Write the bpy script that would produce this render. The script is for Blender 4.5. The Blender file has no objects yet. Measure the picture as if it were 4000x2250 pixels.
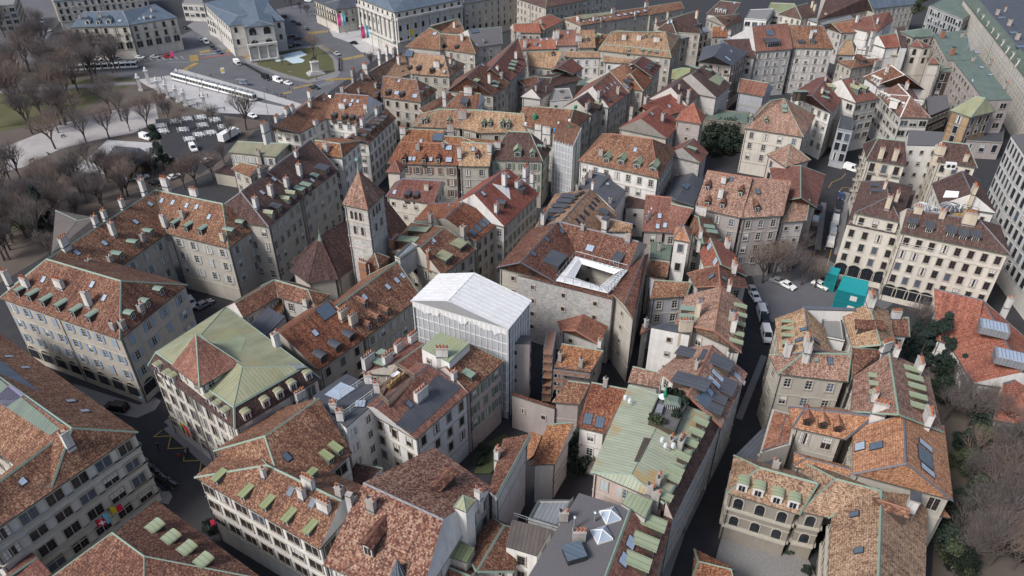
import bpy, bmesh, math, random
from mathutils import Vector, Matrix
from mathutils.bvhtree import BVHTree
R = random.Random(7)
sc = bpy.context.scene
COL = sc.collection
# ------------------------------------------------------------------ camera (drone about 100 m above the streets)
F = 2776.0; PITCH = math.radians(34); CAMH = 100.0
SP, CP = math.sin(PITCH), math.cos(PITCH)
cam = bpy.data.cameras.new('camera'); cam.lens = 36 * F / 4000; cam.sensor_width = 36
cam.clip_end = 5000; cam.clip_start = 0.5
co = bpy.data.objects.new('camera', cam); COL.objects.link(co)
co.location = (0, 0, CAMH); co.rotation_euler = (math.pi / 2 - PITCH, 0, 0); sc.camera = co
CAM = Vector((0, 0, CAMH))

def src(t, x, y):          # photograph tile -> photograph pixel
    if t == 'o': return x * 1.5528, y * 1.5528
    c, r = t
    k = 2.569 if r == 3 else 2.576
    return 1000 * c + x / k, 562 * r + y / k
def ray(t, x, y):
    u, v = src(t, x, y); a = (u - 2000) / F; b = (v - 1125) / F
    return Vector((a, CP - b * SP, -(SP + b * CP)))
def at(t, x, y, z=0.0):
    r = ray(t, x, y); return CAM + r * ((z - CAMH) / r.z)

# ------------------------------------------------------------------ materials
MATS = {}
class NT:
    def __init__(s, name):
        s.m = bpy.data.materials.new(name); s.m.use_nodes = True
        s.t = s.m.node_tree; s.t.nodes.clear()
        s.out = s.n('ShaderNodeOutputMaterial'); s.b = s.n('ShaderNodeBsdfPrincipled')
        s.l(s.b.outputs[0], s.out.inputs[0]); MATS[name] = s.m
    def n(s, k, **kw):
        x = s.t.nodes.new(k)
        for a, b in kw.items(): setattr(x, a, b)
        return x
    def l(s, a, b): s.t.links.new(a, b)
    def val(s, sock, v):
        if isinstance(v, (int, float, tuple)): sock.default_value = v
        else: s.l(v, sock)
    def math(s, op, a, b=0.0):
        x = s.n('ShaderNodeMath', operation=op); s.val(x.inputs[0], a); s.val(x.inputs[1], b); return x.outputs[0]
    def noise(s, vec, scale, det=3, rough=0.6):
        x = s.n('ShaderNodeTexNoise'); x.inputs['Scale'].default_value = scale; x.inputs['Detail'].default_value = det
        x.inputs['Roughness'].default_value = rough
        if vec is not None: s.l(vec, x.inputs['Vector'])
        return x.outputs[0]
    def uv(s): return s.n('ShaderNodeUVMap', uv_map='uv').outputs[0]
    def obj(s): return s.n('ShaderNodeTexCoord').outputs['Object']
    def vmul(s, v, k):
        x = s.n('ShaderNodeVectorMath', operation='MULTIPLY'); s.l(v, x.inputs[0]); x.inputs[1].default_value = k; return x.outputs[0]
    def ramp(s, fac, stops, interp='LINEAR'):
        x = s.n('ShaderNodeValToRGB'); s.l(fac, x.inputs[0]); e = x.color_ramp.elements; x.color_ramp.interpolation = interp
        while len(e) < len(stops): e.new(0.5)
        for i, (p, c) in enumerate(stops): e[i].position = p; e[i].color = (*c, 1)
        return x.outputs[0]
    def mix(s, fac, a, b, mode='MIX'):
        x = s.n('ShaderNodeMix', data_type='RGBA', blend_type=mode)
        s.val(x.inputs[0], fac)
        for k, v in ((6, a), (7, b)):
            if isinstance(v, tuple): x.inputs[k].default_value = (*v, 1)
            else: s.l(v, x.inputs[k])
        return x.outputs[2]
    def base(s, c): s.val(s.b.inputs['Base Color'], (*c, 1) if isinstance(c, tuple) else c)
    def set(s, rough=0.8, metal=0.0, spec=None):
        s.b.inputs['Roughness'].default_value = rough; s.b.inputs['Metallic'].default_value = metal
        if spec is not None: s.b.inputs['Specular IOR Level'].default_value = spec
    def bump(s, h, strength=0.4, dist=0.05):
        x = s.n('ShaderNodeBump'); x.inputs['Strength'].default_value = strength; x.inputs['Distance'].default_value = dist
        s.l(h, x.inputs['Height']); s.l(x.outputs[0], s.b.inputs['Normal'])

def tile_mat(name, cols, cell=0.19, patch=0.42, big=0.1):
    # cols: five linear colours from darkest to palest
    t = NT(name); uv = t.uv()
    c = t.vmul(uv, (1 / cell, 1 / (cell * 1.15), 1))
    fl = t.n('ShaderNodeVectorMath', operation='FLOOR'); t.l(c, fl.inputs[0])
    w = t.n('ShaderNodeTexWhiteNoise', noise_dimensions='2D'); t.l(fl.outputs[0], w.inputs['Vector'])
    n1 = t.noise(uv, big, 4, 0.65); n2 = t.noise(uv, 1.1, 3, 0.7)
    f = t.math('ADD', t.math('MULTIPLY', w.outputs[0], 1 - patch), t.math('MULTIPLY', n1, patch * 1.25))
    f = t.math('ADD', f, t.math('MULTIPLY', t.math('SUBTRACT', n2, 0.5), 0.38))
    pos = (0.1, 0.32, 0.51, 0.7, 0.94)
    col = t.ramp(f, list(zip(pos, cols)))
    # dirt streaks running down the slope
    st = t.noise(t.vmul(uv, (1.3, 0.07, 1)), 1.0, 3, 0.6)
    col = t.mix(t.ramp(st, [(0.42, (0, 0, 0)), (0.7, (1, 1, 1))]), col, t.mix(1.0, col, (0.62, 0.6, 0.62), 'MULTIPLY'))
    sv = t.n('ShaderNodeSeparateXYZ'); t.l(uv, sv.inputs[0])
    row = t.math('LESS_THAN', t.math('FRACT', t.math('DIVIDE', sv.outputs[1], 0.36)), 0.3)
    col = t.mix(t.math('MULTIPLY', row, 0.28), col, (.02, .013, .012))
    ms = t.noise(uv, 0.32, 4, 0.7)
    col = t.mix(t.math('MULTIPLY', t.ramp(ms, [(0.56, (0, 0, 0)), (0.72, (1, 1, 1))]), 0.55), col, (.045, .036, .03))
    oi = t.n('ShaderNodeObjectInfo').outputs['Random']
    h = t.n('ShaderNodeHueSaturation'); t.l(col, h.inputs['Color'])
    t.l(t.math('ADD', 0.78, t.math('MULTIPLY', oi, 0.38)), h.inputs['Value'])
    t.l(t.math('ADD', 0.492, t.math('MULTIPLY', oi, 0.016)), h.inputs['Hue'])
    h.inputs['Saturation'].default_value = 0.98
    t.base(h.outputs[0]); t.set(0.85, spec=0.25)
    t.bump(w.outputs[0], 0.35, 0.06)
tile_mat('tile_mix', [(.044, .027, .024), (.105, .046, .033), (.165, .068, .045), (.24, .118, .074), (.37, .25, .16)])
tile_mat('tile_dark', [(.03, .02, .022), (.06, .036, .034), (.09, .052, .046), (.12, .07, .06), (.19, .12, .095)])
tile_mat('tile_tan', [(.065, .04, .033), (.2, .105, .063), (.33, .195, .115), (.43, .285, .175), (.55, .4, .265)])
tile_mat('tile_orange', [(.16, .066, .045), (.27, .112, .065), (.345, .15, .085), (.41, .2, .115), (.5, .29, .18)], patch=0.3)
tile_mat('tile_red', [(.08, .036, .03), (.15, .058, .045), (.2, .085, .066), (.24, .11, .083), (.33, .18, .135)])
tile_mat('tile_rust', [(.05, .026, .023), (.135, .052, .032), (.235, .084, .044), (.31, .13, .064), (.45, .29, .155)])
tile_mat('tile_salmon', [(.15, .055, .042), (.25, .085, .058), (.32, .11, .07), (.37, .14, .09), (.44, .21, .14)], patch=0.3)

tile_mat('tile_mansion', [(.07, .045, .035), (.24, .135, .08), (.4, .26, .155), (.5, .355, .22), (.6, .46, .31)])
tile_mat('tile_hall', [(.065, .036, .032), (.16, .066, .046), (.26, .12, .078), (.38, .23, .15), (.5, .36, .25)], cell=.23, patch=.34)
def seam_mat(name, c1, c2, stain=None, sp=0.6, rough=0.55):
    t = NT(name); uv = t.uv(); sx = t.n('ShaderNodeSeparateXYZ'); t.l(uv, sx.inputs[0])
    u = t.math('FRACT', t.math('DIVIDE', sx.outputs[0], sp))
    line = t.math('GREATER_THAN', t.math('ABSOLUTE', t.math('SUBTRACT', u, 0.5)), 0.42)
    n = t.noise(uv, 0.25, 4, 0.65); n2 = t.noise(t.vmul(uv, (2.2, .15, 1)), 1.0, 2)
    col = t.mix(t.ramp(n, [(0.3, (0, 0, 0)), (0.7, (1, 1, 1))]), c1, c2)
    col = t.mix(t.math('MULTIPLY', n2, 0.5), col, tuple(x * .6 for x in c1))
    col = t.mix(t.math('MULTIPLY', t.ramp(t.noise(t.vmul(uv, (.5, .12, 1)), 1.0, 4, .7), [(0.45, (0, 0, 0)), (0.7, (1, 1, 1))]), 0.5), col, tuple(x * .55 for x in c1))
    if stain: col = t.mix(t.ramp(t.noise(uv, 0.13, 3), [(0.55, (0, 0, 0)), (0.68, (1, 1, 1))]), col, stain)
    col = t.mix(t.math('MULTIPLY', line, 0.55), col, tuple(x * .35 for x in c1))
    t.base(col); t.set(rough, spec=0.3); t.bump(line, 0.5, 0.05)
seam_mat('copper', (.275, .28, .17), (.37, .37, .245), (.3, .265, .15))
seam_mat('copper_pale', (.3, .35, .23), (.36, .39, .25), (.3, .29, .15))
seam_mat('copper_olive', (.25, .285, .14), (.33, .37, .2), (.3, .2, .1))
seam_mat('copper_dark', (.13, .175, .145), (.19, .23, .185))
seam_mat('copper_rust', (.34, .37, .275), (.4, .425, .32), (.36, .24, .1))
seam_mat('zinc', (.075, .08, .095), (.11, .115, .13))
seam_mat('zinc_pale', (.22, .23, .25), (.3, .31, .33))
seam_mat('zinc_brown', (.13, .11, .1), (.18, .15, .13))
seam_mat('slate', (.1, .135, .175), (.15, .185, .23), sp=0.9)
seam_mat('olive_metal', (.24, .235, .16), (.3, .29, .2))

def plain(name, c, var=0.25, scale=1.5, rough=0.8, metal=0.0, streak=0.0, spec=None):
    t = NT(name); o = t.obj()
    n = t.noise(o, scale, 4)
    col = t.mix(n, tuple(x * (1 - var) for x in c), tuple(min(1, x * (1 + var)) for x in c))
    if streak:
        s = t.noise(t.vmul(o, (1.2, 1.2, .1)), 1.0, 4, 0.65)
        col = t.mix(t.math('MULTIPLY', t.ramp(s, [(0.48, (0, 0, 0)), (0.72, (1, 1, 1))]), streak), col, tuple(x * .45 for x in c))
    t.base(col); t.set(rough, metal, spec)
for nm, c in dict(stone=(.48, .445, .39), stone_dark=(.29, .26, .22), cream=(.66, .61, .535), white=(.74, .72, .69), grey=(.48, .47, .455),
                  pink=(.58, .47, .42), plaster=(.52, .49, .465), mauve=(.42, .37, .35), paris=(.62, .6, .565), blueish=(.42, .43, .46)).items():
    t = NT('wall_' + nm); o = t.obj(); uv = t.uv()
    n = t.noise(o, 0.35, 5, 0.7); n2 = t.noise(o, 4.0, 3)
    col = t.mix(n, tuple(x * .74 for x in c), tuple(x * 1.18 for x in c))
    col = t.mix(t.math('MULTIPLY', n2, 0.3), col, tuple(x * .7 for x in c))
    s = t.noise(t.vmul(o, (1.0, 1.0, .08)), 1.0, 4, 0.65)
    col = t.mix(t.math('MULTIPLY', t.ramp(s, [(0.46, (0, 0, 0)), (0.75, (1, 1, 1))]), 0.5), col, tuple(x * .58 for x in c))
    pn = t.noise(o, .16, 2, .5)
    col = t.mix(t.math('MULTIPLY', t.ramp(pn, [(0.52, (0, 0, 0)), (0.56, (1, 1, 1))]), 0.16), col, tuple(x * .55 for x in c))
    if nm in ('stone', 'stone_dark', 'cream', 'paris'):
        sx = t.n('ShaderNodeSeparateXYZ'); t.l(o, sx.inputs[0])
        j = t.math('LESS_THAN', t.math('FRACT', t.math('DIVIDE', sx.outputs[2], 0.45)), 0.1)
        col = t.mix(t.math('MULTIPLY', j, 0.3), col, tuple(x * .5 for x in c))
    t.base(col); t.set(0.9, spec=0.2)
# rubble masonry
for nm_, s_ in (('wall_rubble', 1.0), ('wall_rubble2', 1.1)):
  t = NT(nm_); o = t.obj(); v = t.n('ShaderNodeTexVoronoi'); v.inputs['Scale'].default_value = 2.2; t.l(t.vmul(o, (1, 1, 1.7)), v.inputs['Vector'])
  col = t.mix(t.noise(o, .5, 4), tuple(x * s_ for x in (.24, .2, .165)), tuple(x * s_ for x in (.5, .445, .37))); col = t.mix(0.3, col, v.outputs['Color'], 'OVERLAY')
  hs = t.n('ShaderNodeHueSaturation'); hs.inputs['Saturation'].default_value = 0.35; t.l(col, hs.inputs['Color']); t.base(hs.outputs[0]); t.set(0.95)
plain('trim', (.4, .37, .31), .2, 2); plain('trim_white', (.62, .6, .56), .15, 2)
plain('gutter', (.075, .085, .078), .3, 2, .6); plain('gutter_dark', (.04, .04, .045), .3, 2, .6)
plain('cap_green', (.2, .27, .215), .25, 1.5, .6); plain('cap_zinc', (.11, .115, .135), .2, 1.5, .55); plain('cap_tile', (.26, .12, .08), .3, 3)
plain('chimney_white', (.6, .58, .55), .2, 2.5, streak=.6); plain('chimney_grey', (.36, .33, .3), .25, 2.5, streak=.5); plain('chimney_cream', (.55, .47, .36), .2, 2.5, streak=.5)
plain('chimney_brick', (.27, .13, .08), .3, 5)
plain('pot', (.38, .13, .06), .35, 6); plain('pot_dark', (.06, .055, .055), .3, 6)
plain('glass', (.02, .024, .03), .5, .4, .12, spec=.6)
plain('glass_sky', (.34, .4, .48), .25, .7, .15, spec=.6); plain('glass_blue', (.09, .12, .16), .25, .7, .15, spec=.6)  # glass_sky: pale sky reflection painted into the base colour
plain('frame_white', (.62, .6, .57), .1, 3, .6); plain('frame_brown', (.09, .045, .032), .2, 3, .6); plain('frame_dark', (.03, .032, .036), .2, 3, .5)
plain('shutter_grey', (.42, .46, .48), .15, 3); plain('shutter_blue', (.25, .33, .45), .15, 3); plain('shutter_green', (.16, .23, .15), .2, 3); plain('shutter_brown', (.22, .12, .1), .2, 3)
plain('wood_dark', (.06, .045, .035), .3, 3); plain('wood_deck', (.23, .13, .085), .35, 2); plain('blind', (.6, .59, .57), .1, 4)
plain('tarp', (.66, .66, .655), .1, .5, .55, streak=.25); plain('steel', (.36, .38, .4), .2, 3, .4, .6); plain('gravel', (.115, .11, .115), .5, 5, 1.0)
plain('gravel_pale', (.2, .195, .19), .4, 3, 1.0); plain('bark', (.075, .062, .057), .3, 4); plain('twig', (.14, .118, .112), .25, .6)
plain('twig_warm', (.19, .14, .115), .25, .6); plain('paint_white', (.78, .78, .76), .06, 2, .35); plain('paint_black', (.012, .012, .014), .2, 2, .25)
plain('paint_grey', (.2, .21, .22), .15, 2, .3); plain('paint_red', (.3, .02, .02), .1, 2, .3); plain('paint_blue', (.03, .06, .14), .1, 2, .3); plain('paint_silver', (.5, .52, .54), .1, 2, .3, .3)
plain('rubber', (.015, .015, .015), .2, 4); plain('teal', (.005, .27, .29), .12, .8, .6); plain('teal_dark', (.004, .16, .18), .12, .8, .6)
plain('yellow', (.62, .5, .02), .1, 2); plain('blue_cloth', (.04, .28, .6), .2, 1); plain('flag_red', (.5, .02, .06), .1, 2); plain('flag_pink', (.6, .05, .2), .1, 2); plain('flag_blue', (.12, .5, .65), .1, 2)
plain('wicker', (.38, .25, .1), .2, 6); plain('green_cloth', (.01, .2, .1), .15, 2); plain('bronze', (.05, .055, .05), .3, 3, .5); plain('skin', (.45, .28, .2), .05, 4); plain('cloth_dark', (.03, .03, .035), .3, 4); plain('cloth_tan', (.25, .2, .14), .3, 4)
plain('solar', (.06, .06, .11), .2, .7, .25, spec=.6); plain('purple_tarp', (.15, .14, .23), .2, .6)
plain('tank_teal', (.16, .3, .26), .2, 2)

# ------------------------------------------------------------------ mesh helper
class MB:
    def __init__(s): s.v = []; s.f = []; s.m = []; s.u = []; s.mats = []
    def mi(s, name):
        if name not in s.mats: s.mats.append(name)
        return s.mats.index(name)
    def face(s, pts, mat, uv=None):
        i = len(s.v); s.v += [tuple(p) for p in pts]; s.f.append(tuple(range(i, i + len(pts)))); s.m.append(s.mi(mat))
        s.u.append(uv if uv else [(p[0] + p[1], p[2]) for p in pts])
    def box(s, c, d, mat, M=None, top=None, taper=1.0):
        x, y, z = d[0] / 2, d[1] / 2, d[2] / 2
        k = taper
        P = [(-x, -y, -z), (x, -y, -z), (x, y, -z), (-x, y, -z), (-x * k, -y * k, z), (x * k, -y * k, z), (x * k, y * k, z), (-x * k, y * k, z)]
        P = [Vector(p) + Vector(c) for p in P]
        if M: P = [M @ p for p in P]
        for q in ((3, 2, 1, 0), (4, 5, 6, 7), (0, 1, 5, 4), (1, 2, 6, 5), (2, 3, 7, 6), (3, 0, 4, 7)):
            s.face([P[i] for i in q], (top if top and q[0] == 4 else mat))
    def tube(s, a, b, r1, r2, mat, n=6, caps=True):
        a = Vector(a); b = Vector(b); d = (b - a)
        if d.length < 1e-6: return
        d.normalize(); x = d.orthogonal().normalized(); y = d.cross(x)
        A = [a + (x * math.cos(6.28318 * i / n) + y * math.sin(6.28318 * i / n)) * r1 for i in range(n)]
        B_ = [b + (x * math.cos(6.28318 * i / n) + y * math.sin(6.28318 * i / n)) * r2 for i in range(n)]
        for i in range(n): s.face([A[i], A[(i + 1) % n], B_[(i + 1) % n], B_[i]], mat)
        if caps: s.face(B_, mat); s.face(A[::-1], mat)
    def bar(s, a, b, w, h, mat):   # strip lying along a-b, w wide, raised h
        a = Vector(a); b = Vector(b); d = (b - a)
        if d.length < 1e-4: return
        sd = d.cross(Vector((0, 0, 1)))
        if sd.length < 1e-5: return
        sd = sd.normalized() * w / 2; up = Vector((0, 0, h)); dn = Vector((0, 0, -w * .35))
        s.face([a + sd + dn, b + sd + dn, b + up, a + up], mat); s.face([a + up, b + up, b - sd + dn, a - sd + dn], mat)
        s.face([a + sd + dn, a + up, a - sd + dn], mat); s.face([b + sd + dn, b - sd + dn, b + up], mat)
    def mesh(s, name, off=None):
        me = bpy.data.meshes.new(name)
        v = s.v if off is None else [(p[0] - off[0], p[1] - off[1], p[2] - off[2]) for p in s.v]
        me.from_pydata(v, [], s.f)
        for n in s.mats: me.materials.append(MATS[n])
        me.polygons.foreach_set('material_index', s.m)
        ul = me.uv_layers.new(name='uv'); ul.data.foreach_set('uv', [c for f in s.u for q in f for c in q])
        return me
def link(name, me, parent=None, loc=(0, 0, 0), rot=None, scale=None):
    o = bpy.data.objects.new(name, me); COL.objects.link(o)
    if parent: o.parent = parent
    o.location = loc
    if rot is not None: o.rotation_euler = rot if isinstance(rot, (tuple, list)) or hasattr(rot, 'order') else (0, 0, rot)
    if scale: o.scale = (scale, scale, scale) if isinstance(scale, (int, float)) else scale
    return o
def tag(o, label=None, cat=None, group=None, kind=None):
    if label: o['label'] = label
    if cat: o['category'] = cat
    if group: o['group'] = group
    if kind: o['kind'] = kind
    return o
def root(name, label, cat, loc, rz=0, group=None):
    return tag(link(name, None, None, loc, rz), label, cat, group)

# ------------------------------------------------------------------ shared small parts
CACHE = {}
def cached(key, fn):
    if key not in CACHE: CACHE[key] = fn()
    return CACHE[key]
def rng(key): return random.Random(str(key))
def chimney_me(kind, mat):
    def f():
        b = MB()
        w, d, h, n = dict(s=(.7, .6, 1.7, 1), m=(1.1, .75, 1.8, 2), l=(1.9, .8, 2.0, 4), t=(1.15, 1.0, 2.9, 2), x=(2.6, .95, 2.4, 5), b=(1.6, 1.3, 2.6, 0), p=(.3, .3, 2.0, 0))[kind]
        if kind == 'p':
            b.tube((0, 0, -1), (0, 0, h), .16, .16, 'steel', 8); b.tube((0, 0, h + .12), (0, 0, h + .3), .3, .08, 'steel', 8); return b.mesh('flue')
        b.box((0, 0, h / 2 - 1.5), (w, d, h + 3), 'chimney_' + mat)
        b.box((0, 0, h + .06), (w + .16, d + .16, .12), 'chimney_grey'); b.box((0, 0, .05), (w + .12, d + .12, .25), 'cap_zinc')
        for i in range(n):
            x = (i - (n - 1) / 2) * (w - .3) / max(1, n - 1) if n > 1 else 0
            hh = .55 + .2 * ((i * 7) % 3) / 2
            m = 'pot' if (i + len(kind + mat)) % 5 else 'pot_dark'
            b.tube((x, 0, h + .1), (x, 0, h + .1 + hh), .17, .13, m, 7); b.tube((x, 0, h + hh - .02), (x, 0, h + .1 + hh), .18, .18, m, 7)
        if kind == 'b':
            b.box((0, 0, h + .45), (w + .3, d + .3, .12), 'zinc')
            for sx in (-1, 1):
                for sy in (-1, 1): b.box((sx * w * .4, sy * d * .4, h + .25), (.15, .15, .35), 'chimney_grey')
        return b.mesh('chimney')
    return cached(('ch', kind, mat), f)
def dormer_me(kind):
    # local: -Y faces downhill, origin where the front meets the roof
    def f():
        b = MB()
        W, H, D, rm, fm, sh = dict(cb=(1.3, 1.5, 2.6, 'cap_green', 'wood_dark', 'arch'), cw=(1.3, 1.6, 2.4, 'copper', 'trim_white', 'arch'),
            cv=(1.9, .9, 1.9, 'copper_pale', 'wood_dark', 'arch'), cs=(2.1, 1.5, 4.2, 'copper_pale', 'wood_dark', 'shed'), cl=(3.6, 1.9, 5.6, 'copper', 'wood_dark', 'shed'),
            gt=(1.2, 1.5, 2.6, 'tile_mix', 'wood_dark', 'gable'), go=(1.3, 1.5, 2.6, 'tile_orange', 'wood_dark', 'gable'), gc=(1.2, 1.5, 2.4, 'copper', 'copper_dark', 'gable'), gw=(2.2, 1.9, 3.2, 'copper_pale', 'copper_dark', 'gable'),
            zs=(1.9, 1.4, 3.2, 'zinc', 'wood_dark', 'shed'), zb=(1.5, 1.4, 2.6, 'zinc', 'wood_dark', 'arch'), zl=(5.0, 1.8, 4.2, 'zinc', 'wood_dark', 'shed'),
            ws=(1.5, 1.4, 2.6, 'trim_white', 'trim_white', 'shed'), wa=(1.6, 1.7, 1.6, 'copper_pale', 'trim_white', 'arch'), ts=(2.0, 1.2, 3.0, 'tile_mix', 'wood_dark', 'shed'), gs=(1.25, 1.25, 2.6, 'cap_green', 'wood_dark', 'shed'), hd=(1.0, 1.2, 1.5, 'copper_olive', 'copper_dark', 'shed'), gm=(1.15, 1.35, 1.5, 'copper_pale', 'wood_dark', 'shed'), gn=(.95, 1.2, 2.0, 'copper_pale', 'wood_dark', 'shed'),
            sl=(1.5, 1.6, 2.4, 'slate', 'trim_white', 'gable'), pa=(1.5, 1.7, 2.0, 'zinc_pale', 'trim_white', 'arch'))[kind]
        w = W / 2; z0 = -1.2
        b.box((0, D / 2, (H + z0) / 2), (W, D, H - z0), fm)
        gw = W * (.62 if W < 3 else .86); gh = H * .66
        b.box((0, -.02, .12 + gh / 2), (gw + .16, .05, gh + .16), 'frame_white' if kind not in ('cs', 'zb', 'go') else 'frame_brown')
        npan = 2 if W < 1.8 else (3 if W < 3 else 5)
        for i in range(npan):
            ww = gw / npan - .07; b.box((-gw / 2 + gw / npan * (i + .5), -.05, .12 + gh / 2), (ww, .04, gh), 'glass')
        o = .14
        if sh == 'arch':
            n = 8; pr = []
            for i in range(n + 1):
                a = math.pi * i / n; pr.append((math.cos(a) * (w + o), H + math.sin(a) * (.22 * W)))
            for i in range(n):
                p, q = pr[i], pr[i + 1]
                b.face([(p[0], -o * 2, p[1]), (p[0], D, p[1]), (q[0], D, q[1]), (q[0], -o * 2, q[1])], rm, [(0, p[0]), (D, p[0]), (D, q[0]), (0, q[0])])
            b.face([(p[0], -o * .4, p[1]) for p in pr], fm)
            b.face([(p[0], -o * 2, p[1] - .06) for p in pr][::-1], fm)
        elif sh == 'gable':
            r = W * .42
            for s in (-1, 1):
                pts = [(s * (w + o), -o * 2, H - .06), (0, -o * 2, H + r), (0, D + .8, H + r), (s * (w + o), D, H - .06)]
                uvs = [(0, 0), (0, 1), (D, 1), (D, 0)]
                if s < 0: pts = pts[::-1]; uvs = uvs[::-1]
                b.face(pts, rm, uvs)
                b.face([(x, y, z - .1) for x, y, z in pts][::-1], fm)
            b.face([(-w, -.01, H), (w, -.01, H), (0, -.01, H + r - .08)], fm)
            b.bar((0, -o * 2, H + r), (0, D, H + r), .2, .06, 'cap_green' if rm.startswith('cop') else 'cap_tile')
        else:
            f_ = H; k = H + D * .16
            pts = [(-w - o, -o * 2, f_), (w + o, -o * 2, f_), (w + o, D + .6, k), (-w - o, D + .6, k)]
            b.face(pts, rm, [(p[0], p[1]) for p in pts]); b.face([(x, y, z - .14) for x, y, z in pts][::-1], fm)
            for i in range(4):
                p, q = pts[i], pts[(i + 1) % 4]; b.face([(p[0], p[1], p[2] - .14), (q[0], q[1], q[2] - .14), q, p], rm)
            for s in (-1, 1): b.face([(s * w, 0, H - .14), (s * w, D, H - .14), (s * w, D, k - .1)][::-s], fm)
        return b.mesh('dormer')
    return cached(('dm', kind), f)
def skylight_me(kind):
    def f():
        b = MB(); w, h, g = dict(n=(.85, 1.25, 'glass_sky'), d=(.85, 1.25, 'glass_blue'), l=(1.7, 1.5, 'glass_sky'), x=(3.2, 2.8, 'glass_blue'), k=(.8, 1.4, 'glass'), t=(1.1, 2.6, 'glass_sky'), b=(1.4, 1.9, 'glass_blue'))[kind]
        b.box((0, 0, .04), (w + .2, h + .2, .2), 'frame_dark')
        n = 1 if w < 1 else (3 if w < 2.5 else 7)
        for i in range(n): b.box((-w / 2 + w / n * (i + .5), 0, .14), (w / n - (.05 if n > 1 else 0), h, .04), g)
        return b.mesh('skylight')
    return cached(('sk', kind), f)
def window_me(style, var=0):
    # local -Y outward; origin at the wall, centre of the opening
    def f():
        b = MB(); w, h, fr, tr, kind = dict(plain=(1.15, 2.0, 'frame_white', 'trim', 'r'), brown=(1.15, 2.0, 'frame_brown', 'trim', 'r'), shut=(1.1, 2.0, 'frame_white', 'trim', 'r'), pair=(2.4, 2.05, 'frame_brown', 'trim', 'p'),
            arch=(1.4, 2.6, 'frame_dark', 'trim', 'a'), small=(.8, 1.0, 'frame_brown', 'trim', 'r'), big=(1.5, 2.6, 'frame_brown', 'trim', 'p'), white=(1.1, 1.8, 'frame_white', 'trim_white', 'r'),
            wide=(2.2, 1.8, 'frame_dark', 'trim', 'p'), strip=(1.5, 2.6, 'frame_dark', 'paint_silver', 'r'), balc=(1.3, 2.4, 'frame_brown', 'trim', 'b'), shop=(2.6, 2.8, 'frame_dark', 'trim', 'p'), archs=(3.2, 3.4, 'frame_dark', 'trim', 'a'))[style]
        d = .13; t = .17
        if kind == 'a':
            n = 8; inn = [(-w / 2, -h / 2)] + [(-w / 2 * math.cos(math.pi * i / n), h / 2 - w / 2 + w / 2 * math.sin(math.pi * i / n)) for i in range(n + 1)] + [(w / 2, -h / 2)]
            out = [(x * (1 + 2 * t / w), z + (t if z > 0 else 0)) for x, z in inn]
            b.face([(x, -.012, z) for x, z in inn][::-1], 'glass')
            for i in range(len(inn) - 1):
                a, c, e, g = inn[i], inn[i + 1], out[i + 1], out[i]
                b.face([(a[0], -d, a[1]), (c[0], -d, c[1]), (e[0], -d, e[1]), (g[0], -d, g[1])], tr)
                b.face([(a[0], 0, a[1]), (c[0], 0, c[1]), (c[0], -d, c[1]), (a[0], -d, a[1])], tr)
                b.face([(g[0], -d, g[1]), (e[0], -d, e[1]), (e[0], 0, e[1]), (g[0], 0, g[1])], tr)
            b.box((0, -.03, 0), (.07, .04, h * .96), fr); b.box((0, -.03, h * .12), (w, .04, .07), fr)
            return b.mesh('window')
        b.box((0, -.006, 0), (w, .03, h), 'glass' if var != 3 else 'glass_blue')
        if var == 1: b.box((0, -.012, h * .25), (w, .03, h * .5), 'blind')
        if var == 2: b.box((-w * .3, -.012, 0), (w * .38, .03, h), 'blind'); b.box((w * .36, -.012, 0), (w * .26, .03, h), 'blind')
        for s in (-1, 1): b.box((s * (w / 2 + t / 2), -d / 2, 0), (t, d, h), tr)
        b.box((0, -d / 2, h / 2 + t / 2), (w + 2 * t, d, t), tr); b.box((0, -d * .75, -h / 2 - .08), (w + 2 * t + .1, d * 1.5, .16), tr)
        nv = 2 if kind != 'p' else 4
        for i in range(nv + 1):
            th = .11 if (kind == 'p' and i == 2) else .06
            b.box((-w / 2 + .03 + (w - .06) * i / nv, -.035, 0), (th, .03, h), tr if (kind == 'p' and i == 2) else fr)
        for z in (-.47, -.12, .22, .47): b.box((0, -.033, z * h), (w, .028, .05), fr)
        if kind == 'b':
            b.box((0, -.45, -h / 2 - .1), (w + .9, .9, .14), 'trim')
            for i in range(9): b.box((-(w + .8) / 2 + (w + .8) * i / 8, -.86, -h / 2 + .4), (.03, .03, .9), 'frame_dark')
            b.box((0, -.86, -h / 2 + .85), (w + .85, .05, .05), 'frame_dark')
        return b.mesh('window')
    return cached(('wn', style, var), f)
def shutter_me(mat):
    def f():
        b = MB(); b.box((0, -.05, 0), (.6, .05, 2.05), mat)
        for z in range(-8, 9): b.box((0, -.078, z * .11), (.5, .012, .05), mat)
        return b.mesh('shutter')
    return cached(('sh', mat), f)

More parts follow.
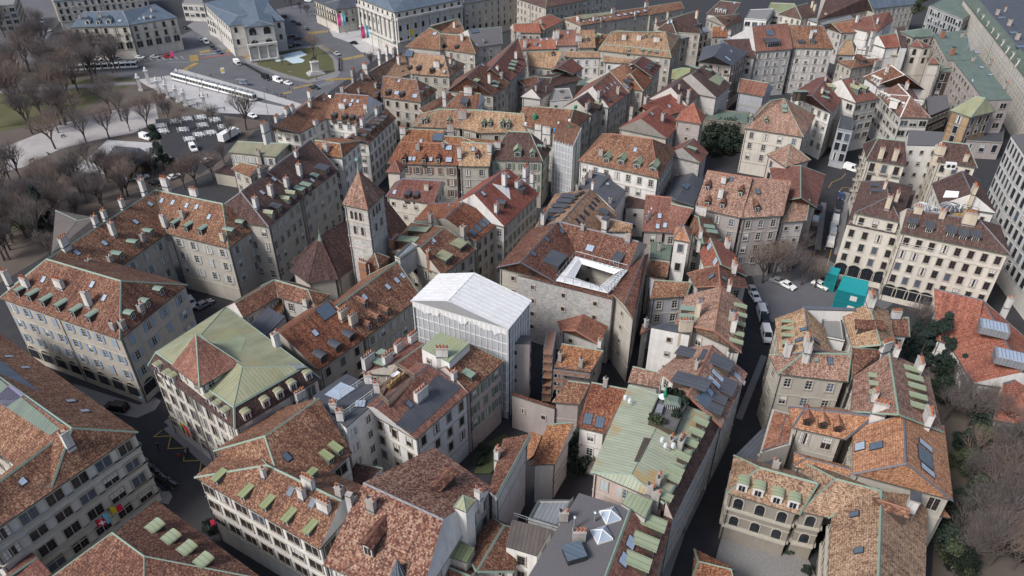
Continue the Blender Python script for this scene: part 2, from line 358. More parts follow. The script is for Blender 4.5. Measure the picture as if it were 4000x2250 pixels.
# ------------------------------------------------------------------ buildings
ALL = []            # triangles for the line-of-sight test of windows
PENDING = []
WARN = []
def P2(s): return [tuple(float(q) for q in p.split(',')) for p in s.split()]
def plan(a): return Vector((a.x, a.y, 0))
def solve_ridge(t, px, A, Bv, he, pitch):
    r = ray(t, *px); ab = plan(Bv - A).normalized(); nn = Vector((-ab.y, ab.x, 0)); tp = math.tan(math.radians(pitch))
    lo, hi = he, he + 40
    for _ in range(50):
        m = (lo + hi) / 2; p = CAM + r * ((m - CAMH) / r.z); d = (p - A).dot(nn)
        if d <= 0 or (m - he) / max(d, 1e-6) > tp: hi = m
        else: lo = m
    return CAM + r * ((lo - CAMH) / r.z)
def inset(poly, d):
    n = len(poly); out = []
    for i in range(n):
        a, b, c = poly[i - 1], poly[i], poly[(i + 1) % n]
        e1 = plan(b - a); e2 = plan(c - b)
        if e1.length < 1e-4 or e2.length < 1e-4: out.append(b.copy()); continue
        e1.normalize(); e2.normalize()
        n1 = Vector((-e1.y, e1.x, 0)); n2 = Vector((-e2.y, e2.x, 0)); k = n1 + n2
        k = k / max(k.length_squared / 2, .35)
        out.append(b + k * d)
    return out
def face_n(p):
    return (p[1] - p[0]).cross(p[2] - p[0]).normalized() if len(p) == 3 else (p[2] - p[0]).cross(p[3] - p[1]).normalized()
def roof_uv(pts, off):
    n = face_n(pts); v = Vector((0, 0, 1)) - n * n.z
    if v.length < .05: v = plan(pts[-1] - pts[0]); 
    v = v.normalized(); u = v.cross(n)
    return [(p.dot(u) + off[0], p.dot(v) + off[1]) for p in pts]
def B(label, cat, t, wings, roof='tile_mix', wall='stone', he=16, p=38, win='plain', rc='cap_green', ch='', dm='', dt='cb', sk='', cm='grey', fl=3.5, sp=3.1, name='town_house',
      mans=None, oh=.45, z0=-.6, patch='', sh='shutter_grey', rows=None, top=1.0, wfaces=True, shop=None, group=None, gut='gutter', cornice=True, courses=False):
    wall = 'wall_' + wall if 'wall_' + wall in MATS else wall
    D = []; rb = MB(); wb = MB(); off = (R.uniform(0, 500), R.uniform(0, 500)); cand = []
    for ws in wings.split('//'):
        hip = False; h = he; pit = p; rm = roof; shed = False; wm = wall; ov = oh; ms = mans; zb = z0; wn = win; flat = False
        if '@' in ws:
            ws, opt = ws.split('@')
            for q in opt.split():
                if q == 's': shed = True
                elif q == 'f': flat = True
                elif q == 'hip': hip = True
                else:
                    k, v = q.split('=')
                    if k == 'he': h = float(v)
                    elif k == 'p': pit = float(v)
                    elif k == 'r': rm = v
                    elif k == 'w': wm = 'wall_' + v if 'wall_' + v in MATS else v
                    elif k == 'oh': ov = float(v)
                    elif k == 'm': ms = tuple(float(x) for x in v.split(',')) if v != '0' else None
                    elif k == 'z': zb = float(v)
                    elif k == 'win': wn = v
        es, rs = (ws.split('|') + [''])[:2]; ep = P2(es); rp = P2(rs)
        E = [at(t, x, y, h) for x, y in ep]
        faces = []
        hl = []
        if not rp:
            if len(E) == 2: raise ValueError(label)
            if len(E) == 3: E.append(E[0] + E[2] - E[1])
            base = E
            faces.append((list(E), 'roof'))
        elif shed:
            Rg = [solve_ridge(t, q, E[0], E[1], h, pit) for q in rp]
            zz = sum(q.z for q in Rg) / len(Rg); Rg = [at(t, *q, zz) for q in rp]
            if len(Rg) == 1: Rg = [Rg[0], Rg[0]]
            faces.append(([E[0], E[1], Rg[1], Rg[0]], 'roof'))
            base = [E[0], E[1], Vector((Rg[1].x, Rg[1].y, h)), Vector((Rg[0].x, Rg[0].y, h))]
            faces.append(([base[2], base[3], Rg[0], Rg[1]], 'wall')); faces.append(([base[1], base[2], Rg[1]], 'wall')); faces.append(([base[3], base[0], Rg[0]], 'wall'))
            hl.append((Rg[0], Rg[1])); E = base
        else:
            low = None
            E0 = E
            ups = None
            if ms:
                if len(E) == 3: E = E + [E[0] + E[2] - E[1]]
                if len(E) == 2: raise ValueError('mansard needs 3+ corners ' + label)
                low = E; ups = [q + Vector((0, 0, ms[0])) for q in inset(E, ms[1])]; E = ups
            hh = E[0].z
            Rg = [solve_ridge(t, q, E[0], E[1], hh, pit) for q in rp]
            zz = sum(q.z for q in Rg) / len(Rg); Rg = [at(t, *q, zz) for q in rp]
            if len(Rg) == 1: Rg = [Rg[0], Rg[0]]; single = True
            else: single = False
            if len(E) == 2:
                d = plan(Rg[1] - Rg[0]) if not single else plan(E[1] - E[0]); d.normalize()
                def refl(q):
                    v = plan(q - Rg[0]); v = d * v.dot(d) * 2 - v; o = plan(Rg[0]) + v; o.z = hh; return o
                E = [E[0], E[1], refl(E[1]), refl(E[0])]
            elif len(E) == 3: E = E + [E[0] + E[2] - E[1]]
            A_, B_, C_, D_ = E
            fs = [[A_, B_, Rg[1], Rg[0]], [B_, C_, Rg[1]], [C_, D_, Rg[0], Rg[1]], [D_, A_, Rg[0]]]
            if single: fs = [[A_, B_, Rg[0]], [B_, C_, Rg[0]], [C_, D_, Rg[0]], [D_, A_, Rg[0]]]
            for k, q in enumerate(fs):
                n = face_n(q)
                faces.append((q, 'wall' if (len(q) == 3 and abs(n.z) < .42 and not hip) else 'roof'))
            hl.append((Rg[0], Rg[1]))
            for c, r_ in ((A_, 0), (B_, 1), (C_, 1), (D_, 0)):
                k1 = faces[1][1] if r_ == 1 else faces[3][1]
                if k1 == 'roof': hl.append((c, Rg[r_]))
            if low:
                for i in range(4):
                    j = (i + 1) % 4; faces.append(([low[i], low[j], ups[j], ups[i]], 'mans')); hl.append((ups[i], ups[j]))
                    hl.append((low[i], ups[i]))
                E = low
            base = E
        # make sure the eaves run counter-clockwise
        area = sum(base[i].x * base[(i + 1) % len(base)].y - base[(i + 1) % len(base)].x * base[i].y for i in range(len(base)))
        if area < 0: WARN.append('clockwise ' + label)
        for pts, k in faces:
            n = face_n(pts)
            if k in ('roof', 'mans'):
                if n.z < 0: pts = pts[::-1]
                mm = rm if k == 'roof' else (ms[2] if len(ms) > 2 and isinstance(ms[2], str) else roof2.get(label, 'tile_dark'))
                rb.face(pts, mm, roof_uv(pts, off)); D.append((pts, face_n(pts)))
            else:
                wb.face(pts, wm)
        for a, b in hl: rb.bar(a, b, .42, .1, rc)
        foot = inset(base, ov if rp else .02)
        zt = base[0].z
        n = len(base)
        for i in range(n):
            a, b = base[i], base[(i + 1) % n]
            dn = Vector((0, 0, -.24)); rb.face([a + dn, b + dn, b, a], gut)
            c, d = foot[i], foot[(i + 1) % n]
            if rp: wb.face([c + dn, d + dn, b + dn, a + dn][::-1], wm)
            lo1 = Vector((c.x, c.y, zb)); lo2 = Vector((d.x, d.y, zb)); hi1 = Vector((c.x, c.y, zt - .02)); hi2 = Vector((d.x, d.y, zt - .02))
            wb.face([lo1, lo2, hi2, hi1], wm)
            ev = plan(d - c); L = ev.length
            if L < .5: continue
            ev.normalize(); nn = Vector((ev.y, -ev.x, 0)); mid = (c + d) / 2
            if cornice and L > 3 and rp:
                for zz_, hh_, pr in [(zt - .55, .3, .22), (zt - fl * 1.0 - 1.0, .14, .1), (zb + 4.6, .18, .12)] + ([(zt - top - 2.75 - fl * k_, .4, .42) for k_ in range(5)] if courses else []):
                    if zz_ < zb + 2: continue
                    # string courses
                    q1, q2 = Vector((c.x, c.y, zz_)), Vector((d.x, d.y, zz_)); o_ = nn * pr; up = Vector((0, 0, hh_))
                    wb.face([q1 + o_, q2 + o_, q2 + o_ + up, q1 + o_ + up], 'trim'); wb.face([q1 + o_ + up, q2 + o_ + up, q2 + up, q1 + up], 'trim'); wb.face([q1, q2, q2 + o_, q1 + o_], 'trim')
            if nn.dot(CAM - mid) > 0 and L > 5 and rp:
                for k_ in ([.35] if L < 25 else [.3, L / 2]):
                    q1 = c + ev * k_ + nn * .14; wb.tube((q1.x, q1.y, zb), (q1.x, q1.y, zt - .3), .075, .075, 'gutter_dark', 5, False)
            if wn and nn.dot(CAM - mid) > 0 and L > 2.2:
                cand.append((c.copy(), ev.copy(), nn.copy(), L, zt, zb, wn))
        if not rp and flat is False and len(base) >= 3:      # parapet of a flat roof
            for i in range(n):
                a, b = base[i], base[(i + 1) % n]; q = inset(base, .3); c, d = q[i], q[(i + 1) % n]; up = Vector((0, 0, .35))
                wb.face([a, b, b + up, a + up], wm); wb.face([a + up, b + up, d + up, c + up], gut); wb.face([d, c, c + up, d + up], wm)
    allp = [q for pts, _ in D for q in pts]
    cx = sum(q.x for q in allp) / len(allp); cy = sum(q.y for q in allp) / len(allp); O = Vector((cx, cy, 0))
    def hit(x, y, tol=.02):
        r = ray(t, x, y); best = None
        for pts, n in D:
            dn = r.dot(n)
            if abs(dn) < 1e-6: continue
            k = (pts[0] - CAM).dot(n) / dn; q = CAM + r * k
            m = len(pts); c = sum(pts, Vector()) / m; ok = True
            for i in range(m):
                a, b = pts[i], pts[(i + 1) % m]
                e = (b - a); 
                if (e.cross(q - a)).dot(n) < -tol * e.length: ok = False; break
            if ok and n.z > .05 and (best is None or k < best[0]): best = (k, q, n)
        return best
    for pp in patch.split('/') if patch else []:
        mn, pts = pp.split(':'); q = [hit(x, y) or hit(x, y, .8) or hit(x, y, 2.5) for x, y in P2(pts)]
        if any(k is None for k in q): WARN.append(f'patch off roof {label} {[int(k is not None) for k in q]}')
        q = [k for k in q if k]
        if len(q) >= 3:
            n = max((k[2] for k in q), key=lambda a: sum((a - k[2]).length < .01 for k in q)); q.sort(key=lambda k: 0 if (k[2] - n).length < .01 else 0)
            p0 = next(k for k in q if (k[2] - n).length < .01); pl = [k[1] - n * ((k[1] - p0[1]).dot(n)) + n * .05 for k in q]
            if face_n(pl).z < 0: pl = pl[::-1]
            rb.face(pl, mn, roof_uv(pl, off))
            for i in range(len(pl)):
                a, b = pl[i], pl[(i + 1) % len(pl)]; rb.face([a - n * .08, b - n * .08, b, a], mn)
    rt = root(name, label, cat, O, 0, group)
    wo = link('wall', wb.mesh('wall', O), rt); ro = link('roof', rb.mesh('roof', O), rt)
    for mb in (wb, rb):
        for f in mb.f: ALL.append([Vector(mb.v[i]) for i in f])
    def each(s):
        for q in s.split():
            k = q.split(':'); x, y = k[0].split(','); yield float(x), float(y), (k[1] if len(k) > 1 else None)
    for x, y, k in each(ch):
        hq = hit(x, y) or hit(x, y, 1.2) or hit(x, y, 2.6)
        if not hq: WARN.append(f'chimney off roof {label[:40]} {x},{y}'); continue
        n = hq[2]; a = math.atan2(n.x, -n.y) if abs(n.x) + abs(n.y) > .02 else 0
        k = k or 'm'; rot = 0
        if k.endswith('r'): k = k[:-1]; rot = math.pi / 2
        mm = cm
        if len(k) > 1: mm = dict(w='white', g='grey', c='cream', b='brick')[k[1]]; k = k[0]
        me = chimney_me(k, mm)
        link('flue' if k == 'p' else 'chimney', me, ro, hq[1] - O, a + rot, (R.uniform(.9, 1.1), R.uniform(.9, 1.1), R.uniform(.85, 1.2)))
    for x, y, k in each(dm):
        hq = hit(x, y) or hit(x, y, .6)
        if not hq: WARN.append(f'dormer off roof {label[:40]} {x},{y}'); continue
        n = hq[2]; a = math.atan2(n.x, -n.y); k = k or dt; s = 1.0
        if '*' in k: k, s = k.split('*'); k = k or dt; s = float(s)
        link('dormer', dormer_me(k), ro, hq[1] - O, a, s)
    for x, y, k in each(sk):
        hq = hit(x, y) or hit(x, y, .5)
        if not hq: WARN.append(f'skylight off roof {label[:40]} {x},{y}'); continue
        n = hq[2]; a = math.atan2(n.x, -n.y); tilt = math.acos(max(-1, min(1, n.z)))
        M = Matrix.Rotation(a, 3, 'Z') @ Matrix.Rotation(tilt, 3, 'X')
        link('skylight', skylight_me(k or 'n'), ro, hq[1] - O, M.to_euler())
    PENDING.append((rt, O, cand, fl, sp, sh, rows, top, shop))
    return rt, ro, O, hit
roof2 = {}
def build_windows():
    vs = []; ps = []
    for f in ALL:
        i = len(vs); vs += f; ps.append(tuple(range(i, i + len(f))))
    bvh = BVHTree.FromPolygons(vs, ps)
    eyes = [CAM, CAM + Vector((7, 0, 0)), CAM + Vector((-7, 0, 0))]
    tot = 0
    for rt, O, cand, fl, sp, sh, rows, top, shop in PENDING:
        cnt = 0; over = []
        cand.sort(key=lambda c: -c[3])
        for c, ev, nn, L, zt, zb, win in cand:
            st = win; shut = st == 'shut'
            nr = rows or max(1, int((zt - max(zb, 0) - top - .6) / fl)); ncol = max(1, round((L - 1.0) / sp))
            a = math.atan2(nn.x, -nn.y)
            for r in range(nr):
                z = zt - top - 1.15 - r * fl
                s2 = st
                if shop and r == nr - 1: s2 = shop
                if z - 1.2 < zb: continue
                for i in range(ncol):
                    q = c + ev * (L * (i + .5) / ncol); q = Vector((q.x, q.y, z)) + nn * .02
                    vis = False
                    for e in eyes:
                        d = q + nn * .25 - e; h = bvh.ray_cast(e, d.normalized(), d.length - .05)
                        if h[0] is None: vis = True; break
                    if vis and cnt >= 100:
                        over.append((window_me(s2), Matrix.Translation(q - O) @ Matrix.Rotation(a, 4, 'Z'))); continue
                    if not vis: continue
                    cnt += 1; tot += 1
                    w = link('window', window_me(s2, rng((round(q.x, 1), round(z, 1))).choice((0, 0, 0, 0, 1, 2, 3))), rt, q - O, a)
                    if shut and s2 == st:
                        if rng((q.x, z)).random() < .12:
                            for k in (-1, 1): link('shutter', shutter_me(sh), w, (k * .27, -.03, 0))
                        else:
                            for k in (-1, 1): link('shutter', shutter_me(sh), w, (k * 1.03, -.02, 0))
        if over:
            bm = bmesh.new()
            mats_ = []
            for me, M in over:
                k0 = len(bm.faces); bm.from_mesh(me); bm.faces.ensure_lookup_table(); vs_ = {v for f in bm.faces[k0:] for v in f.verts}
                for v in vs_: v.co = M @ v.co
                for f in bm.faces[k0:]:
                    m_ = me.materials[f.material_index]
                    if m_ not in mats_: mats_.append(m_)
                    f.material_index = mats_.index(m_)
            nm = bpy.data.meshes.new('window'); bm.to_mesh(nm); bm.free()
            for m_ in mats_: nm.materials.append(m_)
            tag(link('window', nm, rt), kind='stuff')
    print('windows', tot)
# ------------------------------------------------------------------ light
w = bpy.data.worlds.new('World'); sc.world = w; w.use_nodes = True
sky = w.node_tree.nodes.new('ShaderNodeTexSky'); sky.sky_type = 'NISHITA'; sky.sun_disc = False
SUN = Vector((-.7, -.5, .85)).normalized()
sky.sun_elevation = math.asin(SUN.z); sky.sun_rotation = math.atan2(SUN.x, SUN.y); sky.air_density = 1.0; sky.dust_density = 3.0; sky.ozone_density = 1.0
bg = w.node_tree.nodes['Background']; bg.inputs[1].default_value = .1; w.node_tree.links.new(sky.outputs[0], bg.inputs[0])
sl = bpy.data.lights.new('sun', 'SUN'); sl.energy = 2.0; sl.angle = math.radians(15); sl.color = (1, .985, .97)
so = bpy.data.objects.new('sun', sl); COL.objects.link(so); so.rotation_euler = SUN.to_track_quat('Z', 'Y').to_euler()
sc.view_settings.view_transform = 'Standard'; sc.view_settings.look = 'None'; sc.view_settings.exposure = 0.62; sc.view_settings.gamma = 1
TH = 'town house'
T00, T10, T20, T30 = (0, 0), (1, 0), (2, 0), (3, 0)
T01, T11, T21, T31 = (0, 1), (1, 1), (2, 1), (3, 1)
T02, T12, T22, T32 = (0, 2), (1, 2), (2, 2), (3, 2)
T03, T13, T23, T33 = (0, 3), (1, 3), (2, 3), (3, 3)
plain('wall_sheet', (.36, .37, .39), .15, 1)
tile_mat('tile_rose', [(.07, .04, .036), (.17, .09, .07), (.27, .15, .11), (.36, .22, .16), (.5, .36, .27)])
# --- lower left
B('long stone town hall with mottled tiled roof, green metal strips and purple cover', 'town hall', T03,
  '-200,1090 1385,0|-200,640 720,-40 // 1385,0 -200,-1130|720,-40 -300,-760', wall='paris', he=16.5, p=33, win='pair', fl=3.75, sp=4.0, name='town_hall', rows=4, top=.6, courses=True,
  ch='705,150:tw', sk='220,495:n 90,-750:n 255,-640:n 710,-305:n 850,-205:n',
  patch='slate:-20,-735 690,-170 610,-40 -20,-560/copper_dark:-20,-540 600,-30 500,40 -20,-300/purple_tarp:120,-463 245,-367 60,-240 -60,-330')
B('hipped tiled roof with green ridges and four round copper vents, bottom left', TH, T03, '2650,1480 1560,680 360,1570|1450,1250 1125,1010', he=13, p=30,
  dm='1620,950:cv 1780,1060:cv 1940,1170:cv 2105,1290:cv', wall='stone')
B('low brown roof wedge with a green ridge beside the vented roof', 'annexe', T03, '-60,1640 520,1430|60,1470 370,1260', he=8, p=25, wall='stone', roof='tile_red', win=None)
B('hipped tiled mansion with six barrel dormers in a row and open blue shutters, far left', 'mansion', T01,
  '-10,1550 1205,1970 1890,1415|470,1155 1215,1375', he=17, win='shut', fl=3.9, sp=4.2, sh='shutter_blue', name='mansion', rows=4, top=.9, shop='archs', p=36,
  ch='100,1420:tw 270,1440:lw 610,1448:lw 900,1630:tw 1150,1870:m 1240,1850:m 1430,1690:m',
  dm='185,1540:cb 305,1585:cb 440,1640:cb 590,1690:cb 745,1745:cb 900,1800:cb 1350,1760:cb 1500,1640:cb 1640,1520:cb', sk='930,1415:n 1050,1550:n 440,1365:n')
B('long L shaped mansion with tiled roof and barrel dormers, behind the six dormer mansion', 'mansion', T01,
  '760,1560 1680,900|470,1155 1560,460 // 1680,900 2300,1050 2711,735|1560,460 2240,600', he=16, win='shut', fl=3.7, sp=4.2, sh='shutter_grey', name='mansion', p=36,
  ch='1150,920:tw 660,1030:lw 1240,640:mw 1450,480:tw 1670,430:lw 910,1230:m 1120,1190:m 1450,980:m 1670,840:tw 1845,745:mg 2250,980:mc 970,810:mw 1060,750:mw 1960,525:lw',
  dm='1540,930:cb 1390,1040:cb 1235,1160:cb 1745,855:cb 1875,885:cb 2020,920:cb 2360,920:cb 2460,840:cb', sk='1510,605:n 1365,785:n 1050,1000:n 775,1095:n 1630,570:n 1740,590:n 1880,620:n 1980,635:n 2105,735:n')
B('low glazed grey roof behind the long mansion ridge', 'glass roof', T01, '520,1100 950,850|780,770 965,735', he=11, p=25, roof='zinc_brown', wall='stone', win=None, rc='cap_green')
# --- copper building on the corner
mk = ('tile_dark',)
B('pale stone corner building under a pale green copper mansard', 'corner building', T02, '1485,780 2360,1420 3226,905 2330,230|2020,480 2440,800', roof='copper', he=17, p=17, wall='paris', win='big', fl=3.7, sp=2.9,
  mans=(2.8, 1.6, 'tile_dark'), dm='1590,845:cw 1680,930:cw 1735,960:cw 2100,1170:cw 2180,1240:cw 2260,1310:cw 2500,1325:cw 2690,1200:cw 2830,1115:cw 2960,1030:cw 3116,925:cw', name='corner_building', rows=5, cm='white', ch='3030,1120:l', patch='copper_pale:2130,560 2330,400 2480,520 2420,650/zinc_pale:2900,760 3020,690 3100,800 2980,840')
B('dark tiled pyramid pavilion with green ribs on the copper roof', 'pavilion', T02, '1725,785 2010,1000 2425,757|1975,465', roof='tile_red', he=21.5, p=40, wall='paris', win='plain', z0=17, oh=.5, rows=1, top=.2, name='roof_pavilion', cornice=False)
B('brown tiled house with three zinc dormers and a large roof window', TH, T12, '630,830 1105,500|235,455 750,120', he=15, win='brown', dt='zb', roof='tile_rust', wall='stone', rc='cap_tile', p=36,
  ch='215,590:tw', dm='690,745 840,640 975,535', sk='595,455 705,235:x')
B('mossy tiled house with little tiled dormers, left of the white tent roof', TH, T12, '1105,500 1660,90|810,180 1420,-270', he=15, win='shut', p=36, cm='cream', ch='885,300:l 985,365:l',
  dm='1110,200:gt 1335,280:gt 1235,350:gt 1150,420:gt', sk='1090,95 1475,-120 1415,-75 1325,-10', sh='shutter_grey', wall='stone')
B('L shaped mottled roof around a yard behind the big roof window', TH, 'o', '612,800 707,742|590,762 690,703 // 700,748 792,772|690,703 775,728', he=12.5, p=32, wall='plaster', ch='770,770:mw')
B('orange tiled annexe with a white dormer in the small yard', 'annexe', 'o', '615,815 700,800|640,762 722,750@s', he=9, p=28, roof='tile_rust', dm='668,790:gt', wall='stone')
B('grey metal sheds roof beside the pale copper roof', 'annexe', 'o', '603,838 655,860 718,795 672,772@f', he=13, roof='zinc', wall='plaster')
# --- cluster with terrace
B('white house with dark zinc roof, railings and glass skylight', TH, T12, '575,1090 905,1405 1310,1055 910,865@f', he=18, roof='zinc', wall='white', win='white', patch='glass_sky:690,1075 855,950 1000,1015 830,1130',
  ch='790,1250:mw 855,1335:mw 1225,1055:mw 1140,960:mw', sk='1050,1170:l')
B('house with a long zinc lean-to roof and four pot white chimney', TH, T12, '1610,1528 2150,1045|1195,1205 1740,770', he=15.5, roof='tile_red', wall='white', win='brown', p=33, rc='cap_zinc', cm='white',
  ch='1665,1115:x 1995,925:m', sk='1540,1170:d', patch='zinc:1405,1375 1570,1470 2080,990 1820,870')
B('caged wooden roof terrace box above the tiled house', 'roof terrace', T12, '1250,1110 1340,1195 1600,925 1430,815', he=19.5, roof='wood_deck', wall='wood_dark', win=None, z0=13, name='roof_terrace', gut='frame_brown')
B('mottled roof house with pinkish wall above the small garden', TH, T12, '2140,1060 2500,735|1905,800 2150,560', he=15.5, wall='pink', win='shut', sh='shutter_green', dm='2180,930:gs')
B('block with flat pale green copper roof next to the white tent', TH, T12, '1665,605 1945,750 2150,555 1850,440@f', he=20.5, roof='copper_pale', wall='white', win='small', ch='1875,690:lw', gut='cap_green')
B('dark tiled house with white chimneys above the narrow street', TH, T12, '1590,895 1790,730 1500,490 1050,860|1390,770 1690,560', he=16, roof='tile_red', wall='stone', p=34, cm='white',
  ch='1140,800:x 1330,760:l 1440,640:l 1580,545:l', dm='1250,690:gs 1190,770:gs')
# --- white building bottom
B('white house with grey stone window bands and green capped dormers, bottom', TH, T13, '330,770 965,210|90,40 630,-338 // -620,455 640,1180|110,330 860,690', wall='white', win='pair', he=15.5, p=33, sp=3.6, fl=3.6,
  ch='535,560:l 470,670:m 690,790:l 85,460:s 845,640:mg', dm='85,800:hd 300,935:hd 515,1055:hd -400,530:hd -130,690:hd 760,315:hd 850,230:hd 600,430:hd', sk='310,255:d 350,600:d 570,715:d', cm='white')
B('tall grey chimney tower at the white house gable', 'chimney stack', T13, '885,640 945,660 975,610 915,590@f', he=22, wall='grey', roof='chimney_grey', win=None, z0=10, name='chimney_stack')
B('huge speckled brown roof with a pale ridge strip, bottom centre', 'hall', T13, '670,1340 1640,1730 2370,560 1790,155|1080,510 1880,880', he=15.5, p=34, wall='white', win='brown', rc='zinc_pale', name='hall', roof='tile_hall',
  ch='1165,780:mg 2235,670:mw', dm='1130,1240:gt*1.5 1960,500:gt*1.4')
B('stepped white house with a blank wall beside the speckled roof', TH, T13, '2480,70 2335,600|2750,20 2410,650@s', he=15.5, p=24, wall='white', win=None, ch='2420,270:mw')
B('white square stair tower with green copper pyramid cap', 'tower', T13, '1985,755 2110,808 2200,690|2078,635', he=21, p=30, wall='white', roof='copper', win=None, name='stair_tower', cornice=False, oh=.1)
B('brown roofs with pale green ridges, bottom edge centre', TH, T13, '1560,1430 2080,1640|1700,1265 2150,1445 // 2590,1400 2740,1010|2215,1400 2490,935', he=11, p=33, wall='white')
B('small olive metal roof hatch house below the stair tower', 'annexe', T13, '1945,1255 2110,1312 2195,1165 2035,1100@f', he=14, roof='copper_olive', wall='stone', win=None)
# --- middle yard
B('low house with bright red pantiles beside the rubble wall', TH, T22, '880,570 965,390 455,335 490,425|645,430 725,265', he=12, roof='tile_orange', wall='plaster', p=28, ch='880,600:mw', rc='cap_tile', win='small')
B('rust tiled low house with a scaffold against it', TH, T22, '430,800 790,850|500,560 920,635@s', he=11, p=24, roof='tile_rust', wall='mauve', win='small', ch='690,800:s 480,740:s')
B('small mottled lean-to roof above the garden wall', 'annexe', T22, '400,1150 680,1175|560,935 785,965@s', he=10, p=24, wall='mauve', win=None)
B('rust speckled lean-to roof with two blue roof windows', TH, T22, '650,1400 930,1465|800,950 1160,1020@s', he=11.5, p=26, roof='tile_rust', wall='white', win='white', sk='765,1320:b 885,1355:b', ch='935,1000:s')
B('orange brown roof above the pale yard house', 'annexe', T23, '190,335 430,325|360,-75 620,-95@s', he=10, p=26, roof='tile_rust', wall='white', win=None)
B('old garden wall capped with tiles and small barred windows', 'garden wall', T22, '0,1080 430,1215 440,1190 0,1050@f', he=8.5, roof='tile_mix', wall='mauve', win='small', name='garden_wall', rows=1, top=2)
B('tall bare grey house below the tent with few windows', TH, T22, '-120,560 180,560 190,480 -120,470@f', he=17, roof='gravel', wall='mauve', win='small')
# --- courtyard block
B('big tiled block round a court with rubble end wall', 'courtyard block', T21,
  '440,1390 690,1080 190,850 -150,1240|90,1190 450,800 // 630,1120 1170,1270|480,780 1275,980 // 1225,1770 1375,1100 1160,1270 1000,1500|1130,1620 1330,1120 // 60,1320 1010,1565 1060,1480 560,1395@f w=wall_rubble win=small',
  he=17, p=33, wall='wall_rubble' if 0 else 'stone', rc='cap_zinc', dt='zs', dm='500,1245:zl 1045,1215:zs', sk='785,1050:l 215,1290:d 350,960:d 215,1105:d 500,880:d', ch='710,870:s 1165,985:m', name='courtyard_block', win='small', sp=6)
B('tan tiled block with rows of dark roof lights on both slopes', TH, T21, '800,1000 1060,715 430,505 230,835|500,780 800,450', he=16, p=35, roof='tile_tan', rc='cap_zinc', dt='zs', dm='960,740 500,565 460,612 410,662 370,716 290,790', wall='stone',
  sk='660,775:k 705,740:k 745,695:k 795,640:k 825,605:k 855,565:k 455,730:k 505,690:k 550,640:k 595,590:k 630,555:k 665,515:k 695,490:k', ch='320,800:xw 810,465:sw')
B('small tan ridge roof with a big white rendered stack', TH, T21, '980,880 1190,885|850,720 1215,805', he=17, p=32, roof='tile_tan', wall='white', rc='cap_zinc', ch='935,850:bw')
B('plain pinkish roof slope with a steel flue cluster', TH, T21, '1310,878 1535,890|1345,510 1610,540', he=16, p=33, roof='tile_red', wall='mauve', ch='1370,760:p 1345,800:p 1395,740:p', sk='1485,725 1465,830', rc='cap_tile')
B('plain pinkish roof slope right of the steel flues', TH, T21, '1520,890 1680,905|1600,600 1830,650', he=16.5, p=33, roof='tile_red', wall='mauve', sk='1540,820', rc='cap_green')
B('brown twin slope house with a broad white chimney', TH, T21, '2110,960 2000,735 1770,690 1790,890|1925,1000 1880,735', he=16.5, p=33, wall='plaster', ch='1895,720:xw 1890,950:mw', dm='2020,880:gs 2050,930:gs')
B('white stair tower with stone quoins and orange pyramid roof', 'tower', T21, '1615,960 1795,990 1815,860|1727,812', he=19.5, p=40, roof='tile_orange', wall='white', win='brown', name='stair_tower', rc='cap_zinc', sp=8, fl=5, cornice=False)
B('flat dull green roof beside the quoined tower', 'annexe', T21, '1390,1140 1590,1170 1612,1000 1400,970@f', he=13, roof='copper_dark', wall='plaster', win=None, ch='1475,1080:s')
B('orange gabled roof with two white framed roof windows', TH, T21, '2360,1330 2190,1015 1885,1085 1930,1240|2110,1215 1995,945', he=16.5, p=33, roof='tile_salmon', wall='white', sk='1990,1035:l 2050,1185:l', ch='2160,1040:lw')
B('mottled gable with zinc strip above the tree-lined slope', TH, T21, '2375,1440 2335,1320 1760,1300 1850,1440|2100,1430 2080,1215', he=16, p=33, wall='plaster', ch='2225,1290:lw', sk='2010,1335:d 2130,1355:d', rc='cap_tile')
B('grey houses with lean roofs along the narrow alley', TH, T22, '1390,110 1750,85|1430,-80 1800,-55', he=14, p=33, wall='blueish', win='plain')
B('dark narrow yard house left of the quoined tower', TH, T21, '1340,1330 1560,1340|1390,1160 1590,1190', he=11, p=30, wall='plaster', win='small')
# --- right of the alley
B('house with pale left slope and copper parapet dormers', TH, T22, '2310,650 2365,180 1740,80 1640,350|2040,430 2115,-20', he=17, p=33, roof='tile_rose', wall='plaster', ch='1860,290:tc 2190,330:s 2220,420:xw 2180,20:lw', sk='1900,120:d 2230,245:d', dm='1700,250:gs 1690,330:gs 2340,240:gn 2340,330:gn 2325,420:gn 2310,520:gn 2300,600:gn', rc='cap_tile')
B('white rendered block with awning and broad chimney wall', TH, T22, '1400,395 1790,470 1800,400 1540,355@f', he=17.5, roof='zinc', wall='white', win='small', ch='1740,440:x', cm='cream', sp=9)
B('narrow stone house strip with a tiled verge and two pots', 'annexe', T22, '1285,470 1385,420|1310,370 1400,375@s', he=16, p=25, wall='stone', ch='1345,400:s', win=None)
B('speckled gable with zinc dormers and a blue roof window', TH, T22, '2110,1400 2372,862 1760,600 1480,830|1775,1090 2020,575', he=16.5, p=35, roof='tile_rose', wall='paris', win='shut', sh='trim_white', rc='cap_tile', dt='zs',
  dm='2180,870:zs*1.4 2235,1045 2205,1110 2130,1200 2090,1300 1640,985:zs*1.5 1670,700:zs*1.3', sk='2065,885:t 2030,950:t 1985,1045:t 2285,915:t 1930,1115:x 1870,635:d', ch='1850,830:s')
B('low speckled roof between the alley and the green copper roof', 'annexe', T22, '1165,950 1480,1010|1215,790 1515,860@s', he=9.5, p=26, roof='tile_rose', wall='plaster', win=None)
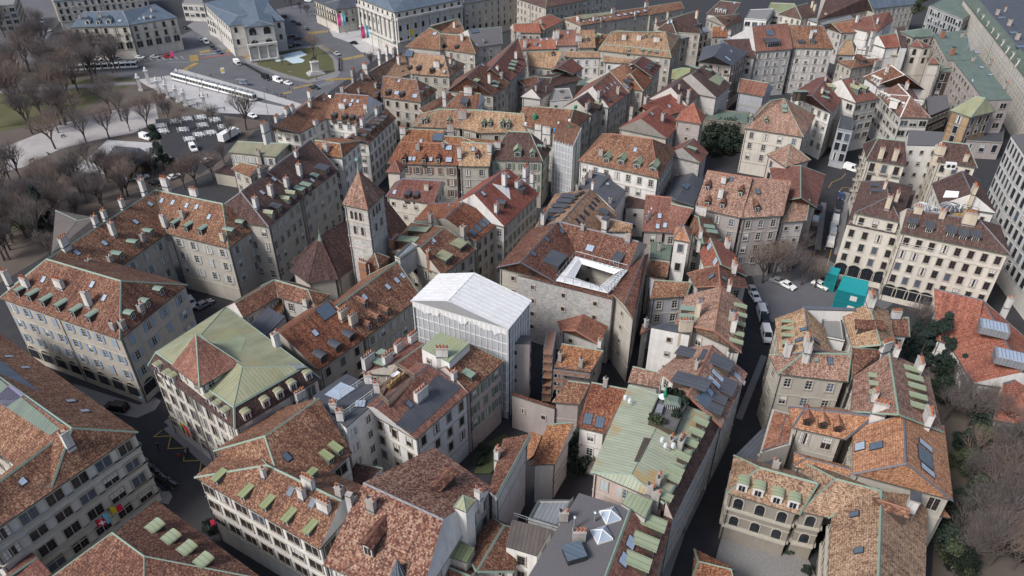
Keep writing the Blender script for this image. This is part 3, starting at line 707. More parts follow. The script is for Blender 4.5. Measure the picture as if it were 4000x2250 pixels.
B('long house with rust stained green copper roof', TH, T23, '1530,720 1975,-165 1170,-470 790,400|1200,430 1600,-330 // 1615,880 2100,-90|1545,710 1985,-165@s p=62 r=tile_dark he=15.6', roof='copper_rust', he=18.2, p=8, wall='pink', win='shut', rc='cap_green',
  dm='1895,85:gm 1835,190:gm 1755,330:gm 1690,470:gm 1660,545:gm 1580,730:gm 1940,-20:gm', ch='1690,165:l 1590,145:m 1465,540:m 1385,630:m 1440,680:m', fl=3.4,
  patch='wood_dark:1325,60 1395,75 1275,310 1225,300/gravel:1490,-290 1640,-250 1560,-60 1420,-100', sh='shutter_grey')  # wood_dark patch: shade of a light well painted on, no opening cut
B('flat gravel roof with two white pyramid skylights', TH, T23, '60,1620 885,1560 1185,772 672,616@f // 1420,1560 1615,885|900,1560 1190,772@s p=38 r=tile_red he=15', he=18.6, roof='gravel', wall='white', win='brown',
  ch='515,890:m 670,1090:l 625,975:p 830,900:p 1200,590:m', sk='1200,1090 1180,1140 1135,1260 1110,1310', dm='1500,1040:gm*1.5 1420,1230:gm*1.5 1345,1430:gm*1.5')
B('little green copper roof patch with chimneys behind the gravel roof', 'annexe', T23, '1100,715 1335,868 1415,690 1170,600@f', he=19.2, roof='copper_pale', wall='plaster', win=None, z0=12)
B('blue grey flat roof with a thin railing left of the gravel roof', 'annexe', T23, '160,885 460,970 610,695 262,697', he=13, roof='zinc_pale', wall='grey', win=None)
B('brown sheet metal flat roof on a white house, bottom', TH, T23, '-60,1150 250,1245 392,985 0,880@f', he=13.5, roof='zinc_brown', wall='white', win='brown')
# --- lower right
B('tan gable with patio side and grey metal strip', TH, T32, '640,640 560,390 70,310 110,680|430,625 372,200', he=16, p=33, roof='tile_tan', wall='stone', sk='360,420:d 315,525:d 485,535:d', ch='385,620:xw', dm='130,370:gn*.8 130,440:gn*.8 135,510:gn*.8 140,590:gn*.8', rc='cap_zinc', dt='gs')
B('paved roof patio with potted plants and white parapet', 'roof patio', T32, '520,490 770,540 735,300 540,330', he=15.3, roof='gravel_pale', wall='white', win=None, name='roof_patio')
B('white parapet wall with a chimney behind the patio', 'wall', T32, '345,215 880,230 885,205 345,180@f', he=18, roof='cap_zinc', wall='white', win=None, name='parapet_wall', z0=10)
B('bright tan gable with long green ridge beside the patio', TH, T32, '1300,620 1210,230 745,260 850,600|1140,570 1018,160', he=16.5, p=33, roof='tile_tan', wall='plaster', ch='1020,170:xw', dm='880,430:ts*1.3', win='plain')
B('little tiled annexe beside the dark conifers', 'annexe', T32, '1260,480 1425,490|1240,300 1415,300', he=13, p=25, wall='white', win='plain', ch='1275,310:lw')
B('pinkish hipped roof over a grey facade with open shutters', TH, T32, '95,865 800,945|345,655 840,660', he=15, p=33, roof='tile_rose', wall='stone', win='plain', sp=3.6, fl=4.2, sk='405,715:d 625,740:d', ch='180,690:tw 390,655:lw', dm='480,760:gs*.5')
B('large pink gable with rows of pale green dormers on both slopes', TH, T32, '1760,1448 1610,830 860,890 830,1240|1320,1275 1225,655', he=16, p=33, roof='tile_rose', wall='stone', dt='gs', dm='1010,925:gn 1015,1005:gn 1020,1100:gn 1500,890:gn*1.1 1520,975:gn*1.1 1545,1065:gn*1.1 1560,1165:gn*1.1 1575,1265:gn*1.1',
  ch='1495,850:xw 1590,1350:xw 1110,1270:lw 1055,1140:mw 1275,690:mw', sk='910,770:d 970,1245:d', rc='cap_green')
B('brown mottled link roof under the white chimney group', TH, T32, '850,890 1180,660|845,600 1160,625@s', he=16.2, p=20, roof='tile_mix', wall='plaster', win=None, ch='1170,640:lw')
B('big new orange hipped roof with slatted roof windows', 'courtyard house', T33, '1860,690 1770,-60 850,-40 850,420|1390,315 1370,-170@hip // 250,-40 770,75|370,-240 1060,-160', he=15, p=34, roof='tile_orange', wall='stone', win='big', rc='cap_zinc', name='courtyard_house',
  sk='925,150:l 1090,145:b 1580,140:t 1575,255:x 1600,390:t', dm='385,-60:go 540,-25:go 690,15:go', ch='1110,-165:m', fl=4)
B('curved dark metal roof beside the orange court house', 'annexe', T33, '-330,240 60,420 160,40 -60,-30@f', he=11, roof='zinc', wall='stone', win=None)
B('narrow orange ridge roof in front of the court', 'annexe', T33, '255,350 840,490|385,265 830,375', he=11.5, p=30, roof='tile_orange', wall='stone', rc='cap_zinc', win=None)
B('left orange wing meeting the narrow street', TH, T32, '-60,1640 60,1240 260,1290 200,1560|110,1560 180,1270', he=13.5, p=30, roof='tile_orange', wall='stone', rc='cap_zinc')
B('tan speckled mansion with white dormers round the gravel court', 'mansion', T33, '-415,615 310,830|-80,355 500,515 // 310,800 600,860|680,470 1140,592 // 1580,1500 1605,655 640,790 600,1500|1112,1500 1142,597', he=11.5, p=36, roof='tile_mansion', wall='stone_dark', win='arch', fl=4.2, sp=2.7, rows=2, courses=True,
  name='mansion', dm='-270,600:wa -110,650:wa 75,720:wa 240,770:wa 1620,870:cb 1630,1040:cb 1630,1150:cb 1340,900:gt*1.4', ch='1420,790:bw 70,370:m', sk='870,830:d 915,1195:d', dt='wa')
B('striped metal pyramid roof between the tan and orange roofs', 'glass roof', T33, '820,505 1140,575 1148,408 840,335|985,410 1050,440', he=13, p=22, roof='zinc_pale', wall='stone', win=None)
B('grey seamed flat roof behind the tan mansion', 'annexe', T33, '390,385 800,485 815,420 410,310@f', he=11.5, roof='zinc_pale', wall='stone', win=None)
B('low orange corner roof by the garden trees', 'annexe', T33, '1600,830 1835,865|1450,565 1640,600@s', he=9, p=25, roof='tile_orange', wall='stone', win=None, ch='1420,560:bw')
B('low tiled gate house at the bottom of the street', 'gate house', T23, '1800,1500 2230,1500|1875,1300 2200,1380', he=7, p=30, roof='tile_rust', wall='stone', win=None, name='gate_house')
B('large salmon roof with two glazed lanterns, right edge', 'hall', T32, '1740,420 2060,960|2165,125 2560,850 // 1690,520 2060,640|1670,5 2165,125 // 2270,1330 2800,1420|2370,960 2800,830@s he=5 p=26', he=7, p=30, roof='tile_salmon', wall='white', rc='cap_zinc', name='hall', ch='2400,200:tw', win='small', sp=8)
# --- cream building
B('cream corner block with arcade, brown hipped roof and roof terrace', 'apartment block', T31, '1340,785 1460,430 935,375 870,690|1215,530 1195,372 // 795,806 1345,920 1490,470 930,395@f he=15.7 // 1335,890 2445,1118|1400,650 2130,765', he=19, p=33, roof='tile_dark', wall='cream', win='brown', rc='cap_zinc', fl=3.4, sp=2.6, cm='cream', dt='zs',
  dm='1440,850 1610,890 1825,940 1950,970 2075,985 1030,500:zs*.8 1020,445:zs*.8', ch='1500,705:l 1740,755:m 2010,810:x 1285,575:l 1195,650:t 1165,460:s', name='apartment_block', shop='archs')
B('white block with steep brown roof behind the cream corner', 'apartment block', T31, '2300,700 2130,370 1650,395 1730,610|2060,500 1955,270', he=19, p=33, roof='tile_dark', wall='white', win='small', rc='cap_zinc', cm='cream', ch='2060,500:l 2110,630:m 2150,720:m', name='apartment_block', patch='paint_white:1790,470 1925,480 1910,540 1760,540')
B('cream block with balconies behind the cab rank street', 'apartment block', T31, '990,155 1395,220|1110,-60 1380,-30', he=19, p=33, roof='tile_dark', wall='cream', win='balc', ch='1125,150:tc 1265,170:tc', name='apartment_block')
B('white stepped block with bay windows left of brown peaked roof', 'apartment block', T31, '1400,10 1740,20 1780,-120 1420,-140@f', he=20, roof='gravel', wall='white', win='small', name='apartment_block')
B('brown peaked roof behind the air conditioners', 'apartment block', T31, '1700,170 2110,240|1760,-30 2010,0', he=19, p=34, roof='tile_dark', wall='cream', win='brown', ch='1720,110:xc 1980,180:mc', name='apartment_block')
B('broad mottled roof with four dormers on a tall stone wall', 'town house', T21, '1840,640 2310,745|1965,265 2420,340 // 2310,745 2730,722|2420,340 2810,372', he=17.5, p=32, roof='tile_rose', wall='mauve', win='plain', sp=3.4, rc='cap_tile', dt='gt', dm='1960,470 1955,630 2110,650 2290,530 2460,680', ch='2125,400:mw 2095,545:tw', sk='2205,360:d 2475,480:d 2285,645:d')
B('stepped tiled annexe with small window strips at the street', 'annexe', T31, '130,790 385,772|270,560 420,560', he=15, p=30, roof='tile_rose', wall='plaster', win='small')
B('square pink tower house with a low tiled pyramid', 'tower', 'o', '1928,388 1977,420 2040,402|1988,361', he=19, p=25, roof='tile_rose', wall='pink', win='brown', name='tower_house')
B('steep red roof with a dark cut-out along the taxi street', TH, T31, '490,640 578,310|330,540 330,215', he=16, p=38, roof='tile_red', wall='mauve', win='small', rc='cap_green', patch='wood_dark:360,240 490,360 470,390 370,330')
B('small dark tiled roof over the yard gallery beside the hall', 'annexe', T13, '895,500 1060,565|1000,310 1270,365@s', he=9, p=22, roof='tile_dark', wall='white', win=None)
# --- white tent and scaffolds
B('white tarpaulin tent roof on a netted scaffold box, centre', 'scaffold tent', T12, '2540,420 2776,130 1830,-138 1555,130|1935,135 2200,-148', he=22.5, p=15, roof='tarp', wall='wall_sheet', win=None, rc='tarp', name='scaffold_tent', oh=.3, gut='tarp', cornice=False)
# --- church
B('church nave with steep dark tiled roof and polygonal apse', 'church', T11, '830,1355 1530,835|640,935 1285,525 // 340,1272 520,1402 832,1356|640,935', he=13.5, p=46, roof='tile_dark', wall='stone', win=None, rc='tile_dark', name='church', cornice=False)
# --- street row behind the church
B('long stone row with copper dormers behind the church', 'terrace house', T11, '130,835 460,548|-150,480 120,285 // 460,545 830,265|120,283 555,-45', he=18, p=36, roof='tile_dark', wall='stone', win='plain', fl=3.9, sp=2.9, rc='cap_zinc', dt='gs', name='terrace_house',
  dm='180,745:gc 245,680:zs 345,600:gc 400,545:gc 480,505:gs*1.2 545,465:gs*1.2 625,360:gs 720,310:zs*1.4', ch='5,640:tw 155,520:tw 315,435:tw 445,320:tw 410,135:mw 45,300:mg', sk='60,490 180,355 565,365')
B('white corner tower house with orange hipped roof and flat green top', 'corner house', T11, '600,105 870,140 1062,-35|590,-40 845,-5', he=19.5, p=35, roof='tile_rust', wall='white', win='white', ch='710,80:tw 625,110:m 320,70:lg', patch='copper_olive:560,-50 640,-60 700,0 610,10', name='corner_house')
B('olive roofed villa with blue shutters by the park', 'villa', 'o', '574,383 692,394|597,355 727,362', he=11, p=22, roof='olive_metal', wall='cream', win='shut', sh='shutter_grey', name='villa', ch='652,392:m')
B('brown hip house with copper terrace below the villa', TH, T11, '-250,250 -60,330|-150,180 20,220', he=9, p=25, wall='stone')
B('courtyard mansion with white gable ends and curved dormer roof', 'mansion', T10, '440,1340 880,1100|165,1268 690,928 // 690,1190 1075,1235|800,935 1132,960 // 1135,1445 1410,1185|955,1372 1312,1090', he=16, p=34, roof='tile_mix', wall='white', win='plain', rc='cap_zinc', dt='zb', name='mansion',
  dm='690,1235:zb 780,1205 885,1215 960,1225 1030,1235 1120,1400 1170,1350 1205,1320 1250,1285 1290,1250 1320,1215', ch='545,1080:mw 870,1095:lw 1105,1100:mw 1220,1150:lw 1080,1260:xw 1000,1340:tw 605,1260:lw 100,1330:xw 215,1230:lw 320,1150:lw 370,1120:lw 555,980:xw', sk='740,980 690,1005 895,1015 970,1015 950,1055 1025,1020 1145,1055 375,1215')
B('hipped mansion with three little dormers facing the yard', 'mansion', T10, '1260,975 1660,1030 1822,900|1280,762 1620,802 // 1010,1090 1290,930|885,905 1112,745', he=15.5, p=34, wall='stone', win='brown', rc='cap_zinc', dt='zb', name='mansion', dm='1320,965 1460,985 1240,975 1690,960 1750,920', ch='1040,940:m 1210,895:m 1290,1090:lw 980,770:lg 1080,800:lg 1100,700:lw 870,930:m', sk='1070,835:d 1175,955:d 1415,935:l 1600,965:l 1440,815')
B('light orange hipped mansion behind the three dormer mansion', 'mansion', T10, '1555,742 1950,772 2105,645|1535,520 1895,560 // 1240,850 1560,740|1125,735 1480,520', he=15.5, p=34, roof='tile_tan', wall='stone', win='plain', rc='cap_zinc', dt='zb', name='mansion', dm='1480,755 1545,715 1630,715 1765,735 1985,700', ch='1820,680:xw 1440,660:tw 1960,640:lw 1990,660:lw 1320,560:tw 1245,600:tw 1395,540:l', sk='1895,720 1540,540:x')
B('hipped mansion nearest the opera house with copper gutters', 'mansion', T10, '1850,492 2210,542 2255,485|1850,335 2140,360 // 1500,470 1850,505|1745,275 1850,330 // 1850,330 2110,330|1760,265 2030,185', he=15.5, p=34, wall='stone', win='plain', dt='zb', name='mansion', dm='1890,485 2015,500 1760,515 1815,480', ch='2075,410:tw 2000,300:tw', sk='1800,340:l 2215,450:l')
B('grey slate roofs with striped skylights beside the mansions', TH, T10, '2190,480 2480,440|2130,300 2470,265', he=14, p=25, roof='gravel', wall='plaster', sk='2200,310:x 2490,330:x', ch='2295,430:s')
# --- middle rows
B('tiled house with five tilted roof windows in a row', TH, T11, '2220,985 2475,770 1740,600 1585,775|1905,748 2087,588', he=16.5, p=33, roof='tile_rust', wall='stone', win='brown', sk='2180,895:b 2230,850:b 2275,810:b 2315,780:b 2355,745:b', ch='2085,930:tg 1760,790:m 1945,690:p 2075,580:p', rc='cap_zinc', sp=2.6)
B('tiled house with large pale copper shed dormers on both slopes', TH, T11, '1870,1320 2222,1058 1560,790 1320,1080|1648,1040 1892,838', he=16, p=34, wall='stone', win='brown', dm='2090,1075:cl*.8 1945,1200:cl*.8 1785,1265:cs*.9 1725,1335:cs*.9 1555,905:cs 1445,1005:cs 1330,1090:cs*.8', ch='1740,1150:mb 1395,1030:xb 1505,1200:lb', sk='1780,970 1750,995')
B('blue metal roof terrace sunk in the ridge by the copper dormers', 'roof terrace', T11, '1395,1140 1450,1165 1645,1030 1560,985', he=20, roof='zinc_pale', wall='grey', win=None, z0=15, name='roof_terrace')
B('little cross gabled turret with copper edges and brick sides', 'turret', T11, '1105,1195 1240,1240 1345,1140|1190,1085', he=17.5, p=35, wall='chimney_brick', win=None, name='turret', ch='1085,1260:lb')
B('red roofed long white house with gable and many chimneys', TH, T11, '2500,835 2850,500|2195,505 2530,240', he=17, p=36, roof='tile_salmon', wall='paris', win='plain', sp=2.2, rc='cap_zinc', dt='zb', ch='2420,690:mw 2500,420:tw 2640,440:xw 2720,330:xw 2780,390:tw', dm='2510,640 2690,500:zs', sk='2285,500 2530,325', patch='wall_white:2380,400 2545,440 2560,560 2400,420')
B('dark red roof house with yellow wall behind the bell tower', TH, T11, '1300,525 1790,605|1480,345 1865,372', he=14, p=33, roof='tile_red', wall='cream', win='small', dt='zb', dm='1520,560 1605,570', ch='1720,470:mc', sk='1395,485 1790,550:b', rc='cap_zinc')
B('slim yellow stair turret with red pyramid roof and balcony', 'turret', T11, '1305,282 1452,292 1515,212|1400,163', he=17.5, p=36, roof='tile_red', wall='cream', win=None, name='stair_turret', rc='cap_tile')
B('tan tiled house with three pointed tiled dormers', TH, T11, '1325,197 2030,215|1450,-25 2050,5', he=15, p=36, roof='tile_rust', wall='stone', win='shut', sh='shutter_brown', dt='gt', dm='1490,195 1690,195 1832,190', ch='1630,60:m 2050,140:tw 1885,40:s', sk='1550,150 1590,150 1760,155 1940,40:l 1940,160:l', rc='cap_tile')
B('pantiled house with one tiled dormer between two party walls', TH, T11, '2035,222 2350,228|2065,-22 2380,-5', he=15, p=36, roof='tile_tan', wall='stone', dt='gt', dm='2225,150', ch='2350,80:tw', sk='2185,55')
B('dark hipped roof with two copper dormers and green shutters', TH, T21, '-235,160 312,172 395,50|-40,-130 180,-120', he=15.5, p=38, roof='tile_dark', wall='stone', win='shut', sh='shutter_green', dt='gw', dm='55,130 205,135:gw*.7 300,60:gs', ch='330,30:m -150,40:lw')
B('scaffolded house wrapped in grey netting with green strip', 'scaffolded house', T21, '415,-40 610,20 695,-160 480,-300@f', he=19, roof='tile_mix', wall='wall_sheet', win=None, name='scaffolded_house')
B('pink walled house with four pale copper dormers', TH, T21, '665,167 1475,347 1660,50|1000,-105 1410,-48', he=16.5, p=36, roof='tile_mix', wall='white', win='plain', dt='gw', dm='945,190:gw*.9 1090,215 1250,255 1410,290', ch='895,120:mg', sk='1240,60', rc='cap_tile')
B('dark blue metal roof with chimneys under the copper dormer house', TH, T21, '650,450 850,490|760,280 945,318', he=13, p=18, roof='zinc', wall='plaster', win=None, ch='720,410:m 790,340:m 655,470:s', rc='cap_zinc')
B('ribbed blue grey roof with a white flue behind the tan block', TH, T21, '850,490 1035,660 1145,470 945,328@f', he=13.5, roof='zinc', wall='white', win=None, ch='985,600:s 1215,560:pw', sk='960,405')
B('dark glass ridge roof hall with blue roof window', 'hall', T21, '1830,620 1928,350 1630,330 1540,520|1650,565 1822,290', he=9, p=24, roof='zinc', wall='stone', win=None, name='hall', sk='1740,430:b 1760,410:b', rc='cap_zinc')
B('ivy covered rubble house with a red gable roof', TH, T21, '1898,195 1978,90|1712,40 1830,-60', he=14.5, p=34, roof='tile_red', wall='wall_rubble', win=None, dm='1845,90:gs')
B('low roofs and light court between zinc roofs and hall', 'annexe', T21, '1150,640 1340,650 1350,470 1170,440@f', he=9, roof='tile_dark', wall='plaster', win='small')
# --- upper middle, tile 2,0
B('square turret house with bright red pyramid roof', 'tower', T20, '1640,1207 1905,1247 1950,1165|1826,1030', he=19, p=40, roof='tile_salmon', wall='mauve', win='small', name='tower_house', rc='cap_tile', sp=7)
B('salmon red twin roofs with tall stone chimneys left of turret', TH, T20, '1500,1175 1770,1110|1305,1065 1650,922 // 1560,1395 1700,1240|1300,1195 1470,1058', he=16, p=35, roof='tile_salmon', wall='stone', ch='1345,1060:t 1680,1050:t 1775,990:tg 1200,1160:t 1520,1210:x', sk='1580,1070 1405,1145', rc='cap_tile', cm='grey')
B('grey brown gabled roof above the salmon roofs', TH, T20, '1770,1065 1935,900|1600,880 1762,745', he=17, p=36, roof='tile_dark', wall='plaster', ch='1545,920:tw 1680,900:s', sk='1870,1050:b', rc='cap_zinc')
B('gabled plaster house with pale copper flat over half the roof', TH, T20, '2060,985 2208,850|1800,745 1942,645', he=17, p=36, roof='tile_dark', wall='plaster', win=None, patch='copper_pale:1975,800 2060,740 2160,770 2090,860', dm='2000,740:gs 1870,720:gs')
B('olive metal roof left of the plaster gable', 'annexe', T20, '1600,790 1800,830|1700,680 1850,690', he=14, p=20, roof='copper_olive', wall='plaster', win=None)
B('pink ornate gabled building with dark roof windows and terrace', 'apartment block', T20, '2215,660 2375,530|2030,560 2130,432', he=19, p=33, roof='zinc', wall='pink', win='balc', sk='2220,530:t 2170,590:t', name='apartment_block', rc='cap_zinc', patch='zinc_pale:2040,470 2130,440 2110,400 2000,420')
B('grey apartment house with white shutters and zinc dormer band', 'apartment house', T30, '-125,520 252,492|-160,262 205,235', he=19, p=34, roof='tile_red', wall='grey', win='shut', sh='trim_white', sp=3.4, fl=3.3, dt='zl', dm='50,475:zl*1.2', sk='20,330:x', name='apartment_house', rc='cap_zinc', rows=5)
B('beige apartment house with white shutters and five storeys', 'apartment house', T30, '262,480 665,490|218,250 560,262', he=19, p=34, roof='tile_mix', wall='plaster', win='shut', sh='trim_white', sp=3.4, fl=3.3, dt='zs', dm='335,445:zl*.6 450,445', sk='470,315:l', ch='425,390:tw', name='apartment_house', rc='cap_zinc', rows=5)
B('broad ochre mansard house with green hips and white chimneys', 'mansion', T20, '865,505 1605,582 1715,415|1000,320 1545,318', he=16, p=33, roof='tile_tan', wall='stone', win='plain', mans=(2.4, 1.2, 'tile_tan'), dt='gs', dm='1170,530 1310,530 1375,540 1450,548 1335,400:gc 1410,405:gc', ch='1125,405:lw 1275,410:lw 1450,445:xw', sk='1535,415:d 1640,395:d', name='mansion')
B('low orange tan hipped roof with one dark dormer', TH, T20, '170,665 420,695|155,520 520,508', he=12, p=30, roof='tile_tan', wall='stone', dt='gt', dm='410,570')
B('long narrow orange roof strip beside the blue box', TH, T20, '530,578 895,580|530,513 920,520 // 920,625 1225,640|925,555 1280,598', he=13, p=30, roof='tile_tan', wall='white', win='white', dm='1075,640:zs', ch='775,640:bg')
B('red roof with small white roof windows under the grey roof', TH, T20, '90,500 450,490|75,395 420,378', he=15, p=34, roof='tile_salmon', wall='plaster', sk='145,410 180,410 290,400 350,395 280,460', ch='130,480:tw 235,460:m 425,400:tw', rc='cap_zinc')
B('plain red brown roof between two white party chimneys', TH, T20, '450,460 660,455|450,305 645,298', he=16, p=36, roof='tile_red', wall='plaster', win='small', ch='460,390:tw 670,420:xw', sk='560,330', rc='cap_zinc')
B('ochre mottled roof with one copper dormer', TH, T20, '670,485 842,478|682,305 830,300', he=15, p=36, roof='tile_tan', wall='stone', dm='760,420:gc', rc='cap_tile')
B('small red and tan roofs left of the ochre mansard', TH, T20, '845,462 935,420|850,348 1005,340', he=15, p=34, roof='tile_rust', wall='stone', dm='900,390:gc')
B('bright orange gable with three stepped zinc dormers', TH, T20, '1180,922 1310,787|985,715 1135,640', he=16, p=35, roof='tile_orange', wall='stone', dt='zs', dm='1190,860 1220,830 1250,800', sk='1140,865:t', rc='cap_zinc', sp=2.6)
B('brown roof with copper ridge panel and glass roof windows', TH, T20, '975,1085 1180,937|810,870 985,722', he=16, p=35, roof='tile_red', wall='grey', patch='copper:815,860 985,712 1000,735 840,885', sk='960,890 1000,855 1035,835 1095,925:x 1040,985:d 920,915', sp=2.6, ch='1065,950:t 880,980:x', dm='985,1030:zs*.6')
B('red roof with stepped zinc dormers behind the orange gable', TH, T20, '1410,772 1505,662|1222,640 1312,560', he=17, p=35, roof='tile_red', wall='plaster', dt='zs', dm='1390,715:zs*.8 1410,690:zs*.8 1440,665:zs*.8', ch='1195,690:m')
B('rust roof in the gap right of the orange gable', TH, T20, '1325,915 1418,800|1190,740 1250,690', he=15.5, p=34, roof='tile_rust', wall='stone')
B('dark roof with white flue and white walls by the flat lift house', TH, T20, '290,1000 435,890|200,895 322,785', he=16, p=34, roof='tile_dark', wall='plaster', win=None, ch='340,930:p 240,920:s', rc='cap_zinc')
B('flat gravel roof with a grey lift house box', TH, T20, '380,1020 620,1000 580,890 420,900', he=16, roof='gravel_pale', wall='white', win='small', ch='500,1000:bg')
B('dark roof and olive dormer band over a pale street front', TH, T20, '800,1155 990,985|650,1010 790,902', he=16, p=35, roof='tile_dark', wall='stone', sp=2.4, dm='900,1080:cl*.7', ch='760,1100:xg', rc='cap_zinc')
B('brown works roof with green tanks and white sacks', TH, T20, '20,1250 540,1360 800,1160|120,1060 620,1100', he=17, p=24, roof='tile_mix', wall='stone', ch='265,1310:lw 350,1350:xw 30,1330:mw', name='town_house')
B('mossy tan row with copper ridge and two tiny dormers', TH, T10, '1570,1275 2060,1292|1840,1095 2290,1105', he=15.5, p=34, roof='tile_tan', wall='stone', dt='gc', dm='1710,1250:gc 1940,1255:gc', ch='1660,1240:m 2080,1200:xg', sk='2175,1195')
B('tan row with paired copper dormers next to the mossy row', TH, T10, '2060,1292 2225,1330|2110,1105 2282,1108 // 2225,1338 2720,1330|2285,1110 2700,1145', he=15.5, p=34, roof='tile_tan', wall='stone', win='brown', dt='gc', dm='2285,1280 2350,1280 2475,1280 2535,1285')
B('sunken red roof below the mossy tan row', TH, T10, '1430,1448 1880,1460|1540,1295 1895,1310 // 2000,1480 2380,1500|1790,1360 2060,1375', he=13, p=30, roof='tile_rust', wall='plaster', sk='1830,1380:x 1660,1420', ch='1480,1350:lw 1960,1330:lg')
B('brown roof with dark loggia window and white right gable', TH, T10, '1890,1090 2230,1095|2050,920 2260,940', he=15.5, p=34, roof='tile_mix', wall='white', dm='2095,1075:zs*1.2', ch='2135,940:xw 1895,990:tw')
B('long shed roof running down to the copper steps', TH, T10, '1700,1150 2060,925|1640,1090 2000,900@s', he=14, p=25, roof='tile_mix', wall='stone', win=None, ch='1270,1010:s')
B('brown gable with pale green flat extensions and tall stacks', TH, T10, '2390,960 2560,850|2120,770 2290,625', he=16, p=36, roof='tile_mix', wall='stone', dm='2440,870:gs*1.2 2430,900:gs 2240,850:cs', ch='2130,950:tw 2350,840:tw 2430,740:tw 2480,660:tg 2470,800:t', rc='cap_zinc', patch='copper_olive:2140,775 2310,785 2290,830 2150,800', sk='2280,655')
B('long brown street roof with olive dormers beside the stacks', TH, T20, '-30,830 150,660|-220,690 60,380', he=16.5, p=36, roof='tile_red', wall='stone', dm='20,730:gs*1.2 30,690:gs*1.2 50,660:gs*1.2', ch='40,590:tw 215,830:xg 100,920:xg')
B('row of yard roofs under the grey tarps', TH, T20, '130,870 280,860|60,800 250,760', he=12, p=30, wall='plaster', win='small')
B('dull plaster yard house with low brown roof', TH, T20, '365,880 720,800 590,700|400,780 590,712', he=12, p=22, roof='tile_dark', wall='plaster', win=None)
B('small orange gabled house in the white yard', TH, T20, '620,745 722,685|445,685 592,580', he=14, p=34, roof='tile_red', wall='plaster', win=None)
B('dark teal shed roof in the yard', 'annexe', T20, '645,860 780,850 790,800 680,795@f', he=12, roof='copper_dark', wall='wood_dark', win=None)
# --- top rows
B('long low municipal block with slanted roof windows and pediment', 'civic building', T20, '690,258 1392,142|655,160 1352,70 // 1390,150 1735,88|1500,45 1700,15', he=14.5, p=22, roof='tile_mix', wall='stone', win='small', sp=6, rows=2, sk='720,215 780,205 860,190:n 930,180 990,172 1070,155:l 1135,145:l 1200,132:l 1270,120:l 1335,108:l', ch='665,210:lw 830,210:lw 900,215:m 1015,140:lw 1240,150:mw 1350,75:lw', name='civic_building', patch='olive_metal:655,165 1000,118 1010,140 680,200')
B('small red roofed corner with olive flat roof, left of municipal block', 'civic building', T20, '20,325 300,332|10,240 260,225 // 330,300 520,205|265,205 380,142', he=14, p=24, roof='tile_salmon', wall='stone', win='small', name='civic_building', ch='65,360:lw 290,245:m', sk='265,290 200,300')
B('brown hipped mansion behind the ochre mansard', 'mansion', T20, '1450,300 1905,335|1600,190 1835,112', he=15, p=30, roof='tile_dark', wall='stone', name='mansion', ch='1445,230:lc 1560,180:lc 1855,190:tc', sk='1570,225 1605,215 1760,165 1800,150', dm='1820,295:zb 1870,280:zb')
B('courtyard wing with arched windows and white cornice', 'mansion', T20, '1710,390 1990,320|1690,330 1970,270', he=13, p=12, roof='zinc_pale', wall='stone', win='arch', name='mansion')
B('little tan roof in front of the courtyard wing', TH, T20, '2010,370 2190,372|2022,260 2145,268', he=14, p=33, roof='tile_rust', wall='plaster', ch='2120,300:mw 2185,355:mw')
B('large brown roof left of the shuttered apartment houses', TH, T20, '2330,575 2455,580|2115,400 2400,388', he=17, p=34, roof='tile_dark', wall='plaster', win='brown', rc='cap_zinc')
B('brown roof with light court and arched loggia', 'mansion', T20, '2150,270 2325,215|2040,165 2290,140', he=15, p=28, roof='tile_dark', wall='stone', name='mansion', dm='2170,215:ts')
B('brown hip with three pale arched dormers, top', TH, T20, '1955,135 2195,172|2095,5 2300,25', he=15, p=30, roof='tile_dark', wall='paris', dt='pa', dm='2055,125 2095,130 2135,140', sk='2240,30 2285,15', win='small')
B('white modern rooftop with pipes, top right of centre', 'modern block', T20, '2340,190 2560,205 2640,90 2390,100', he=16, roof='gravel_pale', wall='paint_white', win='wide', name='modern_block')
B('olive roofed block with white sail canopy, top', 'modern block', T30, '-20,110 330,150 270,40 20,30', he=15, roof='copper_olive', wall='plaster', win='wide', name='modern_block', ch='440,80:xc')
B('vast dark brown roof with white arched dormers, top', 'apartment block', T30, '500,200 1062,95|600,-60 1000,-30', he=17, p=36, roof='tile_dark', wall='stone', dt='pa', dm='730,145:pa*1.2 785,135:pa*1.2 855,125:pa*1.2 940,105:pa*1.2 1000,90:pa*1.2', name='apartment_block', win='plain')
B('brown gable with cream chimneys, top', TH, T30, '340,190 485,150|280,60 400,30', he=16, p=33, roof='tile_dark', wall='cream', ch='440,80:tc 465,110:tc')
B('blue glazed roof house with white dormers, top', TH, T30, '560,250 860,190|610,175 830,150', he=15, p=22, roof='zinc_pale', wall='white', ch='570,200:tw')
B('orange roof strip with twin chimneys, top right', TH, T30, '740,330 935,322|640,235 850,210', he=14.5, p=30, roof='tile_orange', wall='plaster', ch='890,230:tw')
B('orange roof with blue roof window, top right', TH, T30, '930,290 1055,285|905,190 1035,180', he=15, p=33, roof='tile_salmon', wall='wood_dark', sk='920,205:b', win='brown')
B('dark red roof with white gable verge, top right', TH, T30, '1095,335 1262,205|1045,155 1222,108', he=16, p=33, roof='tile_red', wall='white', win=None, ch='1100,225:mw', sk='1105,185')
B('bright orange roof between white fire walls', TH, T30, '1180,482 1332,472|1112,358 1288,332', he=16.5, p=33, roof='tile_salmon', wall='white', win=None, ch='1000,400:xw 1050,380:xw')
B('round fronted tower house with conical tan roof', 'tower', T30, '690,548 872,555 890,470|775,400 840,392', he=15, p=34, roof='tile_tan', wall='blueish', win='brown', name='tower_house')
B('low brown house with curved front and dark loggia', TH, T30, '840,690 1120,640|880,600 1110,585', he=13, p=28, roof='tile_mix', wall='stone', dm='960,640:ts*1.4', ch='1090,680:x')
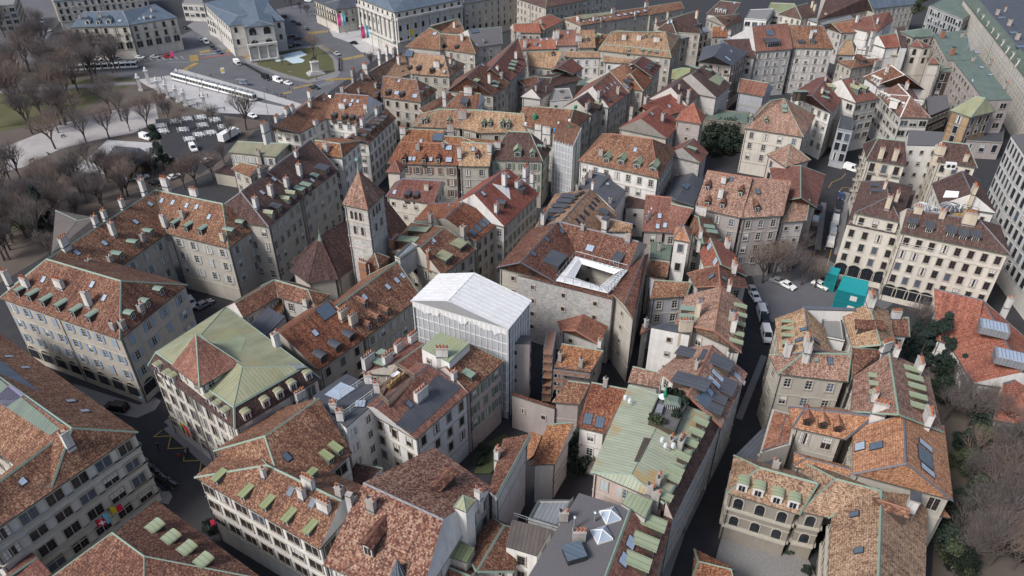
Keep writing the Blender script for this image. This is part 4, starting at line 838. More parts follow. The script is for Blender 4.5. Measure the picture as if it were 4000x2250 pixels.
B('small copper shed roof house by the beige loggia tower', 'annexe', T30, '1225,558 1400,560|1180,490 1400,490', he=13, p=24, roof='copper', wall='plaster', win=None)
B('beige loggia tower with pyramid roof and round arches', 'tower', T30, '1405,468 1560,478 1660,470|1500,395', he=16, p=30, roof='tile_red', wall='cream', win='arch', name='loggia_tower', rows=2)
B('white house with stepped brown roof and white sloping parapet', TH, T30, '1340,480 1400,480 1380,270 1290,280@f', he=17, roof='tile_dark', wall='white', win=None)
B('white gable house with three white dormers on the brown slope', TH, T30, '1575,897 1430,770 960,772 1088,856|1377,752 1243,656', he=16, p=31, roof='tile_mix', wall='white', win=None, dt='ws', dm='1045,800 1075,815 1105,830', ch='1190,730:mw', rc='trim_white')
B('tan hip with white dormers and striped white chimney group', TH, T30, '1330,1180 1640,1188 1440,880 1100,940|1430,965 1310,842@hip', he=15.5, p=31, roof='tile_rose', wall='paris', win='wide', dt='ws', dm='1130,965 1165,980 1195,1000 1310,1060 1345,1075 1540,1060', ch='1385,900:lw 1480,1130:xw', rc='trim_white')
B('steep brown gable house with dormers left of the glass gap', 'apartment house', T30, '640,1137 765,985 480,790 222,950|440,962 600,765', he=17, p=33, roof='tile_red', wall='white', win='plain', dt='gs', dm='685,930:gc*1.3 600,970:gs*1.2 600,1020:gs 335,960:gs*1.2 380,960:gs*1.2', ch='540,940:mc 575,815:m', rc='cap_zinc', name='apartment_house')
B('brown gable house with twin dormers and tall pale facade', 'apartment house', T30, '885,1036 1130,992|740,800 842,778', he=18, p=33, roof='tile_red', wall='paris', win='wide', dt='gc', dm='905,955:gc*1.4 985,940:gc*1.2', name='apartment_house', ch='860,860:s', rc='cap_zinc', sp=3.5)
B('grey glass stair bay with steel louvres between pale facades', 'office bay', T30, '700,1300 850,1330 860,1180 740,1150', he=13, roof='zinc', wall='wall_blueish', win='strip', name='office_bay', sp=2)
B('broad mottled roof with white framed dormers over a cream court front', 'mansion', 'o', '1872,322 2022,345 2052,290|1938,252 1972,247', he=15.5, p=32, roof='tile_rose', wall='cream', win='plain', dt='gc', dm='1889,306 1926,312 1895,283 1972,279:gs 1972,289:gs', name='mansion', sp=4.5)
B('modern block under wide dull green copper roofs', 'shopping block', T30, '1810,610 2060,600 1990,300 1660,340@f // 2180,1010 2460,1002 2075,500 1860,600@f he=17.9 // 1460,375 1660,365|1530,290 1640,285', he=18, p=25, roof='copper_dark', wall='mauve', win='wide', sp=4.5, name='shopping_block', ch='1745,385:bb 1845,555:bb 2000,505:p 1950,380:m 2060,620:m 2300,800:p 2380,900:m 2110,420:b 2230,650:m', sk='1740,355:x 1840,530:x 1590,270:l 1720,275:l 1980,380:l 2100,530:l 2150,680:l 2240,755:l')
B('copper mansard wing around the dark shopping court', 'shopping block', T30, '1720,720 1890,725 2060,640 1740,640|1760,680 1980,670 // 1990,890 2140,860 2060,660 1880,680|2020,850 1960,700', he=14, p=35, roof='copper_dark', wall='wood_dark', win='strip', name='shopping_block', sp=2)
B('pale stair shaft with a brown pyramid cap in the shopping court', 'tower', T30, '1610,640 1735,645 1720,590|1660,560', he=18, p=35, roof='tile_red', wall='cream', win=None, name='stair_tower')
tile_mat('wall_tan', [(.3, .2, .11), (.34, .23, .13), (.38, .26, .15), (.4, .28, .17), (.44, .31, .19)], cell=.8)
B('octagonal copper dome pavilion on tan stone piers', 'pavilion', T30, '1830,1110 2040,1180 2290,1120 2010,1040|2090,965 2190,985', he=15, p=30, roof='copper', wall='wall_tan', win='strip', name='pavilion', sp=4)
B('low lilac framed glass front below the copper dome', 'shopping block', T30, '1990,1420 2360,1440 2380,1290 2090,1290', he=6, roof='zinc', wall='mauve', win='strip', name='shopping_block')
B('flat dark court roof beside the white gabled houses', 'annexe', T30, '1620,1170 1830,1080 1800,950 1590,980@f', he=10, roof='gravel', wall='wood_dark', win='wide', name='court_roof')
# --- right edge
B('long pale street block with shell dormers and grey green mansard', 'apartment block', T30, '1960,-20 2760,1000 3500,700 2650,-300|2400,-160 3200,650', he=19, p=5, roof='zinc', wall='paris', win='plain', mans=(4.5, 2.0, 'copper_dark'), sp=3.3, fl=3.6, name='apartment_block', dt='pa',
  dm='2100,125 2150,190 2200,255 2250,320 2300,380 2350,445 2400,510 2450,570 2500,640', rc='cap_zinc', ch='2300,150:b 2420,260:b 2500,400:b 2600,420:m 2380,120:m', sk='2350,180:x 2470,330:x 2540,470:x')
B('tall grid facade office block with pale fins, right edge', 'office block', 'o', '2544,340 2581,393 2850,640 2850,300@f', he=30, roof='gravel', wall='paris', win='strip', name='office_block', sp=2.6, fl=3.6)
B('ivy stained retaining wall block with a green flat top', 'retaining wall', T20, '1920,1200 2370,1245 2395,1140 1985,1100', he=10.5, roof='copper_dark', wall='stone_dark', win=None, name='retaining_wall', cornice=False)
B('low bright red roof beside the shuttered apartment houses', 'annexe', T20, '2270,925 2535,972|2295,785 2580,835', he=9, p=30, roof='tile_red', wall='blueish', win=None)
B('pale grid office block at the top right', 'office block', T30, '1620,60 1960,200 2200,60 1900,-80', he=16, roof='copper_dark', wall='grey', win='strip', name='office_block', sp=2.1)
B('blue mansard building behind the roof garden, top right', 'apartment block', T30, '1060,90 1500,40|1000,-30 1480,-80', he=15, p=40, roof='slate', wall='paris', win='plain', name='apartment_block')
# --- square
B('blue slate hotel with cream and pink facade facing the tram square', 'hotel', T00, '700,278 1300,256|830,120 1240,108 // 1300,252 1790,176|1240,108 1560,40', he=15.5, p=26, roof='slate', wall='cream', win='balc', fl=3.6, sp=4.2, rc='zinc_pale', dt='sl', dm='885,245:sl*1.3 990,245 1095,240:sl*1.4 1470,200:pa*.8 1540,190:pa*.8', sk='1205,210:l 1300,205:l 1400,190 1605,160', ch='810,190:m 1015,180:m 1535,120:mw', name='hotel', shop='shop')
B('white museum with temple front and arched doors by the square', 'museum', 'o', '575,66 716,51 650,-25 512,8|600,40 690,28 // 690,62 672,-10 600,-2 612,70|651,50 636,-8@he=16 win=archs', he=14.5, p=18, roof='slate', wall='paris', win='arch', fl=5.5, sp=5, name='museum', rows=2, rc='zinc_pale')
B('low museum wing with flat roof left of the temple front', 'museum wing', T00, '2075,170 2260,255 2330,220 2110,120', he=9, roof='zinc_pale', wall='paris', win='arch', name='museum_wing')
B('opera house with blue slate roof and columned front', 'opera house', T10, '1003,-25 1393,128 2085,-10|1270,-90 1560,-100', he=21, p=26, roof='slate', wall='paris', win='arch', fl=5.5, sp=4.6, name='opera_house', rc='zinc_pale', rows=3)
B('stone bank building with arcade right of the opera house', 'bank', T10, '2085,40 2780,-70|2100,-80 2740,-190', he=17.5, p=20, roof='zinc', wall='stone', win='plain', shop='arch', name='bank', sp=4)
B('grey stone blocks along the far street, top centre', 'apartment block', T20, '110,-10 350,-20|120,-100 340,-110 // 340,80 1060,-60|360,-100 1040,-200', he=18, p=25, roof='tile_dark', wall='stone', win='plain', name='apartment_block')
B('far row of pale facades, top left', 'apartment block', T00, '535,15 1480,-70 1330,-230|520,-90 1350,-170', he=15, p=25, roof='slate', wall='paris', win='balc', name='apartment_block')
B('concrete honeycomb block, top left corner', 'office block', T00, '-250,90 145,50 180,-60 -200,-40', he=14.5, roof='gravel_pale', wall='grey', win='wide', name='office_block', sp=3, fl=3)
B('apartment block with rooftop shrubs behind the square, top', 'apartment block', T10, '570,0 800,100|560,-120 900,-20 // 800,100 1005,70|850,-10 1000,-30', he=12, p=20, roof='zinc', wall='cream', win='balc', name='apartment_block')
B('small white villa behind the museum, top', 'villa', T00, '1830,40 2050,50 2030,-40 1850,-50', he=9, roof='gravel_pale', wall='paris', win='wide', name='villa')
B('grey park cafe with a low hipped roof under the trees', 'park cafe', T01, '1010,220 1290,262 1530,115 1150,20|1180,80 1400,40', he=4.5, p=14, roof='zinc', wall='wood_dark', win=None, name='park_cafe', rc='cap_zinc')
B('open flat roofed shelter by the villa steps', 'shelter', T01, '2160,290 2370,325 2390,225 2290,200@f', he=4, roof='tile_dark', wall='trim', win=None, name='shelter')
# ------------------------------------------------------------------ ground sheets
def sheet(name, t, pts, z, mat, kind='structure', label=None):
    b = MB(); q = [at(t, x, y, z) for x, y in P2(pts)]
    a = sum(q[i].x * q[(i + 1) % len(q)].y - q[(i + 1) % len(q)].x * q[i].y for i in range(len(q)))
    if a < 0: q = q[::-1]
    b.face(q, mat, [(p.x, p.y) for p in q]); me = b.mesh(name)
    o = link(name, me); tag(o, label, None, None, kind); return o
plain('asphalt', (.032, .032, .036), .35, .35, .95); plain('asphalt_pale', (.105, .105, .115), .35, .12, .95); plain('paving', (.4, .39, .385), .2, .2, .9); plain('paving_grey', (.19, .185, .185), .2, .3, .9)
plain('gravel_path', (.34, .315, .305), .3, .12, 1); plain('earth', (.1, .08, .066), .4, .12, 1); plain('grass', (.085, .083, .035), .4, .12, 1); plain('grass_green', (.06, .075, .03), .4, .15, 1); plain('ice', (.5, .6, .62), .15, .15, .4)
plain('rail', (.05, .05, .055), .2, 3, .4); plain('road_yellow', (.45, .3, .06), .25, 1); plain('road_white', (.5, .5, .5), .25, 1); plain('road_red', (.4, .1, .09), .2, 1)
b = MB(); b.face([(-990, -100, 0), (990, -100, 0), (990, 1380, 0), (-990, 1380, 0)], 'asphalt'); tag(link('ground', b.mesh('ground')), kind='structure')
sheet('square_road', 'o', '330,175 430,100 520,60 900,-20 1010,60 1000,110 830,230 780,280 700,300 640,250 430,180 350,190', .02, 'asphalt_pale')
sheet('avenue_road', 'o', '-60,40 130,-60 240,-60 160,40 110,110 330,140 430,120 430,190 340,200 -60,190', .016, 'asphalt_pale')
sheet('park_ground', 'o', '-80,150 130,165 340,200 380,215 560,290 700,310 640,330 560,420 380,500 260,560 120,640 -80,760', .03, 'earth')
sheet('park_lawn', 'o', '-60,235 200,200 330,196 345,206 250,250 150,300 -60,345', .05, 'grass')
sheet('park_lawn', 'o', '-60,480 60,470 110,500 100,560 -60,600', .05, 'grass_green')
sheet('park_path', 'o', '-60,395 32,362 150,315 207,295 260,282 390,258 400,305 335,335 240,352 150,375 60,420 -60,450', .06, 'gravel_path')
sheet('park_path', 'o', '-60,228 340,205 345,212 -60,240', .064, 'paving_grey')
sheet('cafe_plaza', 'o', '270,352 400,360 395,400 280,440 180,430 240,380', .07, 'paving')
sheet('cafe_yard', 'o', '390,300 560,288 600,350 560,400 500,440 410,380', .066, 'asphalt')
sheet('tram_plaza', 'o', '345,200 425,190 660,258 730,272 705,290 550,284 495,274 370,216', .04, 'paving')
sheet('tram_platform', 'o', '440,172 470,178 690,240 760,262 745,272 640,243 436,182', .12, 'paving')
sheet('opera_forecourt', T10, '735,300 860,240 1000,250 1300,420 1400,440 1420,520 1200,555 1050,520 950,430 780,370', .05, 'paving')
sheet('museum_forecourt', T00, '1880,260 2240,500 2576,460 2700,440 2300,250 2000,180', .05, 'paving_grey')
sheet('island_pavement', T10, '-120,590 60,535 500,462 640,452 740,520 830,620 848,740 810,782 520,838 250,772 0,668 -95,632', .12, 'paving_grey')
sheet('island_lawn', T10, '-5,590 160,545 420,490 620,470 690,510 770,590 795,720 520,805 300,745 20,655', .16, 'grass')
sheet('frozen_pond', T10, '155,575 450,510 515,550 430,580 490,602 470,628 370,640 300,602 210,622', .2, 'ice')
sheet('town_square_pavement', T02, '730,960 1400,1180 1560,1100 1620,1140 1560,1230 1380,1310 1000,1230', .1, 'paving_grey')
sheet('corner_pavement', T03, '1540,600 1700,600 1730,650 1690,730 1560,700', .1, 'paving_grey')
sheet('copper_house_pavement', T02, '1650,1350 1700,1310 2300,1800 2230,1830', .1, 'paving_grey')
sheet('garden_lawn', T13, '2190,420 2260,140 2500,20 2620,120 2350,420', .4, 'grass_green')
sheet('wooden_deck', T23, '150,290 160,20 260,-60 330,-20 215,240', .6, 'tile_orange')
sheet('mansion_court', T23, '2030,1330 2180,760 2900,1150 3000,1330 3100,1600 2700,1700', .3, 'gravel_pale')
sheet('hill_garden', 'o', '2330,880 2420,820 2700,900 2750,1600 2330,1600 2360,1250', .2, 'earth')
sheet('small_square', 'o', '1880,660 2080,650 2250,760 2200,800 1930,810', .02, 'asphalt_pale')
def stripes(name, t, a, b_, wv, n, mat, z=.14, duty=.5):
    b = MB()
    for i in range(n):
        k0, k1 = i / n, (i + duty) / n
        p = [(a[0] + (b_[0] - a[0]) * k, a[1] + (b_[1] - a[1]) * k) for k in (k0, k1)]
        q = [at(t, *p[0], z), at(t, *p[1], z), at(t, p[1][0] + wv[0], p[1][1] + wv[1], z), at(t, p[0][0] + wv[0], p[0][1] + wv[1], z)]
        if (q[1] - q[0]).cross(q[2] - q[0]).z < 0: q = q[::-1]
        b.face(q, mat)
    tag(link(name, b.mesh(name)), kind='structure')
def line(name, t, pts, w, mat, z=.14):
    b = MB(); q = [at(t, x, y, z) for x, y in P2(pts)]
    for i in range(len(q) - 1):
        d = (q[i + 1] - q[i]).normalized(); s = Vector((-d.y, d.x, 0)) * w / 2; e = d * w / 2
        b.face([q[i] - s - e, q[i + 1] - s + e, q[i + 1] + s + e, q[i] + s - e], mat)
    tag(link(name, b.mesh(name)), kind='structure')
for a, b_, wv, n, t in (((1830, 700), (1960, 625), (50, 10), 7, T00), ((1905, 560), (1915, 625), (85, -8), 6, T00), ((2005, 515), (2110, 495), (15, 22), 8, T00), ((2270, 515), (2510, 590), (30, -22), 14, T00),
    ((525, 345), (735, 325), (0, -22), 11, T10), ((655, 225), (790, 265), (25, -14), 8, T10), ((850, 590), (1080, 545), (18, 22), 13, T10), ((390, 895), (590, 850), (-25, -12), 11, T10), ((265, 950), (370, 930), (-15, -14), 6, T10),
    ((700, 815), (960, 800), (15, -22), 13, T10), ((650, 455), (790, 545), (20, -3), 10, T10)):
    stripes('zebra_crossing', t, a, b_, wv, n, 'road_yellow')
stripes('parking_bays', T00, (1250, 600), (1880, 560), (30, 28), 10, 'road_white', duty=.08)
stripes('parking_bays', T10, (570, 870), (780, 800), (30, 25), 9, 'road_white', duty=.15)
stripes('lane_dashes', T00, (2240, 580), (2480, 750), (4, 3), 7, 'road_white', duty=.4); stripes('lane_dashes', T10, (640, 380), (900, 560), (6, 2), 9, 'road_yellow', duty=.4)
line('red_lane', T00, '2020,585 2310,548', .9, 'road_red'); line('stop_line', T00, '2010,548 2190,535', .5, 'road_white'); line('kerb_line', T00, '1690,625 1900,625', .3, 'road_white')
line('yellow_zigzag', T03, '1620,-10 1540,52 1715,42 1685,170 1865,162 1840,295 2022,288 2000,415', .17, 'road_yellow', .05)
for dy in (0, 14): line('tram_rail', 'o', f'330,{200+dy*.3} 430,{196+dy*.35} 650,{262+dy*.3} 800,{296+dy*.3}', .12, 'rail', .05); line('tram_rail', 'o', f'200,{170+dy*.3} 420,{165+dy*.35} 650,{228+dy*.3} 800,{268+dy*.3}', .12, 'rail', .05)
line('street_line', T31, '840,440 750,440 715,480 600,980 570,1060', .15, 'road_yellow', .05); line('street_line', T31, '780,300 740,345 640,390 610,440', .15, 'road_yellow', .05); line('street_line', T31, '500,1010 400,1290', .15, 'road_yellow', .05); line('street_line', T31, '640,1060 575,1300', .15, 'road_yellow', .05)

line('street_pavement', T23, '1500,1560 1700,1000 2150,80', 1.3, 'paving_grey', .1); line('street_pavement', T22, '2290,1300 2530,700', 1.3, 'paving_grey', .1); line('street_pavement', T31, '500,1050 560,600', 1.6, 'paving_grey', .1); line('street_pavement', T31, '700,1100 800,500', 1.8, 'paving_grey', .1)
line('street_pavement', T03, '1700,-30 2080,300', 1.6, 'paving_grey', .11)
# ------------------------------------------------------------------ trees
def bare_tree(seed, H, spread, mats, fine=1.0):
    r = random.Random(seed); tb = MB(); cb = MB()
    def go(p, d, L, rad, lev):
        if lev >= 5:
            for k in range(4):
                dd = (d + Vector((r.uniform(-.8, .8), r.uniform(-.8, .8), r.uniform(-.3, .7)))).normalized(); l = L * r.uniform(.5, 1.1)
                sd = dd.orthogonal().normalized() * .008 * fine; q = p + d * (L * r.random())
                e = q + dd * l
                cb.face([q - sd, q + sd, e], mats[1]); sd2 = dd.cross(sd).normalized() * .008 * fine; m = q + dd * l * .5; e2 = m + (dd + Vector((r.uniform(-1, 1), r.uniform(-1, 1), r.uniform(-.2, .6)))).normalized() * l * .6
                cb.face([m - sd2, m + sd2, e2], mats[1])
            return
        e = p + d * L
        (tb if lev < 3 else cb).tube(p, e, rad, rad * .68, mats[0] if lev < 3 else mats[1], 5 if lev < 2 else 3, False)
        n = 4 if lev in (0, 1, 2) else 3
        for k in range(n):
            a = 6.283 * (k + r.random() * .7) / n + lev
            sp = spread * r.uniform(.55, 1.15); x = d.orthogonal().normalized(); y = d.cross(x)
            dd = (d * math.cos(sp) + (x * math.cos(a) + y * math.sin(a)) * math.sin(sp)); dd.z += .2; dd.normalize()
            go(p + d * L * (r.uniform(.55, 1.0) if lev else r.uniform(.75, 1.0)), dd, L * r.uniform(.66, .88), rad * .6, lev + 1)
    go(Vector((0, 0, -.2)), Vector((r.uniform(-.05, .05), r.uniform(-.05, .05), 1)).normalized(), H * .21, H * .017, 0)
    return tb.mesh('trunk'), cb.mesh('crown')
BT = [bare_tree(3 + i, 13, .48 + .06 * (i % 3), ('bark', 'twig')) for i in range(5)] + [bare_tree(31 + i, 13, .55, ('bark', 'twig_warm')) for i in range(2)] + [bare_tree(61, 13, .38, ('bark', 'twig'))]
for nm, c in dict(leaf_dark=(.02, .035, .022), leaf_olive=(.05, .065, .03), leaf_fir=(.015, .03, .022)).items(): plain(nm, c, .5, .6, .8)
def leafy(seed, H, Rr, shape, mat, n=3200):
    r = random.Random(seed); tb = MB(); cb = MB(); tb.tube((0, 0, -.2), (0, 0, H * .8), H * .02 + .08, .05, 'bark', 6, False)
    cl = []
    for k in range(26):
        z = r.uniform(.12, 1); rr = (1 - z) ** .8 if shape == 'cone' else math.sin(math.pi * min(.97, z * .8 + .2)) ** .6
        a = r.uniform(0, 6.283); q = r.uniform(.3, .95); cl.append((Vector((math.cos(a) * Rr * rr * q, math.sin(a) * Rr * rr * q, z * H)), Rr * r.uniform(.18, .36)))
        tb.tube((0, 0, z * H * .75), cl[-1][0], .06, .02, 'bark', 3, False)
    for k in range(n):
        c, cr = r.choice(cl); v = Vector((r.gauss(0, 1), r.gauss(0, 1), r.gauss(0, .75))).normalized() * cr * r.uniform(.35, 1.1); p = c + v
        u = Vector((r.gauss(0, 1), r.gauss(0, 1), r.gauss(0, 1))).normalized(); w_ = u.orthogonal().normalized() * r.uniform(.09, .2); u *= r.uniform(.14, .32)
        cb.face([p - u, p + w_, p + u, p - w_], mat)
    return tb.mesh('trunk'), cb.mesh('crown')
EV = {'fir': leafy(1, 14, 3.6, 'cone', 'leaf_fir', 11000), 'bush': leafy(2, 5, 3.0, 'ball', 'leaf_dark', 3000), 'olive': leafy(4, 6, 3.2, 'ball', 'leaf_olive', 3000), 'pine': leafy(5, 9, 4.2, 'ball', 'leaf_olive', 4000), 'pot': leafy(6, 1.6, .8, 'ball', 'leaf_dark', 500), 'yel': leafy(7, 1.4, .9, 'ball', 'leaf_olive', 500)}
def tree(t, x, y, h, label, group=None, kind=None, z=0, name='bare_tree', cat='tree'):
    p = at(t, x, y, z); r = rng((x, y, h)); tr, cr = EV[kind] if kind else BT[r.randrange(len(BT))]
    h0 = dict(fir=14, bush=5, olive=6, pine=9, pot=1.6, yel=1.4).get(kind, 13.0) * (.62 if not kind else 1.0)
    o = root(name, label, cat, p, r.uniform(0, 6.28), group); s = h / h0; o.scale = (s * r.uniform(.9, 1.1), s * r.uniform(.9, 1.1), s)
    link('trunk', tr, o); link('crown', cr, o); return o
GP = 'leafless trees of the park'
LP = 'tall leafless brown tree among the crowd of bare park trees, left'
for x, y, h in ((325, 1350, 15), (665, 1225, 14), (590, 1340, 11), (760, 1280, 13), (1120, 1140, 15), (1225, 1220, 13), (790, 930, 15), (430, 1190, 13)): tree(T00, x, y, h, 'bare tree on the lawn edge north of the pale park path', 'bare trees along the park lawn')
for x, y, h in ((870, 1440, 12), (1100, 1395, 12), (1310, 1320, 10), (1490, 1310, 12), (1650, 1150, 9), (560, 1500, 13)): tree(T00, x, y, h, 'bare plane tree standing on the pale gravel path', 'bare trees on the park path')
tree(T00, 2480, 1310, 14, 'large dark spreading bare tree by the plaza gate near the parked white car')
for x, y in ((1800, 1330), (2150, 1260), (2330, 1420), (1700, 1220)): tree(T00, x, y, 8, 'small bare tree growing among the white cafe tables', 'bare trees between the cafe tables')
rr = random.Random(5)
for k in range(52):
    x, y = rr.choice([(rr.uniform(-20, 330), rr.uniform(165, 215)), (rr.uniform(-20, 300), rr.uniform(120, 215)), (rr.uniform(-20, 200), rr.uniform(215, 330)), (rr.uniform(-20, 140), rr.uniform(90, 200))]); tree('o', x, y, rr.uniform(12, 17), LP, GP)
for k in range(70):
    x, y = rr.uniform(-20, 340), rr.uniform(455, 660)
    if x > 345 - (y - 455) * 1.15 + 30: continue
    tree('o', x, y, rr.uniform(8, 13), 'leafless tree in the dark thicket below the park terrace', 'leafless trees of the hillside thicket')
for x, y, h in ((1985, 440, 11), (2150, 360, 9), (2260, 200, 8), (1860, 460, 9)): tree(T01, x, y, h, 'bare street tree between the villa and the cafe yard', 'bare trees by the villa')
tree(T01, 375, 760, 14, 'thin leaning bare tree beside the park lamp path'); tree(T01, 120, 960, 14, 'gnarled bare tree at the far left park lawn')
for x, y in ((1400, 330), (1250, 420), (1080, 330), (1560, 330), (900, 250), (800, 330)): tree(T01, x, y, 9, 'bare tree around the low grey park cafe', 'bare trees round the park cafe')
tree(T01, 470, 850, 13, 'slim dark conifer in the left park', kind='fir', name='conifer'); tree(T01, 1650, 260, 15, 'broad dark conifer between the park cafe and the villa', kind='fir', name='conifer')
tree(T30, 1480, 140, 9, 'pine tree growing on the roof garden, top right', kind='pine', name='pine_tree', z=17)
for x, y in ((300, 60), (360, 90), (450, 130), (520, 165), (850, 150), (920, 150), (680, 150)): tree(T10, x, y, 7, 'small bare avenue tree beside the museum street', 'bare avenue trees by the museum')
tree(T10, 580, 560, 10, 'bare tree on the lawn island near the statue'); tree(T10, 270, 665, 5, 'little bare tree at the edge of the frozen pond'); tree(T10, 1165, 690, 7, 'bare tree at the square corner beside the tan mansion')
for x, y, h in ((60, 1330, 11), (150, 1420, 10), (330, 1420, 9), (30, 1080, 10), (470, 1450, 8), (-120, 1180, 11), (-60, 1400, 11), (250, 1250, 10), (350, 1060, 8)): tree(T31, x, y, h, 'purplish bare tree in the small square under the tall stone house', 'bare trees of the small square')
for x, y, k, h in ((1620, 760, 'fir', 13), (1500, 760, 'fir', 11), (1720, 860, 'fir', 9), (1400, 640, 'fir', 8), (1850, 980, 'fir', 8), (1640, 600, 'fir', 9), (1780, 760, 'fir', 7)): tree(T32, x, y, h, 'dark conifer between the tan gables and the salmon hall', 'dark conifers by the salmon hall', k, name='conifer')
tree(T32, 1470, 480, 10, 'bare branching tree against the white gable wall')
for x, y, h in ((2050, 1050, 9), (2200, 1000, 8), (1850, 1250, 9), (2000, 1400, 10), (2450, 1350, 9), (2150, 1300, 8), (1900, 1050, 8), (1780, 1350, 8), (2350, 1150, 9), (1980, 960, 8), (2120, 1080, 9), (2280, 1080, 10), (2420, 1180, 9), (1700, 600, 7), (2250, 1420, 9), (2100, 1180, 8), (1850, 900, 7)): tree(T32, x, y, h, 'brown bare tree in the garden below the salmon hall', 'bare trees of the hillside garden')
for x, y in ((1800, 950), (2250, 1180), (1720, 1130), (2300, 1450), (2150, 1420), (2050, 1180)): tree(T32, x, y, 5.5, 'rounded dark evergreen shrub in the hillside garden', 'evergreen shrubs of the hillside garden', 'bush', name='evergreen_shrub', cat='shrub')
for x, y, h in ((2150, 1100, 12), (2030, 1350, 12), (2400, 700, 11), (2300, 420, 10), (2500, 1000, 11), (2560, 500, 10), (2350, 1250, 9), (1980, 560, 8), (2450, 1400, 9), (2250, 800, 10), (2050, 900, 9), (1900, 1150, 9), (2150, 600, 9), (2050, 350, 8), (2350, 950, 11), (2200, 1350, 11), (1950, 1350, 9), (2450, 250, 10), (2200, 250, 9)): tree(T33, x, y, h, 'pale brown bare tree in the lower right garden', 'bare trees of the lower right garden')
for x, y in ((1850, 1000), (1760, 1200), (1900, 1400), (2100, 650), (1980, 820), (2200, 900), (2100, 150), (1950, 200), (2300, 200), (1950, 400), (1830, 1350), (2500, 1250), (2450, 150)): tree(T33, x, y, 5, 'low dark evergreen in the lower right garden', 'evergreens of the lower right garden', rng((x, y)).choice(['bush', 'olive', 'bush']), name='evergreen_shrub', cat='shrub')
for t, x, y in ((T33, 205, 1215), (T33, 385, 1420), (T23, 2320, 1090), (T23, 2520, 1140)): tree(t, x, y, 1.7, 'clipped round bush beside the gravel court', 'clipped bushes of the gravel court', 'pot', z=.3, name='clipped_bush', cat='shrub')
tree(T23, 620, 350, 7, 'evergreen tree in a planter in the narrow yard', kind='bush', name='evergreen_tree')
for x, y in ((2230, 330), (2290, 230)): tree(T13, x, y, 2.6, 'dark shrub in the walled garden', 'shrubs of the walled garden', 'bush', name='evergreen_shrub', cat='shrub')
for x, y, h in ((1960, 1480, 8), (2030, 1490, 9.5), (2100, 1490, 9), (2170, 1500, 10), (2240, 1490, 8), (2310, 1500, 9.5), (2120, 1560, 6), (2010, 1570, 5)): tree(T20, x, y, h, 'dark ivy mass against the retaining wall', 'ivy against the retaining wall', 'bush', name='ivy_bush', cat='shrub')
